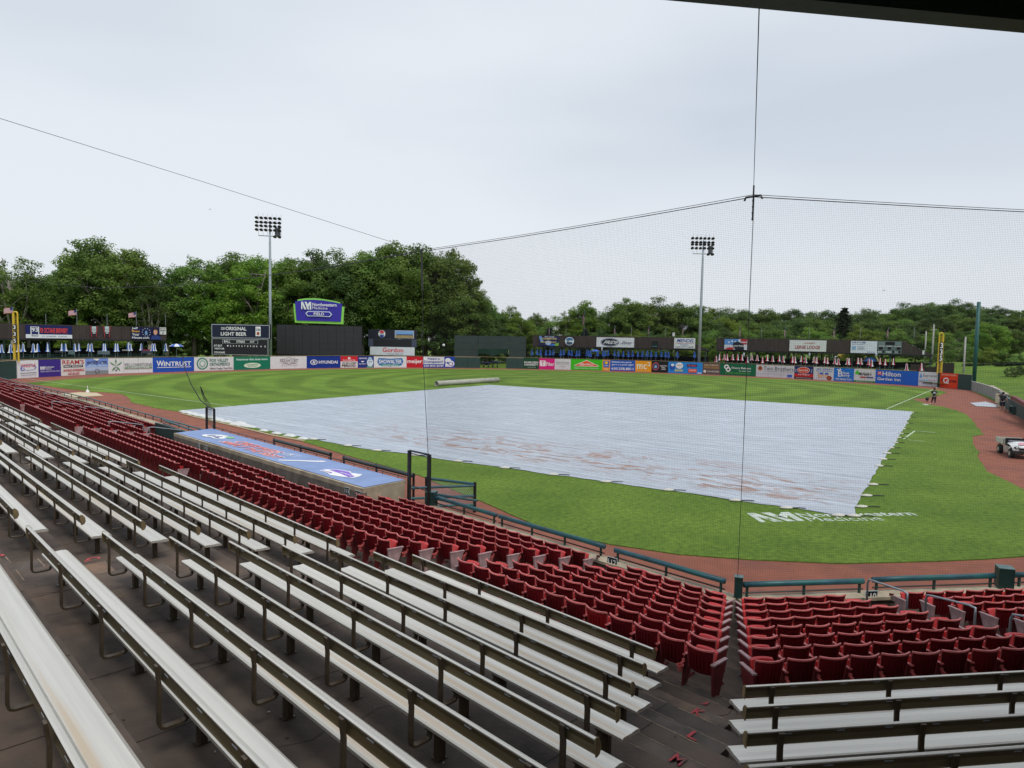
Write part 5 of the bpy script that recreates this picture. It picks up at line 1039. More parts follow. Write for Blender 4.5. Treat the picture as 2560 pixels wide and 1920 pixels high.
bd('banner', 'white plumber banner with blue slanted lettering right of middle pavilion', 'banner', 1685, 1737.5, 845, 870.5, DMf(1685)-o5, DMf(1737)-o5, (208, 210, 210), [('b', 'MENDEL', .12, .60, .94, .92, (30, 60, 140), .15), ('b', 'PLUMBING, HEATING &', .07, .44, .93, .54, (160, 60, 55)), ('b', 'COOLING', .30, .29, .68, .39, (60, 100, 160)), ('t', '630-377-3608', .06, .06, .93, .22, (90, 92, 96))])
bd('banner', 'red white and blue troops banner with helmet silhouette on the right pavilion', 'banner', 1810.5, 1867, 847.5, 873.5, DRf(1810)-o5, DRf(1867)-o5, (205, 208, 214), [('r', 0, .45, .62, 1, (90, 140, 200)), ('e', .2, .7, .04, .08, WH), ('e', .34, .8, .04, .08, WH), ('e', .48, .72, .04, .08, WH), ('r', .72, .78, 1, 1, (180, 50, 55)), ('r', .72, .52, 1, .66, (180, 50, 55)), ('p', ((.36, .5), (.44, .7), (.6, .78), (.74, .66), (.86, .5), (.88, 0), (.5, 0)), (32, 36, 48)), ('p', ((0, .02), (.2, .22), (.45, .2), (.4, 0)), (180, 50, 55)), ('b', 'SUPPORT OUR TROOPS', .05, .28, .95, .44, (228, 230, 235))])
bd('banner', 'white banner reading lodge in thin red capitals, centre of the right pavilion', 'banner', 1973, 2065, 850, 877.5, DRf(1973)-o5, DRf(2065)-o5, (205, 207, 205), [('t', 'Leinenkugels', .36, .62, .66, .86, (175, 60, 65), .3), ('b', 'LEINIE LODGE', .16, .22, .84, .52, (160, 45, 52))])
bd('banner', 'pale blue and white insurance style banner left of the pavilion scoreboard', 'banner', 2126, 2192, 852, 882, DRf(2126)-o5, DRf(2192)-o5, (206, 212, 220), [('b', 'SAFE AT HOME', .04, .80, .56, .94, (40, 60, 120)), ('t', 'MAKE A DIFFERENCE', .04, .68, .52, .75, (80, 95, 140)), ('r', .05, .28, .20, .56, (130, 165, 200)), ('r', .26, .50, .52, .53, (120, 130, 150)), ('r', .26, .40, .52, .43, (120, 130, 150)), ('r', .26, .30, .52, .33, (120, 130, 150)), ('b', 'GET A QUOTE', .62, .05, .92, .14, (60, 80, 150))])
bd('banner_scoreboard', 'grey green small scoreboard with black number windows on right pavilion', 'scoreboard', 2193, 2253.5, 852.5, 884, 150, 150, (92, 108, 106), [('r', .32, .70, .70, .94, BK), ('r', .03, .70, .29, .95, (110, 128, 126)), ('r', .73, .70, .97, .95, (110, 128, 126)), ('b', 'VISITOR', .04, .56, .30, .65, WH), ('b', 'INNING', .36, .56, .62, .65, WH), ('b', 'COUGARS', .68, .56, .97, .65, WH), ('r', .06, .34, .22, .54, BK), ('r', .44, .34, .56, .54, BK), ('r', .80, .34, .96, .54, BK), ('b', 'BALL', .03, .08, .20, .20, WH), ('r', .22, .08, .30, .26, BK), ('b', 'STRIKE', .36, .08, .60, .20, WH), ('r', .62, .08, .70, .26, BK), ('b', 'OUT', .73, .08, .86, .20, WH), ('r', .88, .08, .96, .26, BK)])
bd('notice_panel', 'small white panel near the sloping right end of the pavilion', 'sign', 2305.5, 2311, 876, 886, DRf(2305)-.4, DRf(2311)-.4, (200, 202, 204))
# umbrellas
def umb_proto(c1, c2, hgt, name, lab, grp):
    t = thing(name, lab, 'umbrella', (0, 0, 0), 0, grp); n = 16; mb = MB(); pr = [(0, 0), (.05, -.04), (.11, -.22), (.12, -.5), (.17, -.85), (.27, -.97), (.20, -1.0)]
    vs = []
    for r, z in pr:
        for k in range(n): q = r*1.45*(1.12 if k % 2 else .75); vs.append(V3((q*math.cos(2*math.pi*k/n), q*math.sin(2*math.pi*k/n), (2.55+z*hgt))))
    for i in range(len(pr)-1):
        for k in range(n): mb.f.append([i*n+k, i*n+(k+1) % n, (i+1)*n+(k+1) % n, (i+1)*n+k][::-1]); mb.m.append((k//4) % 2)
    mb.v = vs
    o = bpy.data.objects.new('canopy', mb.mesh('canopy', [c1, c2])); link(o, t)
    o = bpy.data.objects.new('pole', MB().tube([V3((0, 0, 0)), V3((0, 0, 2.62))], .03, 5).mesh('pole', M_grey)); link(o, t); kidmap(t); return t
M_ub, M_uw, M_ur = mat('umbrella_blue', (.03, .11, .42), .8), mat('umbrella_white', (.66, .68, .72), .8), mat('umbrella_red', (.45, .02, .035), .8)
def place_umbs(proto, lst, Df, lab, s0=1.):
    lst = sorted(lst); seen = {}
    for i, (u, vc, hp) in enumerate(lst):
        D = Df(u)-random.uniform(5, 9); top = AT(u, vc-hp/2, D); sc = random.uniform(.94, 1.06)*s0
        l = lab.format(od(i)); loc = (top.x, top.y, top.z-2.62*sc)
        if i == 0: proto.location = loc; proto['label'] = l; o = proto; o.rotation_euler = (0, 0, random.random()*3)
        else: o = copy_tree(proto, loc, random.random()*6, l)
        o.scale = (sc, sc, sc)
L_ = [(x/5.027, 869.5+(0 if x > 200 else 2), 24) for x in (20, 128, 232, 290, 418, 473, 597, 778, 822, 937, 990, 1110, 1150, 1300, 1322, 1450, 1477, 1608, 1642, 1775, 1915, 1942, 2083)]
place_umbs(umb_proto(M_ub, M_uw, 1.5, 'patio_umbrella', '', 'closed blue and white umbrellas on the left deck'), L_, lambda u: DLf(u)+2, 'closed blue and white umbrella, {} from the left under the left pavilion')
Mx = [137, 200, 238, 300, 347, 385, 470, 503, 565, 597, 655, 685, 770, 790, 812, 895, 960, 980, 1015, 1090, 1135, 1190, 1250, 1298, 1360, 1410, 1468, 1512, 1567, 1630, 1678, 1712, 1815, 2012]
place_umbs(umb_proto(M_ub, mat('umbrella_blue_fold', (.02, .08, .33), .8), 1.35, 'patio_umbrella', '', 'closed blue umbrellas on the middle deck'), [(1300+x/4.608, 820+(272+x*.015+random.uniform(-4, 8))/4.608, 14.5) for x in Mx], lambda u: DMf(u)+2, 'closed plain blue umbrella, {} from the left under the middle pavilion')
Rx = [(65, 410), (118, 385), (192, 382), (235, 382), (318, 382), (395, 383), (463, 388), (543, 415), (613, 390), (697, 392), (779, 425), (850, 398), (935, 408), (1033, 405), (1098, 412), (1238, 415), (1275, 420), (1377, 410), (1440, 425), (1570, 420), (1612, 425), (1735, 425), (1775, 435), (1890, 440), (1943, 445), (2085, 440), (2112, 445)]
R_ = [(1780+x/6.144, 830+y/6.144, 16) for x, y in Rx]+[(2060+x/6.144, 830+y/6.144, 17) for x, y in ((525, 440), (572, 447), (690, 455), (735, 470), (865, 445), (943, 455), (1068, 450), (1273, 525), (1500, 520))]
place_umbs(umb_proto(M_ur, M_uw, 1.35, 'patio_umbrella', '', 'closed red and white umbrellas on the right deck'), R_, lambda u: DRf(u)-1 if u < 2260 else 131, 'closed red and white umbrella, {} from the left under the right pavilion')
def open_umb(u, v, w, D, c1, c2, lab):
    q = AT(u, v, D); t = thing('open_umbrella', lab, 'umbrella', (q.x, q.y, q.z-2.6)); n = 16; r = w/2*D/F; mb = MB(); c = q
    vs = [c+V3((0, 0, .35))]; 
    for rr, z in ((.5, .2), (1, -.12)):
        for k in range(n): vs.append(c+V3((rr*r*math.cos(2*math.pi*k/n), rr*r*math.sin(2*math.pi*k/n), z*r)))
    mb.v = vs
    for k in range(n):
        k2 = (k+1) % n; mb.f.append([0, 1+k, 1+k2]); mb.m.append((k//2) % 2); mb.f.append([1+k, 1+n+k, 1+n+k2, 1+k2]); mb.m.append((k//2) % 2)
    mb.build('canopy', [c1, c2], t); MB().tube([q, q-V3((0, 0, 2.6))], .04, 5).build('pole', M_grey, t)
open_umb(441, 864, 34, 128, M_ub, M_uw, 'open blue and white umbrella at the right end of the left deck')
open_umb(1488, 877, 22, 158, M_ub, M_ub, 'open plain blue umbrella among closed ones on the middle deck')
# picnic tables
def picnic():
    t = thing('picnic_table', '', 'table', (0, 0, 0), 0, 'dark green picnic tables on the decks'); m_ = mat('green_table', (.012, .05, .035), .6)
    for nm, b in (('tabletop', [((0, 0, .74), (1.8, .75, .05))]), ('bench_seat', [((0, .72, .45), (1.8, .26, .05))]), ('bench_seat', [((0, -.72, .45), (1.8, .26, .05))])):
        mb = MB()
        for c, s in b: mb.box(c, s)
        link(bpy.data.objects.new(nm, mb.mesh(nm, m_)), t)
    for x in (-.7, .7):
        mb = MB().hexa([V3((x-.04, -.75, 0)), V3((x+.04, -.75, 0)), V3((x+.04, -.65, 0)), V3((x-.04, -.65, 0)), V3((x-.04, -.25, .72)), V3((x+.04, -.25, .72)), V3((x+.04, -.15, .72)), V3((x-.04, -.15, .72))])
        mb.hexa([V3((x-.04, .65, 0)), V3((x+.04, .65, 0)), V3((x+.04, .75, 0)), V3((x-.04, .75, 0)), V3((x-.04, .15, .72)), V3((x+.04, .15, .72)), V3((x+.04, .25, .72)), V3((x-.04, .25, .72))]); mb.box((x, 0, .42), (.06, 1.5, .06))
        link(bpy.data.objects.new('leg_frame', mb.mesh('leg_frame', m_)), t)
    kidmap(t); return t
pt = picnic(); first = True
for u0, u1, Df, off, where_, n in ((-20, 410, DLf, 5, 'left', 16), (1335, 1745, DMf, 6, 'middle', 14), (1800, 2310, DRf, 5, 'right', 18)):
    for i in range(n):
        for r_ in range(2):
            u = u0+(u1-u0)*(i+.5*r_)/n; D = Df(u)-off-r_*3.5+3; q = AT(u, 900, D); zz = 1.7-r_*.4
            l = f'dark green picnic table, {od(i)} from the left in the {["rear", "front"][r_]} row of the {where_} deck'; g_ = f'{["rear", "front"][r_]} row picnic tables on the {where_} deck'
            if first: pt.location = (q.x, q.y, zz); pt['label'] = l; o = pt; first = False
            else: o = copy_tree(pt, (q.x, q.y, zz), random.uniform(-.3, .3), l)
            o['group'] = g_
# deck kit seen under the roofs
def crate(u, v0, v1, u1, D, colr, lab, cat, name):
    bd(name, lab, cat, u, u1, v0, v1, D, D, colr, (('r', .06, .5, .94, .56, (60, 64, 66)), ('r', .06, .1, .94, .16, (60, 64, 66))), .5)
crate(171, 875.5, 886, 182, 121, (96, 112, 118), 'grey cabinet between closed umbrellas under the left pavilion', 'cabinet', 'deck_cabinet')
crate(244, 877, 886, 271, 126, (96, 110, 118), 'wide grey counter under two umbrellas on the left deck', 'counter', 'deck_counter')
crate(355, 873.5, 877, 378, 134, (130, 40, 60), 'low dark red counter at the right of the left deck', 'counter', 'deck_counter')
crate(355, 877, 883, 379, 133, (60, 66, 84), 'dark counter with pale lettering strip on the left deck', 'counter', 'deck_counter')
crate(305, 874, 877, 318, 131, (150, 150, 146), 'small pale table top between left deck umbrellas', 'table', 'deck_shelf')
crate(136, 877, 881, 160, 119, (52, 54, 58), 'low charcoal shelf beneath the left deck umbrellas', 'shelf', 'deck_shelf')
# bouncy play equipment behind the right deck
def blob(q, r, m_, sq=(1, 1, 1)):
    mb = MB().lathe((0, 0, 0), [(math.sin(math.pi*i/8)*r, -math.cos(math.pi*i/8)*r) for i in range(9)], 12)
    for v in mb.v: v.x *= sq[0]; v.y *= sq[1]; v.z *= sq[2]
    for v in mb.v: v += q
    return mb
t = thing('inflatable', 'yellow inflatable with red and white front behind the right deck', 'inflatable', AT(2100, 893, 175))
for nm, m_, u, v, s, sq in (('body', M_yel, 2106, 893, 1.6, (1.2, .8, .75)), ('front', M_uw, 2090, 894, 1.0, (1.5, .6, .4)), ('stripe', M_ur, 2090, 896.5, .9, (1.4, .7, .25)), ('stripe', M_ub, 2078, 898, .6, (1, .7, .8))): blob(AT(u, v, 175), s, m_, sq).build(nm, m_, t, True)
t = thing('inflatable', 'blue arched inflatable with cream rim behind the right deck', 'inflatable', AT(2175, 898, 178))
c0 = AT(2175, 906, 178); arch = [c0+RI*1.8*math.cos(math.pi*i/10)+V3((0, 0, 1.7*math.sin(math.pi*i/10))) for i in range(11)]
MB().prism(arch, FWD*.8).build('arch', M_ub, t); MB().tube([c0+RI*2.0*math.cos(math.pi*i/10)+V3((0, 0, 1.9*math.sin(math.pi*i/10)))-FWD*.1 for i in range(11)], .22, 6).build('rim', mat('cream_vinyl', (.6, .5, .25), .6), t, True)
# brown fence at the right end of the red deck
t = thing('deck_fence', 'dark brown stepped wooden fence right of the red umbrellas', 'fence', AT(2300, 920, 128))
for i in range(26):
    u = 2275+i*4.2; D = 133-(u-2275)*.09; vt = 910+(1.5 if i % 2 else 0)+(6 if 8 < i < 15 else 0)-(4 if i >= 15 else 0); p, q = AT(u, 935, D), AT(u+4.0, 935, D-.35); h = AT(u, vt, D).z
    N_ = (q-p).cross(V3((0, 0, 1))).normalized()*.06; MB().hexa([p, q, q-N_, p-N_, V3((p.x, p.y, h)), V3((q.x, q.y, h)), V3((q.x-N_.x, q.y-N_.y, h)), V3((p.x-N_.x, p.y-N_.y, h))]).build('plank', M_wood, t)
# ------------------------------------------------------------------ flags
M_fr, M_fw, M_fb = mat('flag_red', (.42, .03, .05), .8), mat('flag_white', (.62, .6, .62), .8), mat('flag_navy', (.03, .04, .16), .8)
def flag(u, vt, vb, D, w, h, lab, hang=False, side=-1):
    a, b = AT(u, vb, D), AT(u, vt, D); b = V3((a.x, a.y, b.z)); t = thing('flag', lab, 'flag', a, 0, 'american flags above the outfield decks')
    MB().tube([a, b], .035, 5).build('pole', M_grey, t)
    if w <= 0: return t
    mb = MB(); nx, nz = 12, 13; r = RI.copy(); r.z = 0; r.normalize(); f = FWD.copy(); f.z = 0; f.normalize()
    for i in range(nx+1):
        for k in range(nz+1):
            x = i/nx*w; y = -k/nz*h
            if hang: p = b+r*side*(x*.18+.05*math.sin(k*.8))+f*(.12*math.sin(i*1.7)*w)+V3((0, 0, y*1.0-x*.9-.1))
            else: p = b+r*side*x+f*(.12*math.sin(x*3.5)*w)+V3((0, 0, y-.28*x-.06*math.sin(x*4)-.05))
            mb.v.append(p)
    for i in range(nx):
        for k in range(nz): mb.f.append([i*(nz+1)+k, (i+1)*(nz+1)+k, (i+1)*(nz+1)+k+1, i*(nz+1)+k+1]); mb.m.append(2 if (i < 5 and k < 7) else (k % 2))
    mb.build('cloth', [M_fr, M_fw, M_fb], t)
flag(33.5, 766, 808, 121, 1.55, .95, 'american flag flying left from a pole beside the left foul pole')
flag(192.5, 772.5, 812, 130, 1.5, .95, 'american flag flying left above the brewery banner')
flag(341, 778.5, 816, 139, 1.5, .95, 'american flag flying left above the website portrait banner')
for i, u in enumerate((115, 268, 414)): flag(u, 785, 814, DLf(u), 0, 0, f'bare thin pole on the left pavilion roof, {od(i)} from the left')
flag(1460, 773, 840, 176, 2.0, 2.6, 'large american flag hanging limp on a tall pole behind the middle pavilion', True)
for i, u in enumerate((1373.5, 1537, 1622, 1708)): flag(u, 814, 841, DMf(u)+1, 1.1, 1.1, f'small limp american flag over the middle pavilion, {od(i)} from the left', True)
for i, u in enumerate((1850, 1963, 2086, 2220)): flag(u, 817, 848, DRf(u)+1, 1.2, 1.2, f'small limp american flag over the right pavilion, {od(i)} from the left', True)
for i, u in enumerate((1415, 1578, 1664, 1903, 2023, 2150, 2285)): flag(u, 818, 845, (DMf if u < 1780 else DRf)(u)+1, 0, 0, f'bare thin roof pole, {od(i)} from the left over the middle and right pavilions')
# ------------------------------------------------------------------ foul poles
def foulpole(u0, u1, vb, vt, D, lab, wide=None):
    q = V3((*pol(91.0).xy, 0))*100.4 if u0 < 500 else None
    a, b = AT(u0, vb, D), AT(u1, vb, D); top = AT(u0, vt, D).z; t = thing('foul_pole', lab, 'foul pole', (a.x, a.y, 0)); r = RI.copy(); r.z = 0; r.normalize(); w = (b-a).length
    A = V3((a.x, a.y, 0)); B = A+r*w
    hi = B if u0 > 500 else A; lo = A if u0 > 500 else B
    MB().tube([hi, V3((hi.x, hi.y, top-.25))], .15, 8).build('main_pole', M_yel, t)
    MB().tube([V3((lo.x, lo.y, 2.3)), V3((lo.x, lo.y, top-.3))], .10, 8).build('side_pole', M_yel, t)
    MB().tube([V3((A.x, A.y, top-.3)), V3((A.x, A.y, top-.05))+r*.12, V3((B.x, B.y, top-.05))-r*.12, V3((B.x, B.y, top-.3))], .11, 7).build('top_bar', M_yel, t)
    mb = MB(); n = 26
    for i in range(n):
        z0 = 2.6+(top-3.1)*i/n; z1 = 2.6+(top-3.1)*(i+1)/n
        mb.tube([V3((A.x, A.y, z0)), V3((B.x, B.y, z1))], .018, 3, cap=False); mb.tube([V3((B.x, B.y, z0)), V3((A.x, A.y, z1))], .018, 3, cap=False)
    mb.build('mesh_screen', M_yel, t)['kind'] = 'stuff'
    for c, (v0, v1) in zip('335', ((813, 823), (830, 840), (847, 857))) if u0 < 500 else zip('335', ((857, 871), (873, 887), (889, 902))):
        za, zb_ = AT(u0, v1, D).z, AT(u0, v0, D).z; o = V3((A.x, A.y, za))-FWD*.2; N = -FWD; N.z = 0; N.normalize()
        bt = MB().hexa([o+r*.02-V3((0, 0, .08)), o+r*(w-.02)-V3((0, 0, .08)), o+r*(w-.02)+N*.03-V3((0, 0, .08)), o+r*.02+N*.03-V3((0, 0, .08)), o+r*.02+V3((0, 0, zb_-za+.08)), o+r*(w-.02)+V3((0, 0, zb_-za+.08)), o+r*(w-.02)+N*.03+V3((0, 0, zb_-za+.08)), o+r*.02+N*.03+V3((0, 0, zb_-za+.08))]); bt.build('number_plate', M_black, t)
        vs, fs = TXT[(c, .018)]; mb = MB(); mb.add([o+N*.06+r*(.12+(w-.24)*x)+V3((0, 0, (zb_-za)*y)) for x, y in vs], fs); mb.build('lettering', ink(WH), t)
foulpole(36.5, 47, 905, 779, 94.8, 'yellow left field foul pole with mesh screen and 335 in white')
foulpole(2343, 2352.5, 935, 832, 116.5, 'yellow right field foul pole with mesh screen and 335 in white')
# ------------------------------------------------------------------ light towers
def tower(ub, vb, ut, vt, D, rows, lab, aw):
    a = AT(ub, vb, D); top = AT(ut, vt, D); a = V3((a.x, a.y, 0)); top = V3((a.x, a.y, top.z)); t = thing('light_tower', lab, 'light tower', a); r = RI.copy(); r.z = 0; r.normalize(); f = V3((FWD.x, FWD.y, 0)).normalized()
    H = top.z; MB().tube([a, V3((a.x, a.y, H*.5)), V3((a.x, a.y, H*.86)), top], [.34, .28, .22, .12], 12).build('pole', M_pole, t, True)
    s = D/F
    for k, dv in enumerate(rows):
        z = H-dv*s; tilt = .10 if D < 145 else .0
        l, rr = top-r*aw*s, top+r*aw*s; l.z = z+tilt*aw*s*.35; rr.z = z-tilt*aw*s*.35
        MB().tube([l, rr], .09, 5).build('crossarm', M_grey, t)
        for i in range(6):
            q = l.lerp(rr, i/5); 
            up_ = MB().tube([q, q+V3((0, 0, 1.9 if k == 0 else 2.2))], .03, 4); up_.build('lamp_post', M_grey, t)
            for dz in ((.95, .08) if k == 0 else ((2.0, 1.2, -.08) if i > 3 else (2.0, 1.2))):
                c = q+V3((0, 0, dz))-f*.35-r*.25; mb = MB().lathe((0, 0, 0), [(0, .26), (.2, .2), (.33, 0), (.40, -.10), (.34, -.08), (.0, -.02)], 10)
                R_m = Matrix.Rotation(math.radians(-38), 4, r)
                mb.v = [c+(R_m @ v) for v in mb.v]; mb.build('lamp', mat_lamp, t, True)
        if k == 1: MB().box((top.x+1.6*r.x, top.y+1.6*r.y, z+.9), (.9, .7, 1.6), 0).build('control_box', mat_lamp, t)
    return t
mat_lamp = mat('lamp_housing', (.10, .10, .11), .45, .5)
tower(676, 893, 671.5, 556, 141, (5, 37), 'grey light tower rising behind the original light beer scoreboard', 28)
tower(1747.5, 903, 1763.5, 604, 150, (6, 33), 'grey light tower seen through the net in right centre field', 25)
# ------------------------------------------------------------------ scoreboards and screens
sb = thing('scoreboard', 'black manual scoreboard with white ball strike out lettering left of screen', 'scoreboard', AT(602, 890, 139))
def sub(parent, u0, u1, v0, v1, D, colr, ops, nm='panel', th=.35, D2=None):
    a, b = AT(u0, v1, D), AT(u1, v1, D2 or D); b.z = a.z; U = b-a; V = V3((0, 0, AT(u0, v0, D).z-a.z)); N = U.cross(V).normalized()
    MB().hexa([a-N*th, b-N*th, b, a, a-N*th+V, b-N*th+V, b+V, a+V]).build(nm, ink(colr) if isinstance(colr, tuple) else colr, parent); face_ops(parent, a, U, V, N, ops, .02)
frame = lambda w, h, c: [('r', 0, 0, 1, h, c), ('r', 0, 1-h, 1, 1, c), ('r', 0, 0, w, 1, c), ('r', 1-w, 0, 1, 1, c)]
sub(sb, 527.5, 676, 808.5, 845.5, 138.6, (16, 18, 26), [('r', .012, .05, .988, .95, (190, 195, 202)), ('r', .02, .08, .98, .92, (26, 32, 54)), ('b', 'THE', .17, .66, .235, .76, WH), ('r', .17, .60, .235, .63, WH), ('b', 'ORIGINAL', .25, .56, .60, .80, WH), ('b', 'LIGHT BEER', .17, .20, .60, .44, WH), ('r', .755, .20, .84, .84, WH), ('b', 'Lite', .765, .56, .83, .76, (40, 50, 90)), ('e', .797, .38, .025, .11, (150, 70, 50))], 'upper_panel')
sub(sb, 530, 671, 846, 886, 138.8, (34, 34, 38), frame(.008, .02, (180, 184, 188))+[('r', .19, .70, .82, .95, (170, 174, 178)), ('r', .197, .72, .813, .93, (32, 32, 36)), ('b', 'BALL', .22, .76, .33, .90, WH), ('b', 'STRIKE', .44, .76, .59, .90, WH), ('b', 'OUT', .68, .76, .76, .90, WH), ('b', 'AT BAT', .04, .50, .19, .62, WH), ('b', 'VISITOR', .05, .32, .23, .43, WH), ('b', 'COUGARS', .05, .08, .24, .20, WH)]+[('b', str(i+1), .28+i*.051, .51, .28+i*.051+(.02 if i < 9 else .034), .61, WH) for i in range(10)]+[('b', c, .80+i*.075, .51, .822+i*.075, .61, WH) for i, c in enumerate('RHE')], 'lower_panel')
for u in (545, 600, 655): MB().tube([AT(u, 900, 139.6), AT(u, 815, 139.6)], .15, 6).build('support_post', M_black, sb)
vb_ = thing('video_board', 'large blank charcoal video screen under the purple field sign', 'screen', AT(798, 893, 150))
scr = mat('dark_led_screen', (.022, .022, .026), .55, var=.12, scale=.5)
A_, B_ = AT(692.4, 886, 149.5), AT(904.2, 886.5, 150.5); B_.z = A_.z; HH = AT(692.4, 811.8, 149.5).z-A_.z; n1, n2 = 10, 5
U = B_-A_; N_ = U.cross(V3((0, 0, 1))).normalized()
for i in range(n1):
    for k in range(n2):
        p = A_+U*(i/n1+.001)+V3((0, 0, HH*(k/n2+.002))); uu = U*(1/n1-.002); vv = V3((0, 0, HH*(1/n2-.004))); o_ = N_*random.uniform(0, .02)
        MB().hexa([p-N_*.3, p+uu-N_*.3, p+uu+o_, p+o_, p-N_*.3+vv, p+uu-N_*.3+vv, p+uu+o_+vv, p+o_+vv]).build('screen_module', scr, vb_)
sub(vb_, 691, 905.5, 810.5, 889, 151, (14, 14, 16), [], 'frame', .8)
for u in (730, 800, 870): MB().tube([AT(u, 902, 151), AT(u, 889, 151)], .25, 6).build('support_post', M_black, vb_)
fs_ = thing('field_sign', 'purple name sign with lime green border above the blank screen', 'sign', AT(796, 808, 149.5))
def px_poly(pts, D, d0, nm, m_, parent, th=.3):
    P0 = [AT(u, v, D) for u, v in pts]; c = P0[0]; N = V3((-FWD.x, -FWD.y, 0)).normalized()
    MB().prism([p+N*d0 for p in P0], -N*th).build(nm, m_, parent)
zq = lambda x, y: (500+x/3.456, 500+y/3.456)
lime = ink((132, 198, 84)); purp = ink((52, 44, 148))
px_poly([zq(822, 1060), zq(1238, 1073), zq(1236, 1050), zq(1232, 1030), zq(822, 1015)][:5], 149.6, 0, 'lower_border', lime, fs_)
px_poly([zq(806, 895), zq(820, 1058), zq(842, 1058), zq(835, 895)], 149.6, .01, 'left_border', lime, fs_)
px_poly([zq(1246, 922), zq(1236, 1070), zq(1214, 1070), zq(1222, 918)], 149.6, .01, 'right_border', lime, fs_)
px_poly([zq(843, 860), zq(905, 850), zq(985, 848), zq(1070, 856), zq(1150, 870), zq(1208, 883), zq(1208, 898), zq(843, 880)], 149.6, .02, 'top_border', lime, fs_)
px_poly([zq(822, 876), zq(905, 864), zq(985, 862), zq(1070, 868), zq(1150, 881), zq(1229, 898), zq(1218, 1052), zq(835, 1040)], 149.6, .15, 'face', purp, fs_)
a, b = AT(*zq(822, 1040), 149.4), AT(*zq(1229, 1052), 149.4); U = b-a; V = V3((0, 0, AT(*zq(822, 872), 149.4).z-a.z)); N = U.cross(V).normalized(); a += N*.05
ring = [(.22, .38), (.27, .50), (.5, .51), (.74, .50), (.79, .36), (.74, .22), (.5, .24), (.27, .23)]
inn = [(.245, .37), (.285, .46), (.5, .47), (.725, .46), (.765, .355), (.725, .26), (.5, .28), (.285, .27)]
face_ops(fs_, a, U, V, N, nmlogo(.13, .58, .345, .97, (214, 220, 224))+[('b', 'Northwestern', .37, .76, .88, .93, WH), ('t', 'Medicine', .37, .60, .69, .74, WH), ('p', ring, (190, 205, 225)), ('p', inn, (52, 44, 148)), ('b', 'FIELD', .40, .30, .62, .44, WH)], .02)
for u in (770, 796, 822): MB().tube([AT(u, 813, 149.9), AT(u, 803, 149.9)], .1, 6).build('bracket', M_black, fs_)
pb_ = thing('side_board', 'smaller black board with round soft drink badge and white food sign', 'scoreboard', AT(983, 893, 157))
sub(pb_, 920.5, 1042, 823, 846, 157, (30, 32, 44), [('e', .28, .52, .07, .40, WH), ('p', ((.225, .66), (.25, .86), (.28, .90), (.31, .86), (.335, .66), (.28, .60)), (190, 40, 50)), ('p', ((.225, .36), (.25, .18), (.28, .13), (.31, .18), (.335, .36), (.28, .42)), (30, 60, 140)), ('b', 'PEPSI', .235, .44, .325, .58, (30, 40, 90)), ('r', .55, .08, .94, .92, (190, 200, 210)), ('r', .56, .12, .93, .88, (110, 150, 200)), ('r', .56, .12, .93, .42, (150, 130, 90)), ('r', .58, .42, .92, .52, (60, 80, 110))], 'upper_panel')
sub(pb_, 921, 1041, 846.5, 866, 157, (66, 72, 90), [('r', .10, .04, .90, .96, (32, 33, 38))], 'middle_panel')
sub(pb_, 925, 1036, 866.5, 887, 157, (200, 204, 210), [('b', 'Gordon', .28, .36, .75, .92, (196, 44, 50)), ('t', 'FOOD SERVICE', .40, .08, .75, .24, (120, 124, 134))], 'lower_panel')
for u in (935, 1030): MB().tube([AT(u, 900, 158), AT(u, 850, 158)], .2, 6).build('support_post', M_black, pb_)
# batter's eye and the gap with equipment
be = thing('batters_eye', 'tall dark green batter screen beyond centre field', 'screen wall', AT(1225, 890, 167)); BE = mat('dark_green_screen', (.030, .045, .043), .8, var=.12, scale=.6)
A_, B_ = AT(1135.3, 893, 166.5), AT(1314.7, 893, 168.5); B_.z = A_.z; HH = AT(1135.3, 838, 166.5).z-A_.z; U = B_-A_; N_ = U.cross(V3((0, 0, 1))).normalized(); cuts = [0, .33, .53, .76, 1]
for c0_, c1_ in zip(cuts, cuts[1:]):
    for r0, r1 in ((.0, .36), (.36, .68), (.68, 1)):
        if .32 < c0_ < .7 and r0 == 0: continue
        p = A_+U*(c0_+.002)+V3((0, 0, HH*(r0+.004))); uu = U*(c1_-c0_-.004); vv = V3((0, 0, HH*(r1-r0-.008)))
        MB().hexa([p-N_*.15, p+uu-N_*.15, p+uu, p, p-N_*.15+vv, p+uu-N_*.15+vv, p+uu+vv, p+vv]).build('screen_panel', BE, be)
mb = MB(); n = 12
for i in range(n+1):
    x = i/n; u = 1195+(1270-1195)*x; mb.v += [AT(u, 872, 164.8), AT(u, 887-2.5*math.sin(x*math.pi*3)-3*abs(x-.5), 165.2)]
for i in range(n): mb.f.append([2*i, 2*i+1, 2*i+3, 2*i+2]); mb.m.append(0)
mb.build('hanging_tarp', mat('green_tarp', (.012, .05, .035), .6), be)
eq = thing('drag_mower', 'dark blue field machinery parked in the gap under the batter screen', 'machinery', AT(1222, 905, 162)-V3((0, 0, 2)))
nvb = mat('navy_machine', (.015, .02, .07), .5)
g0 = G(1222, 914); 
q = V3((GAP[0]+GAP[1])/2)+pol(46)*5; q.z = 0
for x, y, z, sz, nm in ((0, 0, 1.15, (1.6, 4.6, .25), 'deck'), (0, -1.2, 1.45, (1.2, 1.4, .35), 'engine'), (0, 1.2, .8, (1.2, 1.6, .5), 'hopper')):
    MB().box(q+V3((x, y, z)), sz, math.radians(46)).build(nm, nvb, eq)
for y in (-1.6, -.5, .6, 1.7):
    d_ = pol(136)*y; mb = MB(); c = q+d_-pol(46)*.6+V3((0, 0, .42)); mb.tube([c-pol(136)*.12, c+pol(136)*.12], .42, 12).build('wheel', M_black, eq)
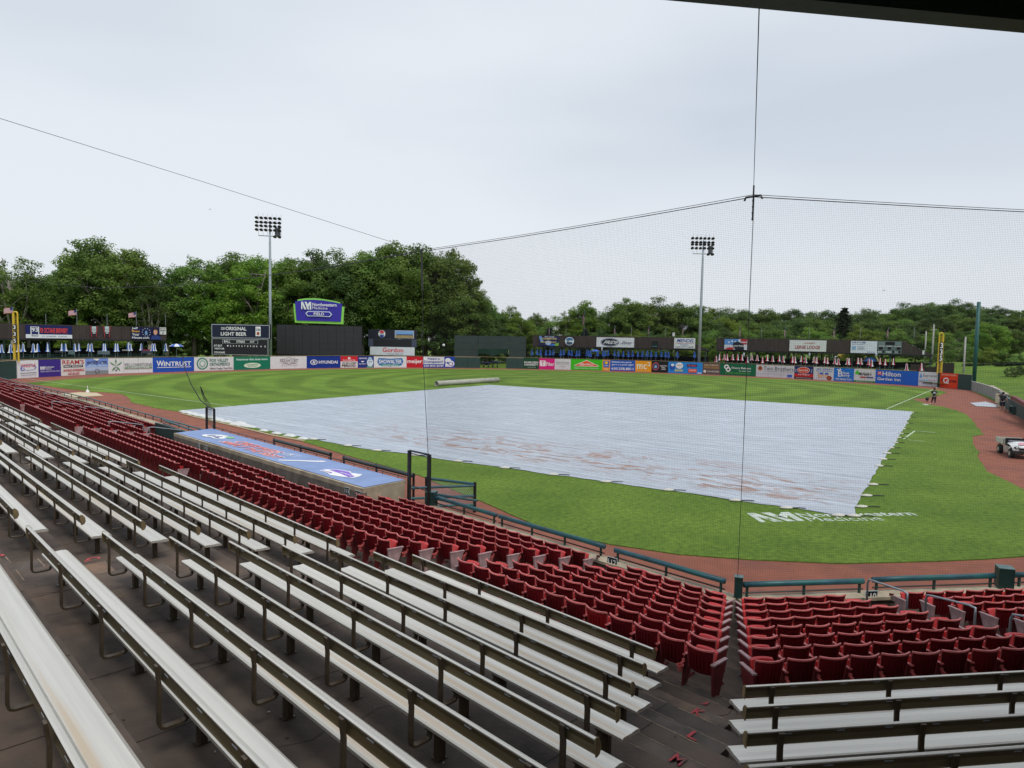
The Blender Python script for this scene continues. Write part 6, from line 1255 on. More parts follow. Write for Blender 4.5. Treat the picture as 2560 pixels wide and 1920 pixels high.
# ------------------------------------------------------------------ vegetation
def leafmat(name, a, b):
    m = bpy.data.materials.new(name); m.use_nodes = True; t = m.node_tree; n = t.nodes; l = t.links; bs = n['Principled BSDF']; bs.inputs['Roughness'].default_value = .6; bs.inputs['Specular IOR Level'].default_value = .25
    g = n.new('ShaderNodeNewGeometry'); z = n.new('ShaderNodeTexNoise'); z.inputs['Scale'].default_value = .22; z.inputs['Detail'].default_value = 3; l.new(g.outputs['Position'], z.inputs['Vector'])
    r = n.new('ShaderNodeValToRGB'); e = r.color_ramp.elements; e[0].position = .36; e[0].color = a+(1,); e[1].position = .66; e[1].color = b+(1,); l.new(z.outputs['Fac'], r.inputs[0])
    oi = n.new('ShaderNodeObjectInfo'); hs = n.new('ShaderNodeHueSaturation'); mr = n.new('ShaderNodeMapRange'); mr.inputs['To Min'].default_value = .78; mr.inputs['To Max'].default_value = 1.18; l.new(oi.outputs['Random'], mr.inputs['Value']); l.new(mr.outputs[0], hs.inputs['Value'])
    mh = n.new('ShaderNodeMapRange'); mh.inputs['To Min'].default_value = .485; mh.inputs['To Max'].default_value = .515; l.new(oi.outputs['Random'], mh.inputs['Value']); l.new(mh.outputs[0], hs.inputs['Hue']); l.new(r.outputs[0], hs.inputs['Color']); l.new(hs.outputs[0], bs.inputs['Base Color'])
    tr = n.new('ShaderNodeBsdfTranslucent'); l.new(hs.outputs[0], tr.inputs['Color']); mx_ = n.new('ShaderNodeMixShader'); mx_.inputs[0].default_value = .42; l.new(bs.outputs[0], mx_.inputs[1]); l.new(tr.outputs[0], mx_.inputs[2]); l.new(mx_.outputs[0], n['Material Output'].inputs['Surface']); return m
LM = [leafmat('leaf_mid', (.092, .168, .032), (.205, .305, .062)), leafmat('leaf_bright', (.11, .20, .024), (.24, .34, .045)), leafmat('leaf_deep', (.066, .126, .034), (.155, .230, .060)), leafmat('needle_blue', (.03, .055, .045), (.06, .09, .075)), leafmat('needle_dark', (.014, .032, .012), (.032, .055, .018))]
def leaves(mb, c, r, n, s, up=.35):
    for _ in range(n):
        d = V3((random.gauss(0, 1), random.gauss(0, 1), random.gauss(0, 1))).normalized(); q = (random.random()**.45)
        p = c+V3((d.x*r[0], d.y*r[1], d.z*r[2]))*q; nrm = (d+V3((random.uniform(-.8, .8), random.uniform(-.8, .8), random.uniform(-.2, 1)+up))).normalized()
        x = nrm.orthogonal().normalized(); y = nrm.cross(x); an = random.random()*6.28; x, y = x*math.cos(an)+y*math.sin(an), y*math.cos(an)-x*math.sin(an); k = s*random.uniform(.6, 1.35)
        b = len(mb.v); mb.v += [p-x*k*.55, p-y*k*.32, p+x*k*.55, p+y*k*.32]; mb.f.append([b, b+1, b+2, b+3]); mb.m.append(0)
def tree_proto(kind, seed):
    """unit tree 10 m high"""
    random.seed(seed); tr = MB(); cr = MB()
    if kind == 'conifer':
        tr.tube([(0, 0, 0), (0, 0, 9.6)], [.2, .03], 7)
        for i in range(46):
            z = .9+8.6*(i/46)**.9; R = (1-z/10.2)*2.6+.12
            for k in range(6):
                a = random.random()*6.28; L = R*random.uniform(.75, 1.1); e = V3((math.cos(a)*L, math.sin(a)*L, -.25*L))
                if k < 2: tr.tube([V3((0, 0, z)), V3((0, 0, z))+e*.8], [.03, .01], 3, cap=False)
                for q in (.35, .6, .8, 1.): leaves(cr, V3((0, 0, z))+e*q, (.32*R**.5, .32*R**.5, .10), 7, .20, .2)
        return tr, cr
    spread = {'broad': 3.3, 'tall': 2.3, 'airy': 2.2, 'bush': 4.2}[kind]; base = {'broad': 2.2, 'tall': 2.6, 'airy': 1.5, 'bush': .5}[kind]; zc = {'broad': 6.0, 'tall': 6.2, 'airy': 6.0, 'bush': 4.6}[kind]; rz_ = {'broad': 3.7, 'tall': 3.7, 'airy': 4.0, 'bush': 4.8}[kind]
    lean = V3((random.uniform(-.5, .5), random.uniform(-.5, .5), 0)); fk = V3((0, 0, base+.6))+lean*.3
    tr.tube([(0, 0, 0), V3((0, 0, base*.6))+lean*.1, fk], [.26, .20, .17], 8)
    limbs = []; nl = {'broad': 7, 'tall': 6, 'airy': 6, 'bush': 6}[kind]
    for i in range(nl):
        a = 6.28*i/nl+random.uniform(-.4, .4); rr = spread*random.uniform(.35, .85); e = V3((math.cos(a)*rr, math.sin(a)*rr, random.uniform(zc-1.6, zc+2.4)))
        if i == 0: e = V3((random.uniform(-.5, .5), random.uniform(-.5, .5), zc+rz_*.75))
        m_ = fk.lerp(e, .5)+V3((random.uniform(-.4, .4), random.uniform(-.4, .4), .3)); tr.tube([fk-V3((0, 0, .1)), m_, e], [.12, .075, .03], 6); limbs.append((fk, m_, e))
    ends = []; nc = {'broad': 84, 'tall': 74, 'airy': 44, 'bush': 60}[kind]
    for i in range(nc):
        for _ in range(40):
            d = V3((random.gauss(0, 1), random.gauss(0, 1), random.gauss(0, 1))).normalized(); q = random.uniform(.45, 1)**.6
            bulge = 1+.22*mnoise.noise(d*1.6+V3((seed, 0, 0)))+.12*mnoise.noise(d*4+V3((0, seed, 0)))
            p = V3((d.x*spread*q*bulge, d.y*spread*q*bulge, zc+d.z*rz_*q*bulge))
            if p.z > base and all((p-e).length > .68 for e in ends): break
        ends.append(p); L = min(limbs, key=lambda l: (l[2]-p).length); s = L[1].lerp(L[2], random.random()); tr.tube([s, s.lerp(p, .5)+V3((0, 0, .12)), p], [.035, .022, .008], 4, cap=False)
        r = random.uniform(.55, 1.05)*(.75 if kind == 'airy' else 1); n = int((330 if kind != 'airy' else 170)*r)
        leaves(cr, p, (r, r, r*.72), n, .185 if kind != 'airy' else .15)
        for _ in range(3): d = V3((random.gauss(0, 1), random.gauss(0, 1), random.gauss(.3, .7))).normalized(); leaves(cr, p+d*r*.9, (.34, .34, .26), 28, .15)
    return tr, cr
PR = {}
for kind, lm, n, barks in (('broad', 0, 3, M_bark), ('tall', 0, 3, M_bark), ('airy', 0, 1, M_barkp), ('bush', 0, 2, M_bark), ('conifer', 4, 1, M_bark)):
    for i in range(n):
        tr, cr = tree_proto(kind, 11+i*7+len(kind)); PR[(kind, i)] = (tr, cr, barks)
MC = {}
def tree(kind, i, lm, q, h, lab, grp, wide=1., name='broadleaf_tree'):
    tr, cr, bk_ = PR[(kind, i)]; key = (kind, i)
    if key not in MC: MC[key] = (tr.mesh('trunk', M_barkp if i == 2 else bk_, smooth=True), {})
    if lm not in MC[key][1]: MC[key][1][lm] = cr.mesh('crown', LM[lm])
    t = thing(name, lab, 'tree' if kind != 'bush' else 'shrub', q, random.random()*6.28, grp); s = h/10; t.scale = (s*wide, s*wide, s)
    for nm, me in (('trunk', MC[key][0]), ('crown', MC[key][1][lm])): link(bpy.data.objects.new(nm, me), t)
    return t
random.seed(5)
def T(u, vt, D, kind, i, lm, lab, grp, wide=1., name='broadleaf_tree', hmax=1e9):
    q = AT(u, 860, D); z = hill(q.x, q.y); top = AT(u, vt, D).z; q = V3((q.x, q.y, z-.1)); return tree(kind, i, lm, q, min(hmax, (top-z)*.985), lab, grp, wide, name)
gL = 'tall trees massed behind left and centre field'
LT = [(-10, 668, 152, 'broad', 1, 2), (-130, 640, 150, 'broad', 0, 0), (-50, 650, 158, 'tall', 1, 2), (30, 612, 146, 'airy', 0, 0), (75, 690, 150, 'tall', 0, 0), (118, 725, 165, 'broad', 1, 0), (165, 668, 172, 'tall', 2, 0), (215, 632, 162, 'tall', 0, 0), (268, 596, 160, 'broad', 2, 0), (325, 632, 165, 'tall', 1, 0), (372, 690, 160, 'airy', 0, 2), (418, 700, 166, 'tall', 2, 2), (485, 640, 168, 'broad', 0, 0), (540, 690, 155, 'broad', 1, 1), (590, 637, 168, 'tall', 2, 0), (640, 634, 162, 'broad', 2, 1), (700, 655, 170, 'tall', 0, 0), (748, 640, 165, 'broad', 0, 0), (800, 634, 172, 'tall', 1, 2), (852, 632, 166, 'broad', 1, 2), (905, 636, 170, 'tall', 2, 0), (960, 620, 168, 'tall', 0, 0), (1010, 605, 166, 'broad', 2, 0), (1062, 620, 170, 'tall', 1, 2), (1105, 618, 168, 'broad', 0, 0), (1150, 685, 165, 'broad', 1, 0), (1190, 735, 172, 'tall', 2, 0)]
feat = ['filling the left edge behind the foul pole', 'far left beyond the photo edge', 'behind the left end of the left pavilion', 'with thin airy top left of the foul pole', 'above the left foul pole', 'low between the two left crowns', 'left of the great round crown', 'at the left shoulder of the great round crown', 'with the great round crown above the left pavilion', 'at the right shoulder of the great round crown', 'thin and low right of the great crown', 'dark and low left of the maple wall', 'with upright shoots left of the light tower', 'bright lower tree left of the black scoreboard', 'just left of the left light tower', 'with bright top behind the left light tower', 'just right of the left light tower', 'above the purple field sign', 'dark tree right of the purple sign', 'above the blank screen edge', 'with pale trunk left of the drink board', 'above the drink badge board', 'tallest crown under the guy wire', 'dark crown left of the net seam', 'behind the net seam', 'sloping crown right of the net seam', 'lowest of the mass beside the batter screen']
for (u, v, D, k, i, lm), ft in zip(LT, feat): T(u, v, D+(14 if u > 520 else 0), k, i, lm, f'tall green tree {ft}', gL, 1.15 if k != 'broad' else 1.02)
for i, u in enumerate(range(-100, 1250, 45)):   # understorey closing the gaps
    T(u+random.uniform(-12, 12), random.uniform(755, 800), (162 if u < 450 else 180)+random.uniform(-4, 12), 'bush', i % 2, 2 if i % 3 else 0, f'dark understorey shrub, {od(i)} from the left beneath the left tree mass', 'dark shrubs beneath the left tree mass', 1.2, 'understorey_shrub')
T(215, 797, 147, 'bush', 0, 1, 'bright green low tree just behind the left pavilion roof', None, 1.3, 'low_tree'); T(260, 803, 148, 'bush', 1, 1, 'bright green bush peeping over the pavilion roof between bare poles', None, 1.3, 'low_tree')
gM = 'trees behind the middle pavilion'
MT = [(1225, 768, 205, 'broad', 0, 0), (1268, 766, 210, 'broad', 1, 0), (1300, 790, 200, 'broad', 2, 1), (1345, 785, 225, 'tall', 0, 0), (1390, 790, 220, 'broad', 1, 0), (1425, 768, 215, 'airy', 0, 1), (1455, 755, 215, 'tall', 1, 1), (1490, 768, 218, 'airy', 0, 0), (1525, 776, 215, 'broad', 0, 0), (1562, 748, 212, 'tall', 2, 0), (1600, 755, 210, 'broad', 2, 0), (1633, 744, 212, 'broad', 1, 0), (1678, 752, 214, 'broad', 0, 2), (1722, 760, 212, 'broad', 2, 0), (1760, 790, 215, 'broad', 1, 2)]
for i, (u, v, D, k, n_, lm) in enumerate(MT): T(u, v, D, k, n_, lm, f'mid green tree, {od(i)} from the left in the row behind the middle pavilion', gM, 1.2)
for i, u in enumerate(range(1190, 1800, 40)): T(u+random.uniform(-8, 8), random.uniform(815, 832), 195+random.uniform(-5, 8), 'bush', i % 2, (0, 1, 2)[i % 3], f'shrub, {od(i)} from the left along the back of the middle pavilion', 'shrubs along the back of the middle pavilion', 1.3, 'shrub')
for u, v, l in ((1373, 812, 'blue grey spruce behind the champions banner'), (1462, 813, 'blue grey spruce behind the large limp flag')): T(u, v, 190, 'conifer', 0, 3, l, None, 1.5, 'spruce_tree')
gR = 'trees on the wooded ridge beyond right field'
random.seed(9); i = 0
for u in range(1790, 2740, 36):      # ridge skyline
    vt = 772+6*math.sin(u*.013)-(10 if u > 2250 else 0)-(6 if 2330 < u < 2420 else 0)+random.uniform(-5, 5)
    T(u, vt, 285+random.uniform(-15, 20), 'broad', i % 3, (0, 2, 2)[i % 3], f'dark green ridge tree, {od(i)} from the left on the right skyline', gR, 1.25); i += 1
i = 0
for u in range(1800, 2740, 44):
    vt = 796+random.uniform(-6, 8)-(8 if u > 2300 else 0)
    T(u+10, vt, 238+random.uniform(-12, 12), 'broad', (i+1) % 3, (2, 0, 0, 2)[i % 4], f'green tree, {od(i)} from the left on the middle slope of the right ridge', 'trees on the middle slope of the right ridge', 1.3); i += 1
i = 0
for u in range(1770, 2600, 52):
    vt = 818+random.uniform(-6, 8)
    T(u, vt, 196+random.uniform(-8, 8), 'broad' if i % 2 else 'bush', i % 2, (0, 2, 1)[i % 3], f'leafy tree, {od(i)} from the left close behind the right pavilion', 'trees close behind the right pavilion', 1.3); i += 1
T(2107, 757, 190, 'conifer', 0, 4, 'tall dark pointed spruce standing above the ridge line', None, 1.25, 'spruce_tree')
T(2156, 812, 172, 'broad', 1, 1, 'round yellow green tree above the lodge banner scoreboard', None, 1.25)
T(1788, 836, 170, 'bush', 0, 1, 'bright green tree in the gap between the two right pavilions', None, 1.1)
T(1815, 790, 225, 'broad', 0, 1, 'bright green tree over the gap between the right pavilions', None, 1.2)
T(2085, 834, 168, 'bush', 1, 1, 'small bright bush touching the pavilion roof beside a limp flag', None, 1.0)
T(2475, 806, 170, 'broad', 2, 1, 'light green spreading tree right of the tall green post', None, 1.35); T(2525, 818, 172, 'broad', 0, 0, 'light green tree at the right edge above the hedge', None, 1.2)
T(2375, 842, 150, 'bush', 0, 0, 'dense shrub behind the right foul pole', None, 1.4); T(2410, 850, 152, 'bush', 1, 0, 'dense shrub between foul pole and green post', None, 1.3)
T(2480, 868, 142, 'broad', 1, 1, 'small light green tree beside the hedge on the lawn', None, 1.6, hmax=7.5); T(2515, 874, 140, 'bush', 0, 0, 'flat topped small tree on the lawn at right', None, 1.7, hmax=6.5); T(2440, 872, 150, 'bush', 1, 1, 'pale bush just right of the tall green post', None, 1.3, hmax=7)
def hedge(u0, u1, vt, vb, D, lab):
    a, b = AT(u0, vb, D), AT(u1, vb, D); h = AT(u0, vt, D).z-a.z; cr = MB(); n = int((b-a).length/.8); random.seed(3)
    for i in range(n+1): leaves(cr, a.lerp(b, i/n)+V3((0, 0, h*.5)), (.7, 1.0, h*.55), 110, .34)
    t = thing('hedge', lab, 'hedge', a); cr.build('foliage', LM[4], t)['kind'] = 'stuff'
hedge(2418, 2490, 907, 920, 134, 'clipped dark hedge right of the tall green post'); hedge(2496, 2640, 904, 918, 132, 'clipped dark hedge at the right edge of the lawn')
# lawn bank beyond the right wall
random.seed(21)
mb = MB(); cols_ = []
for u in range(2330, 2900, 30):
    col_ = []
    for v, D in ((1080, 66), (1040, 72), (1003, 84), (972, 100), (948, 113), (925, 124), (910, 133), (902, 140), (898, 165)):
        shift = max(0, 2437-u)*.05
        p = AT(u, v, D+shift); 
        if D < 90 and u < 2520: p = AT(u, v+30, D)
        col_.append(p)
    cols_.append(col_)
# the bank is a gentle slope: build it in plan instead
mb = MB(); nx, ny = 26, 22
W0 = [V3((97.5, -6.2, 0)), V3((88.6, -8.6, 0)), V3((73, -11.2, 0)), V3((59, -13.2, 0)), V3((46, -14.6, 0)), V3((20, -20, 0))]
def wl(s):
    k = min(len(W0)-2, int(s)); return W0[k].lerp(W0[k+1], s-k)
for i in range(nx+1):
    s = (len(W0)-1)*i/nx; p = wl(s)
    for j in range(ny+1):
        w = j*2.2; out = V3((.35, -.94, 0)); q = p+out*w; mb.v.append(V3((q.x, q.y, .35+min(4.2, w*.115)+.15*mnoise.noise(V3((q.x*.1, q.y*.1, 0))))))
for i in range(nx):
    for j in range(ny): mb.f.append([i*(ny+1)+j, (i+1)*(ny+1)+j, (i+1)*(ny+1)+j+1, i*(ny+1)+j+1][::-1]); mb.m.append(0)
b0 = len(mb.v)
for i in range(9):      # corner fan round the back of the wall end
    an = math.radians(-70+i*16)
    for j in range(ny+1): w = j*2.4; mb.v.append(V3((97.5+math.cos(an)*w, -6.2+math.sin(an)*w, .35+min(3.4, w*.10)*(1 if i < 6 else .5))))
for i in range(8):
    for j in range(ny): mb.f.append([b0+i*(ny+1)+j, b0+(i+1)*(ny+1)+j, b0+(i+1)*(ny+1)+j+1, b0+i*(ny+1)+j+1][::-1]); mb.m.append(0)
tag(mb.build('lawn_bank', M_lawn, smooth=True), kind='structure')
def strip(pts, w, lab, nm='stone_edging', m_=None):
    mb = MB(); pts = [V3(p) for p in pts]
    for a, b in zip(pts, pts[1:]):
        n_ = max(1, int((b-a).length/.9)); d = (b-a).normalized(); s = V3((-d.y, d.x, 0))*w/2
        for i in range(n_):
            p, q = a.lerp(b, i/n_)+d*.02, a.lerp(b, (i+1)/n_)-d*.02; z = V3((0, 0, .18)); mb.hexa([p-s, q-s, q+s, p+s, p-s+z, q-s+z, q+s+z, p+s+z])
    t = thing(nm, lab, 'edging', pts[0]); mb.build('stones', m_ or M_wallc, t)['kind'] = 'stuff'
def bankpt(u, v):      # sight line meeting the bank
    d = ray(u, v)
    for k in range(400, 1600):
        p = CAM+d*(k*.1); dist = max(0, (p-V3((90, -8.2, 0))).dot(V3((.35, -.94, 0))))
        if p.z < .35+min(4.2, dist*.115)+.05: return p
    return G(u, v, 1)
for i_, (u, v) in enumerate(((2530, 948), (2545, 944), (2562, 942), (2585, 940))):
    q_ = bankpt(u, v); tree('bush', i_ % 2, 2, q_, 2.3, f'rounded dark shrub on the right lawn bank, {od(i_)} from the left', None, 1.3, 'shrub')
strip([bankpt(2478, 966), bankpt(2500, 978), bankpt(2520, 989)], .5, 'tan stone edging beside the planting bed on the bank')
strip([bankpt(2470, 959), bankpt(2490, 957), bankpt(2515, 950)], .4, 'thin curved stone edging across the bank'); strip([bankpt(2490, 926), bankpt(2525, 926)], .4, 'short straight stone edging high on the bank')
bp_ = [bankpt(2458, 966), bankpt(2477, 966), bankpt(2520, 990), bankpt(2516, 1003), bankpt(2490, 985)]
mb = MB().add([p+V3((0, 0, .09)) for p in bp_], [tuple(range(5))[::-1]]); tag(mb.build('planting_bed', mat('dark_mulch', (.05, .035, .03), .95, var=.3, scale=5)), kind='structure')
# maroon bench row glimpsed at the right edge
t = thing('bleacher_row', 'dark maroon bench seating at the right edge above the green wall', 'seating', AT(2555, 1010, 66))
for i in range(4):
    a, b = AT(2535+i*4, 998+i*3.6-2*i, 66-i*.7), AT(2640, 1052+i*3, 55-i); mb = MB(); w = V3((0, 0, .34)); N_ = (b-a).cross(V3((0, 0, 1))).normalized()*.3
    mb.hexa([a, b, b+N_, a+N_, a+w, b+w, b+N_+w, a+N_+w]).build('seat_row', mat('maroon_bench', (.16, .015, .03), .5), t)
# tall green post, wooden utility poles, wires
t = thing('net_post', 'tall dark teal steel post at the right corner of the field', 'post', AT(2433, 972, 112)); a = AT(2433.5, 975, 111); top = AT(2446, 756, 111); MB().tube([V3((a.x, a.y, 0)), V3((a.x, a.y, top.z))], [.30, .27], 12).build('post', mat('teal_steel', (.01, .09, .085), .5), t, True)
def upole(ub, vb, vt, D, lab, arm=True):
    a = AT(ub, vb, D); top = AT(ub, vt, D).z; t = thing('utility_pole', lab, 'utility pole', (a.x, a.y, a.z-2)); MB().tube([V3((a.x, a.y, a.z-2)), V3((a.x, a.y, top))], [.2, .15], 8).build('pole', M_pole2, t, True)
    if arm: MB().tube([V3((a.x, a.y, top-1.2))-RI*.7, V3((a.x, a.y, top-1.2))+RI*.7], .05, 4).build('crossarm', M_grey, t)
M_pole2 = mat('weathered_pole', (.34, .33, .31), .8, var=.15)
upole(2329, 915, 811, 150, 'weathered pale utility pole right of the pavilion end'); upole(2312, 890, 828, 168, 'shorter pale pole just above the sloping pavilion roof', False); upole(2408, 942, 842, 126, 'leaning pale pole between the foul pole and green post', False); upole(2387, 905, 850, 200, 'thin grey pole among shrubs behind the right field', False)
cable([AT(1690, 838, 170), AT(1780, 842, 168), AT(1950, 848, 160), AT(2150, 846, 156), AT(2312, 829, 160)], .02, 'thin overhead wire along the top of the right pavilion')
cable([AT(1560, 848, 168), AT(1686, 834, 170)], .02, 'thin overhead wire rising from the middle pavilion to the camera mast')
cable([AT(2475, 768, 112), AT(2560, 789, 100), AT(2700, 830, 85)], .02, 'thin wire sloping right from the tall green post')
t = thing('camera_mast', 'small white device on a stub mast above the plumber banner', 'mast', AT(1686, 846, 168)); MB().tube([AT(1686, 846, 168), AT(1686, 833, 168)], .05, 4).build('mast', M_grey, t); MB().box(AT(1684, 836, 168), (.5, .4, .9)).build('device', M_white, t)
for i, u in enumerate((118, 320.5, 1505, 1860, 2024, 2191)):
    v0, v1 = ((857, 872) if u < 500 else ((870, 880) if u < 1800 else (884, 893))); D = (DLf if u < 500 else DMf if u < 1780 else DRf)(u)-.9
    t = bd('speaker_box', f'white loudspeaker hanging under the pavilion roofs, {od(i)} from the left', 'loudspeaker', u-1.6, u+1.6, v0-2, v0+6, D, D, (190, 200, 208), [('r', .2, .1, .8, .45, (120, 130, 140))], .3)
t = thing('globe_lamp', 'small white globe lamp against dark trees left of the batter screen', 'lamp', AT(1109, 863, 165)); blob(AT(1109, 863, 165), .35, M_white).build('globe', M_white, t, True); MB().tube([AT(1109, 866, 165), AT(1109, 900, 165)], .06, 5).build('post', M_black, t)
# bullpen screen cover left, plate on sand
t = thing('pitching_screen', 'small white stand on the sand bullpen patch at left', 'stand', G(219, 981)); q = G(219, 981); MB().tube([q, q+V3((0, 0, .75))], .035, 5).build('stem', M_white, t); MB().lathe(q, [(.22, .02), (.18, .15), (.07, .3), (.06, .35)], 8).build('base', M_white, t)
t = thing('mound_cover', 'flat light grey cover on the red track near the standing worker', 'ground cover', G(2460, 1010)); cc_ = [(2425, 1007), (2464, 1004), (2497, 1013), (2490, 1018), (2440, 1015)]
mb = MB().add([G(u, v, .05) for u, v in cc_], [(0, 1, 2, 3, 4)]); mb.build('cover', mat('light_grey_cover', (.44, .47, .52), .5), t)
t = thing('mound_cover', 'cream coloured board standing against the grey side wall', 'board', G(2496, 1016)); MB().add([G(2489, 1017, .05), G(2500, 1017, .05), G(2499, 1010, .05), G(2493, 1010, .05)], [(0, 1, 2, 3)]).build('flat_part', M_wallc, t); p = G(2494, 1008); MB().box(p+V3((0, 0, .6)), (.8, .1, 1.2), .6).build('board', mat('cream_board', (.6, .55, .4), .7), t)
t = thing('green_bench', 'dark green box bench beside the padded side wall', 'bench', G(2525, 1036)); p = G(2526, 1034)+V3((0, -.4, 0))
MB().box(p+V3((0, 0, .78)), (1.0, 2.3, .08), math.radians(-82)).build('lid', GWALL, t); MB().box(p+V3((0, 0, .04)), (.8, 2.2, .08), math.radians(-82)).build('base', GWALL, t)
dr = pol(-82-90); d2 = pol(-82+0)
for s in (-1, 1): MB().box(p+pol(8)*0+pol(-172)*0+V3((math.cos(math.radians(8))*1.08*s, math.sin(math.radians(8))*1.08*s, .4)), (.08, .8, .72), math.radians(8)).build('side', GWALL, t)
# birds
for u, v, l in ((525, 523, 'tiny bird gliding in the sky left of the light tower'), (722, 636, 'tiny bird low in the sky right of the light tower'), (2210, 726, 'tiny bird above the right ridge')):
    q = AT(u, v, 90); t = thing('bird', l, 'bird', q); MB().add([q+V3((0, 0, .02))+RI*-.24+UP*.04, q+FWD*.1, q-FWD*.1, q+RI*.24-UP*.02], [(0, 1, 2), (3, 2, 1)]).build('wings', M_black, t); MB().tube([q-FWD*.18, q+FWD*.18], .03, 5).build('body', M_black, t)
# ------------------------------------------------------------------ people
def skin_body(name, joints, edges, m_, parent):
    """joints: name -> (point, radius); one continuous skinned surface"""
    names = list(joints); me = bpy.data.meshes.new(name); me.from_pydata([tuple(joints[n][0]) for n in names], [(names.index(a), names.index(b)) for a, b in edges], [])
    o = bpy.data.objects.new(name, me); COL.objects.link(o); sk = o.modifiers.new('s', 'SKIN'); o.modifiers.new('u', 'SUBSURF').levels = 2
    for v, n in zip(me.skin_vertices[0].data, names): r = joints[n][1]; v.radius = (r, r) if not isinstance(r, tuple) else r
    me.skin_vertices[0].data[0].use_root = True
    return o, m_, parent
SKN = mat('skin', (.42, .25, .18), .6, var=.06); CLO = mat('black_cloth', (.012, .013, .02), .9); SHO = mat('pale_shoe', (.62, .60, .52), .6); NAVY = mat('navy_shorts', (.012, .014, .04), .9); CAPM = mat('dark_red_cap', (.12, .01, .02), .7); CAPK = mat('black_cap', (.015, .015, .02), .7); HAIR = mat('dark_hair', (.03, .02, .015), .8)
PENDING = []
def person(q, face, pose, lab, shirt, pants, cap, sole_z=0):
    """pose: dict of joint positions in the body's frame (x right, y forward, z up) in metres"""
    t = thing('person', lab, 'person', q, face)
    J = pose; R = dict(pel=.125, bel=.12, che=.145, neck=.055, head=.085, crown=.078, shL=.065, elL=.043, wrL=.03, haL=.035, shR=.065, elR=.043, wrR=.03, haR=.035, hiL=.095, knL=.062, anL=.042, toL=.04, hiR=.095, knR=.062, anR=.042, toR=.04)
    E_ = [('pel', 'bel'), ('bel', 'che'), ('che', 'neck'), ('neck', 'head'), ('head', 'crown'), ('che', 'shL'), ('shL', 'elL'), ('elL', 'wrL'), ('wrL', 'haL'), ('che', 'shR'), ('shR', 'elR'), ('elR', 'wrR'), ('wrR', 'haR'), ('pel', 'hiL'), ('hiL', 'knL'), ('knL', 'anL'), ('anL', 'toL'), ('pel', 'hiR'), ('hiR', 'knR'), ('knR', 'anR'), ('anR', 'toR')]
    order = ['pel']+[k for k in R if k != 'pel']
    PENDING.append((skin_body('body', {k: (J[k], R[k]) for k in order}, E_, SKN, t), None))
    # clothes as slightly larger continuous surfaces over parts of the body
    def lerp(a, b, f): return tuple(x+(y-x)*f for x, y in zip(J[a], J[b]))
    sj = {'che': (J['che'], .175), 'bel': (J['bel'], .155), 'pel': (lerp('bel', 'pel', .8), .155), 'neck': (lerp('che', 'neck', .75), .075), 'shL': (J['shL'], .092), 'slL': (lerp('shL', 'elL', .62), .078), 'shR': (J['shR'], .092), 'slR': (lerp('shR', 'elR', .62), .078)}
    PENDING.append((skin_body('shirt', sj, [('che', 'bel'), ('bel', 'pel'), ('che', 'neck'), ('che', 'shL'), ('shL', 'slL'), ('che', 'shR'), ('shR', 'slR')], shirt, t), None))
    fl = 1.0 if pants[1] else .95; e2 = 'an' if pants[1] else 'kn'
    pj = {'pel': (J['pel'], .155), 'hiL': (J['hiL'], .12), 'knL': (lerp('hiL', 'knL', fl), .09 if not pants[1] else .085), 'hiR': (J['hiR'], .12), 'knR': (lerp('hiR', 'knR', fl), .09 if not pants[1] else .085)}
    pe = [('pel', 'hiL'), ('hiL', 'knL'), ('pel', 'hiR'), ('hiR', 'knR')]
    if pants[1]: pj['anL'] = (lerp('knL', 'anL', .8), .068); pj['anR'] = (lerp('knR', 'anR', .8), .068); pe += [('knL', 'anL'), ('knR', 'anR')]
    PENDING.append((skin_body('trousers' if pants[1] else 'shorts', pj, pe, pants[0], t), None))
    for s in 'LR':
        a, b = V3(J['an'+s]), V3(J['to'+s]); d = (b-a); d.normalize()
        PENDING.append((skin_body('shoe', {'a': (tuple(a-V3((0, 0, .01))), .055), 'm': (tuple(a.lerp(b, .6)), .052), 'b': (tuple(b+d*.05), .042)}, [('a', 'm'), ('m', 'b')], SHO, t), None))
        # five fingers closed from the palm
        w, h = V3(J['wr'+s]), V3(J['ha'+s]); dd = (h-w).normalized(); sd_ = dd.cross(V3((0, 1, 0))).normalized()
        for i in range(5):
            o_ = h+sd_*(.024*(i-2)); L = (.045, .06, .068, .062, .05)[i]; mb = MB(); mb.tube([o_, o_+dd*L*.6+V3((0, .012, 0)), o_+dd*L+V3((0, .035, 0))], [.009, .008, .006], 5); link(bpy.data.objects.new('finger', mb.mesh('finger', SKN)), t)
    hd = V3(J['head']); cr_ = V3(J['crown']); f = V3((0, 1, 0)); zc = (hd+cr_)/2
    mb = MB().lathe((0, 0, 0), [(.115, -.01), (.118, .03), (.10, .08), (.06, .115), (0, .125)], 14); mb.hexa([V3((-.075, .09, -.012)), V3((.075, .09, -.012)), V3((.055, .20, -.03)), V3((-.055, .20, -.03)), V3((-.075, .09, .003)), V3((.075, .09, .003)), V3((.055, .20, -.018)), V3((-.055, .20, -.018))])
    for v in mb.v: v += cr_+V3((0, 0, -.02))
    link(bpy.data.objects.new('cap', mb.mesh('cap', cap, smooth=False)), t)
    mb = MB().lathe((0, 0, 0), [(.095, -.06), (.105, -.02), (.11, .03)], 12)
    for v in mb.v: v += zc+V3((0, -.014, -.02))
    link(bpy.data.objects.new('hair', mb.mesh('hair', HAIR)), t)
    for x in (-.03, .03): mb = blob(zc+V3((x, .088, -.01)), .012, M_white); link(bpy.data.objects.new('eye', mb.mesh('eye', M_white)), t)
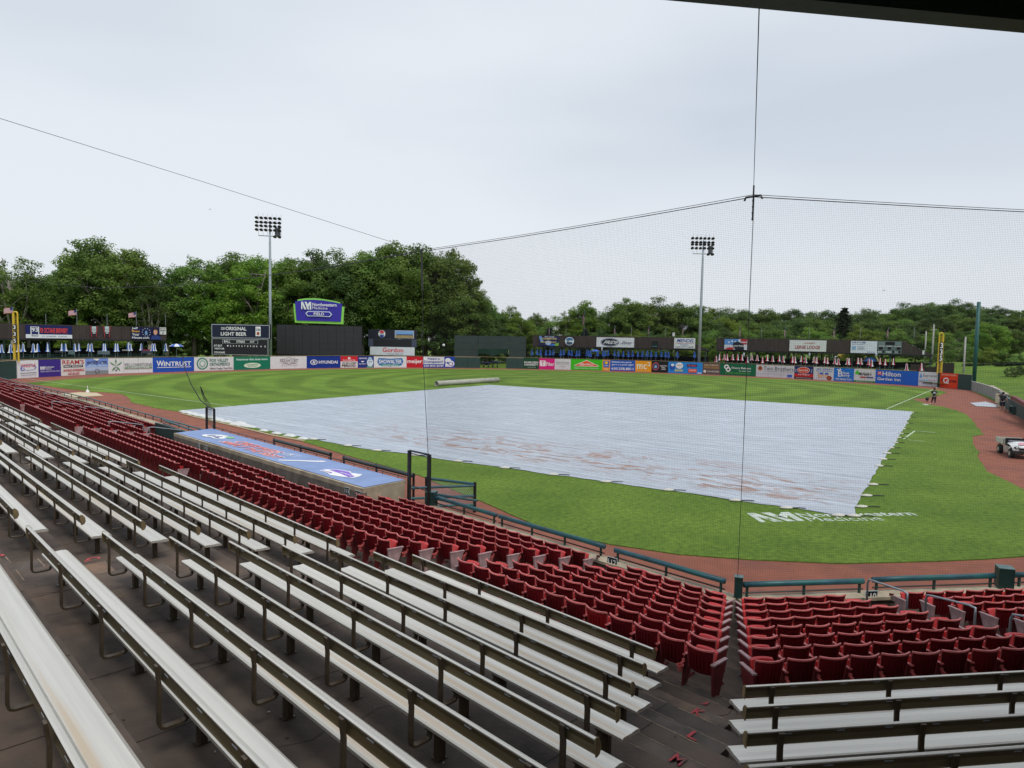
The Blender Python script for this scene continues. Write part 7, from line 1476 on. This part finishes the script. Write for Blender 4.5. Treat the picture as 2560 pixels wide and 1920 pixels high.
    mb = MB().hexa([zc+V3((-.014, .08, -.05)), zc+V3((.014, .08, -.05)), zc+V3((.012, .115, -.045)), zc+V3((-.012, .115, -.045)), zc+V3((-.006, .08, .0)), zc+V3((.006, .08, .0)), zc+V3((.005, .09, .0)), zc+V3((-.005, .09, .0))]); link(bpy.data.objects.new('nose', mb.mesh('nose', SKN)), t)
    for x in (-.1, .1): mb = blob(zc+V3((x, 0, -.015)), .025, SKN, (.4, .7, 1)); link(bpy.data.objects.new('ear', mb.mesh('ear', SKN)), t)
    return t
# worker 1: back to the camera, knees bent, left foot kicked out sideways
Pz1 = dict(pel=(0, 0, .82), bel=(0, .02, 1.0), che=(0, .03, 1.24), neck=(0, .04, 1.44), head=(0, .05, 1.56), crown=(0, .055, 1.67), shL=(-.20, .02, 1.36), elL=(-.30, .0, 1.10), wrL=(-.38, .04, .90), haL=(-.41, .06, .83), shR=(.20, .02, 1.36), elR=(.30, .0, 1.12), wrR=(.24, .16, .96), haR=(.20, .22, .92),
           hiL=(-.10, .0, .76), knL=(-.14, .10, .44), anL=(-.24, -.04, .09), toL=(-.36, .02, .05), hiR=(.10, 0, .76), knR=(.12, .14, .43), anR=(.12, -.02, .08), toR=(.16, .14, .05))
q1_ = G(2334, 1012); fd = (q1_-CAM); yaw = math.atan2(fd.y, fd.x)-math.pi/2
p1_ = person(V3((q1_.x, q1_.y, .03)), yaw+.1, Pz1, 'person in black T-shirt with white back print, seen from behind by the foul line', CLO, (mat('dark_trousers', (.02, .02, .035), .9), True), CAPM)
p1_.scale = (1.12, 1.12, 1.12)
mb = MB().add([V3((.13*math.cos(a*.4488), -.0, 1.25+.10*math.sin(a*.4488))) for a in range(14)], [tuple(range(14))])
for v in mb.v: v.y = -.155
link(bpy.data.objects.new('back_print', mb.mesh('back_print', ink((170, 180, 195)))), p1_)
# equipment bag behind the worker's left foot
q = G(2318, 1004); t = thing('tool_bag', 'dark tool bag beside the left leg of the worker on the foul line', 'bag', q); mb = MB(); mb.tube([q+V3((-.3, -.1, .32))*1, q+V3((0, 0, .36)), q+V3((.35, .1, .25))], [.10, .2, .16], 8); mb.build('bag', CLO, t, True); MB().tube([q+V3((.3, .1, .3)), q+V3((.2, .0, 0))], .03, 5).build('leg', M_black, t); MB().tube([q+V3((-.3, -.1, .3)), q+V3((-.35, -.1, 0))], .03, 5).build('leg', M_black, t)
q = G(2313, 1013); t = thing('first_base_pad', 'small white square plate on the grass left of the foul line worker', 'base', q); MB().box(q+V3((0, 0, .07)), (.5, .5, .09), .7).build('pad', M_white, t)
Pz2 = dict(pel=(0, 0, .93), bel=(0, .01, 1.10), che=(0, .01, 1.34), neck=(0, .03, 1.54), head=(0, .04, 1.66), crown=(0, .05, 1.77), shL=(-.21, .0, 1.47), elL=(-.46, .04, 1.50), wrL=(-.28, .12, 1.66), haL=(-.20, .14, 1.70), shR=(.21, .0, 1.47), elR=(.31, .0, 1.20), wrR=(.34, .12, .98), haR=(.34, .15, .90),
           hiL=(-.11, 0, .86), knL=(-.13, .03, .48), anL=(-.14, -.02, .09), toL=(-.16, .15, .05), hiR=(.11, 0, .86), knR=(.15, .05, .48), anR=(.17, -.02, .09), toR=(.20, .15, .05))
q2_ = G(2505, 1029); fd = q2_-CAM; yaw = math.atan2(fd.y, fd.x)-math.pi/2
p2_ = person(V3((q2_.x, q2_.y, 0)), yaw-.15, Pz2, 'person in black shirt and navy shorts with raised hand, standing by the side wall', CLO, (NAVY, False), CAPK)
p2_.scale = (1.14, 1.14, 1.14)
bpy.context.view_layer.update(); dg = bpy.context.evaluated_depsgraph_get(); done = []
for (o, m_, par), _ in PENDING:
    me = bpy.data.meshes.new_from_object(o.evaluated_get(dg)); done.append((o.name, me, m_, par, o))
for nm, me, m_, par, o in done:
    bpy.data.objects.remove(o)
for nm, me, m_, par, o in done:
    base = nm.split('.')[0]; me.materials.clear(); me.materials.append(m_); me.polygons.foreach_set('use_smooth', [True]*len(me.polygons)); me.name = base
    link(bpy.data.objects.new(base, me), par)
# ------------------------------------------------------------------ utility cart at the right edge
q = G(2540, 1140); fwd_dir = (CAM-q); fwd_dir.z = 0; ang = math.atan2(fwd_dir.y, fwd_dir.x)+math.radians(18)
ct = thing('utility_cart', 'white utility cart with open slatted bed parked on the red track', 'utility cart', q, ang)
wh = mat('white_cart_paint', (.72, .73, .73), .3, var=.04, coat=.4); tyre = mat('tyre', (.02, .02, .02), .85); chrome = mat('bed_metal', (.55, .55, .50), .45, .5, var=.1); glass = mat('lens_glass', (.5, .55, .6), .1)
def CP(nm, mb, m_, sm=False): link(bpy.data.objects.new(nm, mb.mesh(nm, m_, smooth=sm)), ct)
# x forward, y left
hood = MB(); sec = [(1.42, .52, .60, .50), (1.36, .78, .62, .58), (1.1, .92, .64, .62), (.75, .99, .66, .64), (.55, 1.0, .66, .64)]
for x, z, w, _ in sec:
    for k in range(9): a = k/8; y = w*(2*a-1); hood.v.append(V3((x-.10*abs(2*a-1)**2, y, z-.16*abs(2*a-1)**3)))
for i in range(len(sec)-1):
    for k in range(8): hood.f.append([i*9+k, i*9+k+1, (i+1)*9+k+1, (i+1)*9+k]); hood.m.append(0)
CP('hood', hood, wh, True)
b = MB().box((.95, 0, .50), (.9, 1.18, .30)); CP('front_body', b, wh); CP('bumper', MB().box((1.42, 0, .42), (.12, 1.24, .16)), tyre)
CP('grille', MB().box((1.435, 0, .62), (.06, .62, .13)), M_black); CP('decal', MB().add([V3((1.30, -.3, .865)), V3((1.30, .3, .865)), V3((1.02, .25, .972)), V3((1.02, -.25, .972))], [(0, 1, 2, 3)]), ink((205, 150, 160)))
for s in (-1, 1):
    h = MB().lathe((0, 0, 0), [(0, .05), (.09, .04), (.13, 0), (.12, -.05)], 14); h.v = [V3((1.37+v.z, .44*s+v.y*1.15, .67+v.x*.8)) for v in h.v]; CP('headlight', h, M_black, True)
    h = MB().lathe((0, 0, 0), [(0, .03), (.05, .02), (.065, 0)], 12); h.v = [V3((1.425+v.z, .44*s+v.y, .68+v.x)) for v in h.v]; CP('lens', h, glass, True)
    CP('side_panel', MB().hexa([V3((-.25, .60*s-.02, .30)), V3((.52, .60*s-.02, .26)), V3((.52, .60*s+.02, .26)), V3((-.25, .60*s+.02, .30)), V3((-.30, .60*s-.02, .62)), V3((.50, .60*s-.02, .66)), V3((.50, .60*s+.02, .66)), V3((-.30, .60*s+.02, .62))]), mat('dusty_panel', (.42, .36, .32), .6))
    for x in (1.02, -.95):
        w = MB(); w.tube([V3((x, s*.47, .28)), V3((x, s*.69, .28))], .28, 18); CP('wheel', w, tyre, False); w = MB(); w.tube([V3((x, s*.68, .28)), V3((x, s*.705, .28))], .14, 12); CP('rim', w, chrome)
        CP('arch', MB().tube([V3((x-.34, s*.6, .35)), V3((x-.2, s*.6, .56)), V3((x, s*.6, .62)), V3((x+.2, s*.6, .56)), V3((x+.34, s*.6, .35))], .035, 5), tyre)
CP('chassis', MB().box((0, 0, .36), (2.2, 1.0, .14)), tyre); CP('seat', MB().box((.05, 0, .70), (.46, 1.1, .16)), M_black); CP('seat_back', MB().box((-.2, 0, .92), (.12, 1.1, .34)), M_black); CP('dash', MB().box((.52, 0, .98), (.18, 1.18, .10)), mat('dash_grey', (.18, .19, .22), .5))
sw = MB(); sw.tube([V3((.36+.05*math.cos(a*.5236), .3+.17*math.sin(a*.5236), 1.06+.15*math.cos(a*.5236))) for a in range(13)], .014, 5); CP('steering_wheel', sw, M_black)
CP('bed_floor', MB().box((-.95, 0, .68), (1.3, 1.24, .05)), chrome)
for s in (-1, 1):
    for z in (.76, .86, .96): CP('bed_slat', MB().box((-.95, .63*s, z), (1.34, .035, .065)), chrome)
    for x in (-1.6, -.3): CP('bed_post', MB().box((x, .63*s, .86), (.06, .06, .32)), chrome)
for z in (.76, .86, .96): CP('bed_slat', MB().box((-1.62, 0, z), (.035, 1.24, .065)), chrome); CP('bed_slat', MB().box((-.28, 0, z), (.035, 1.24, .065)), chrome)
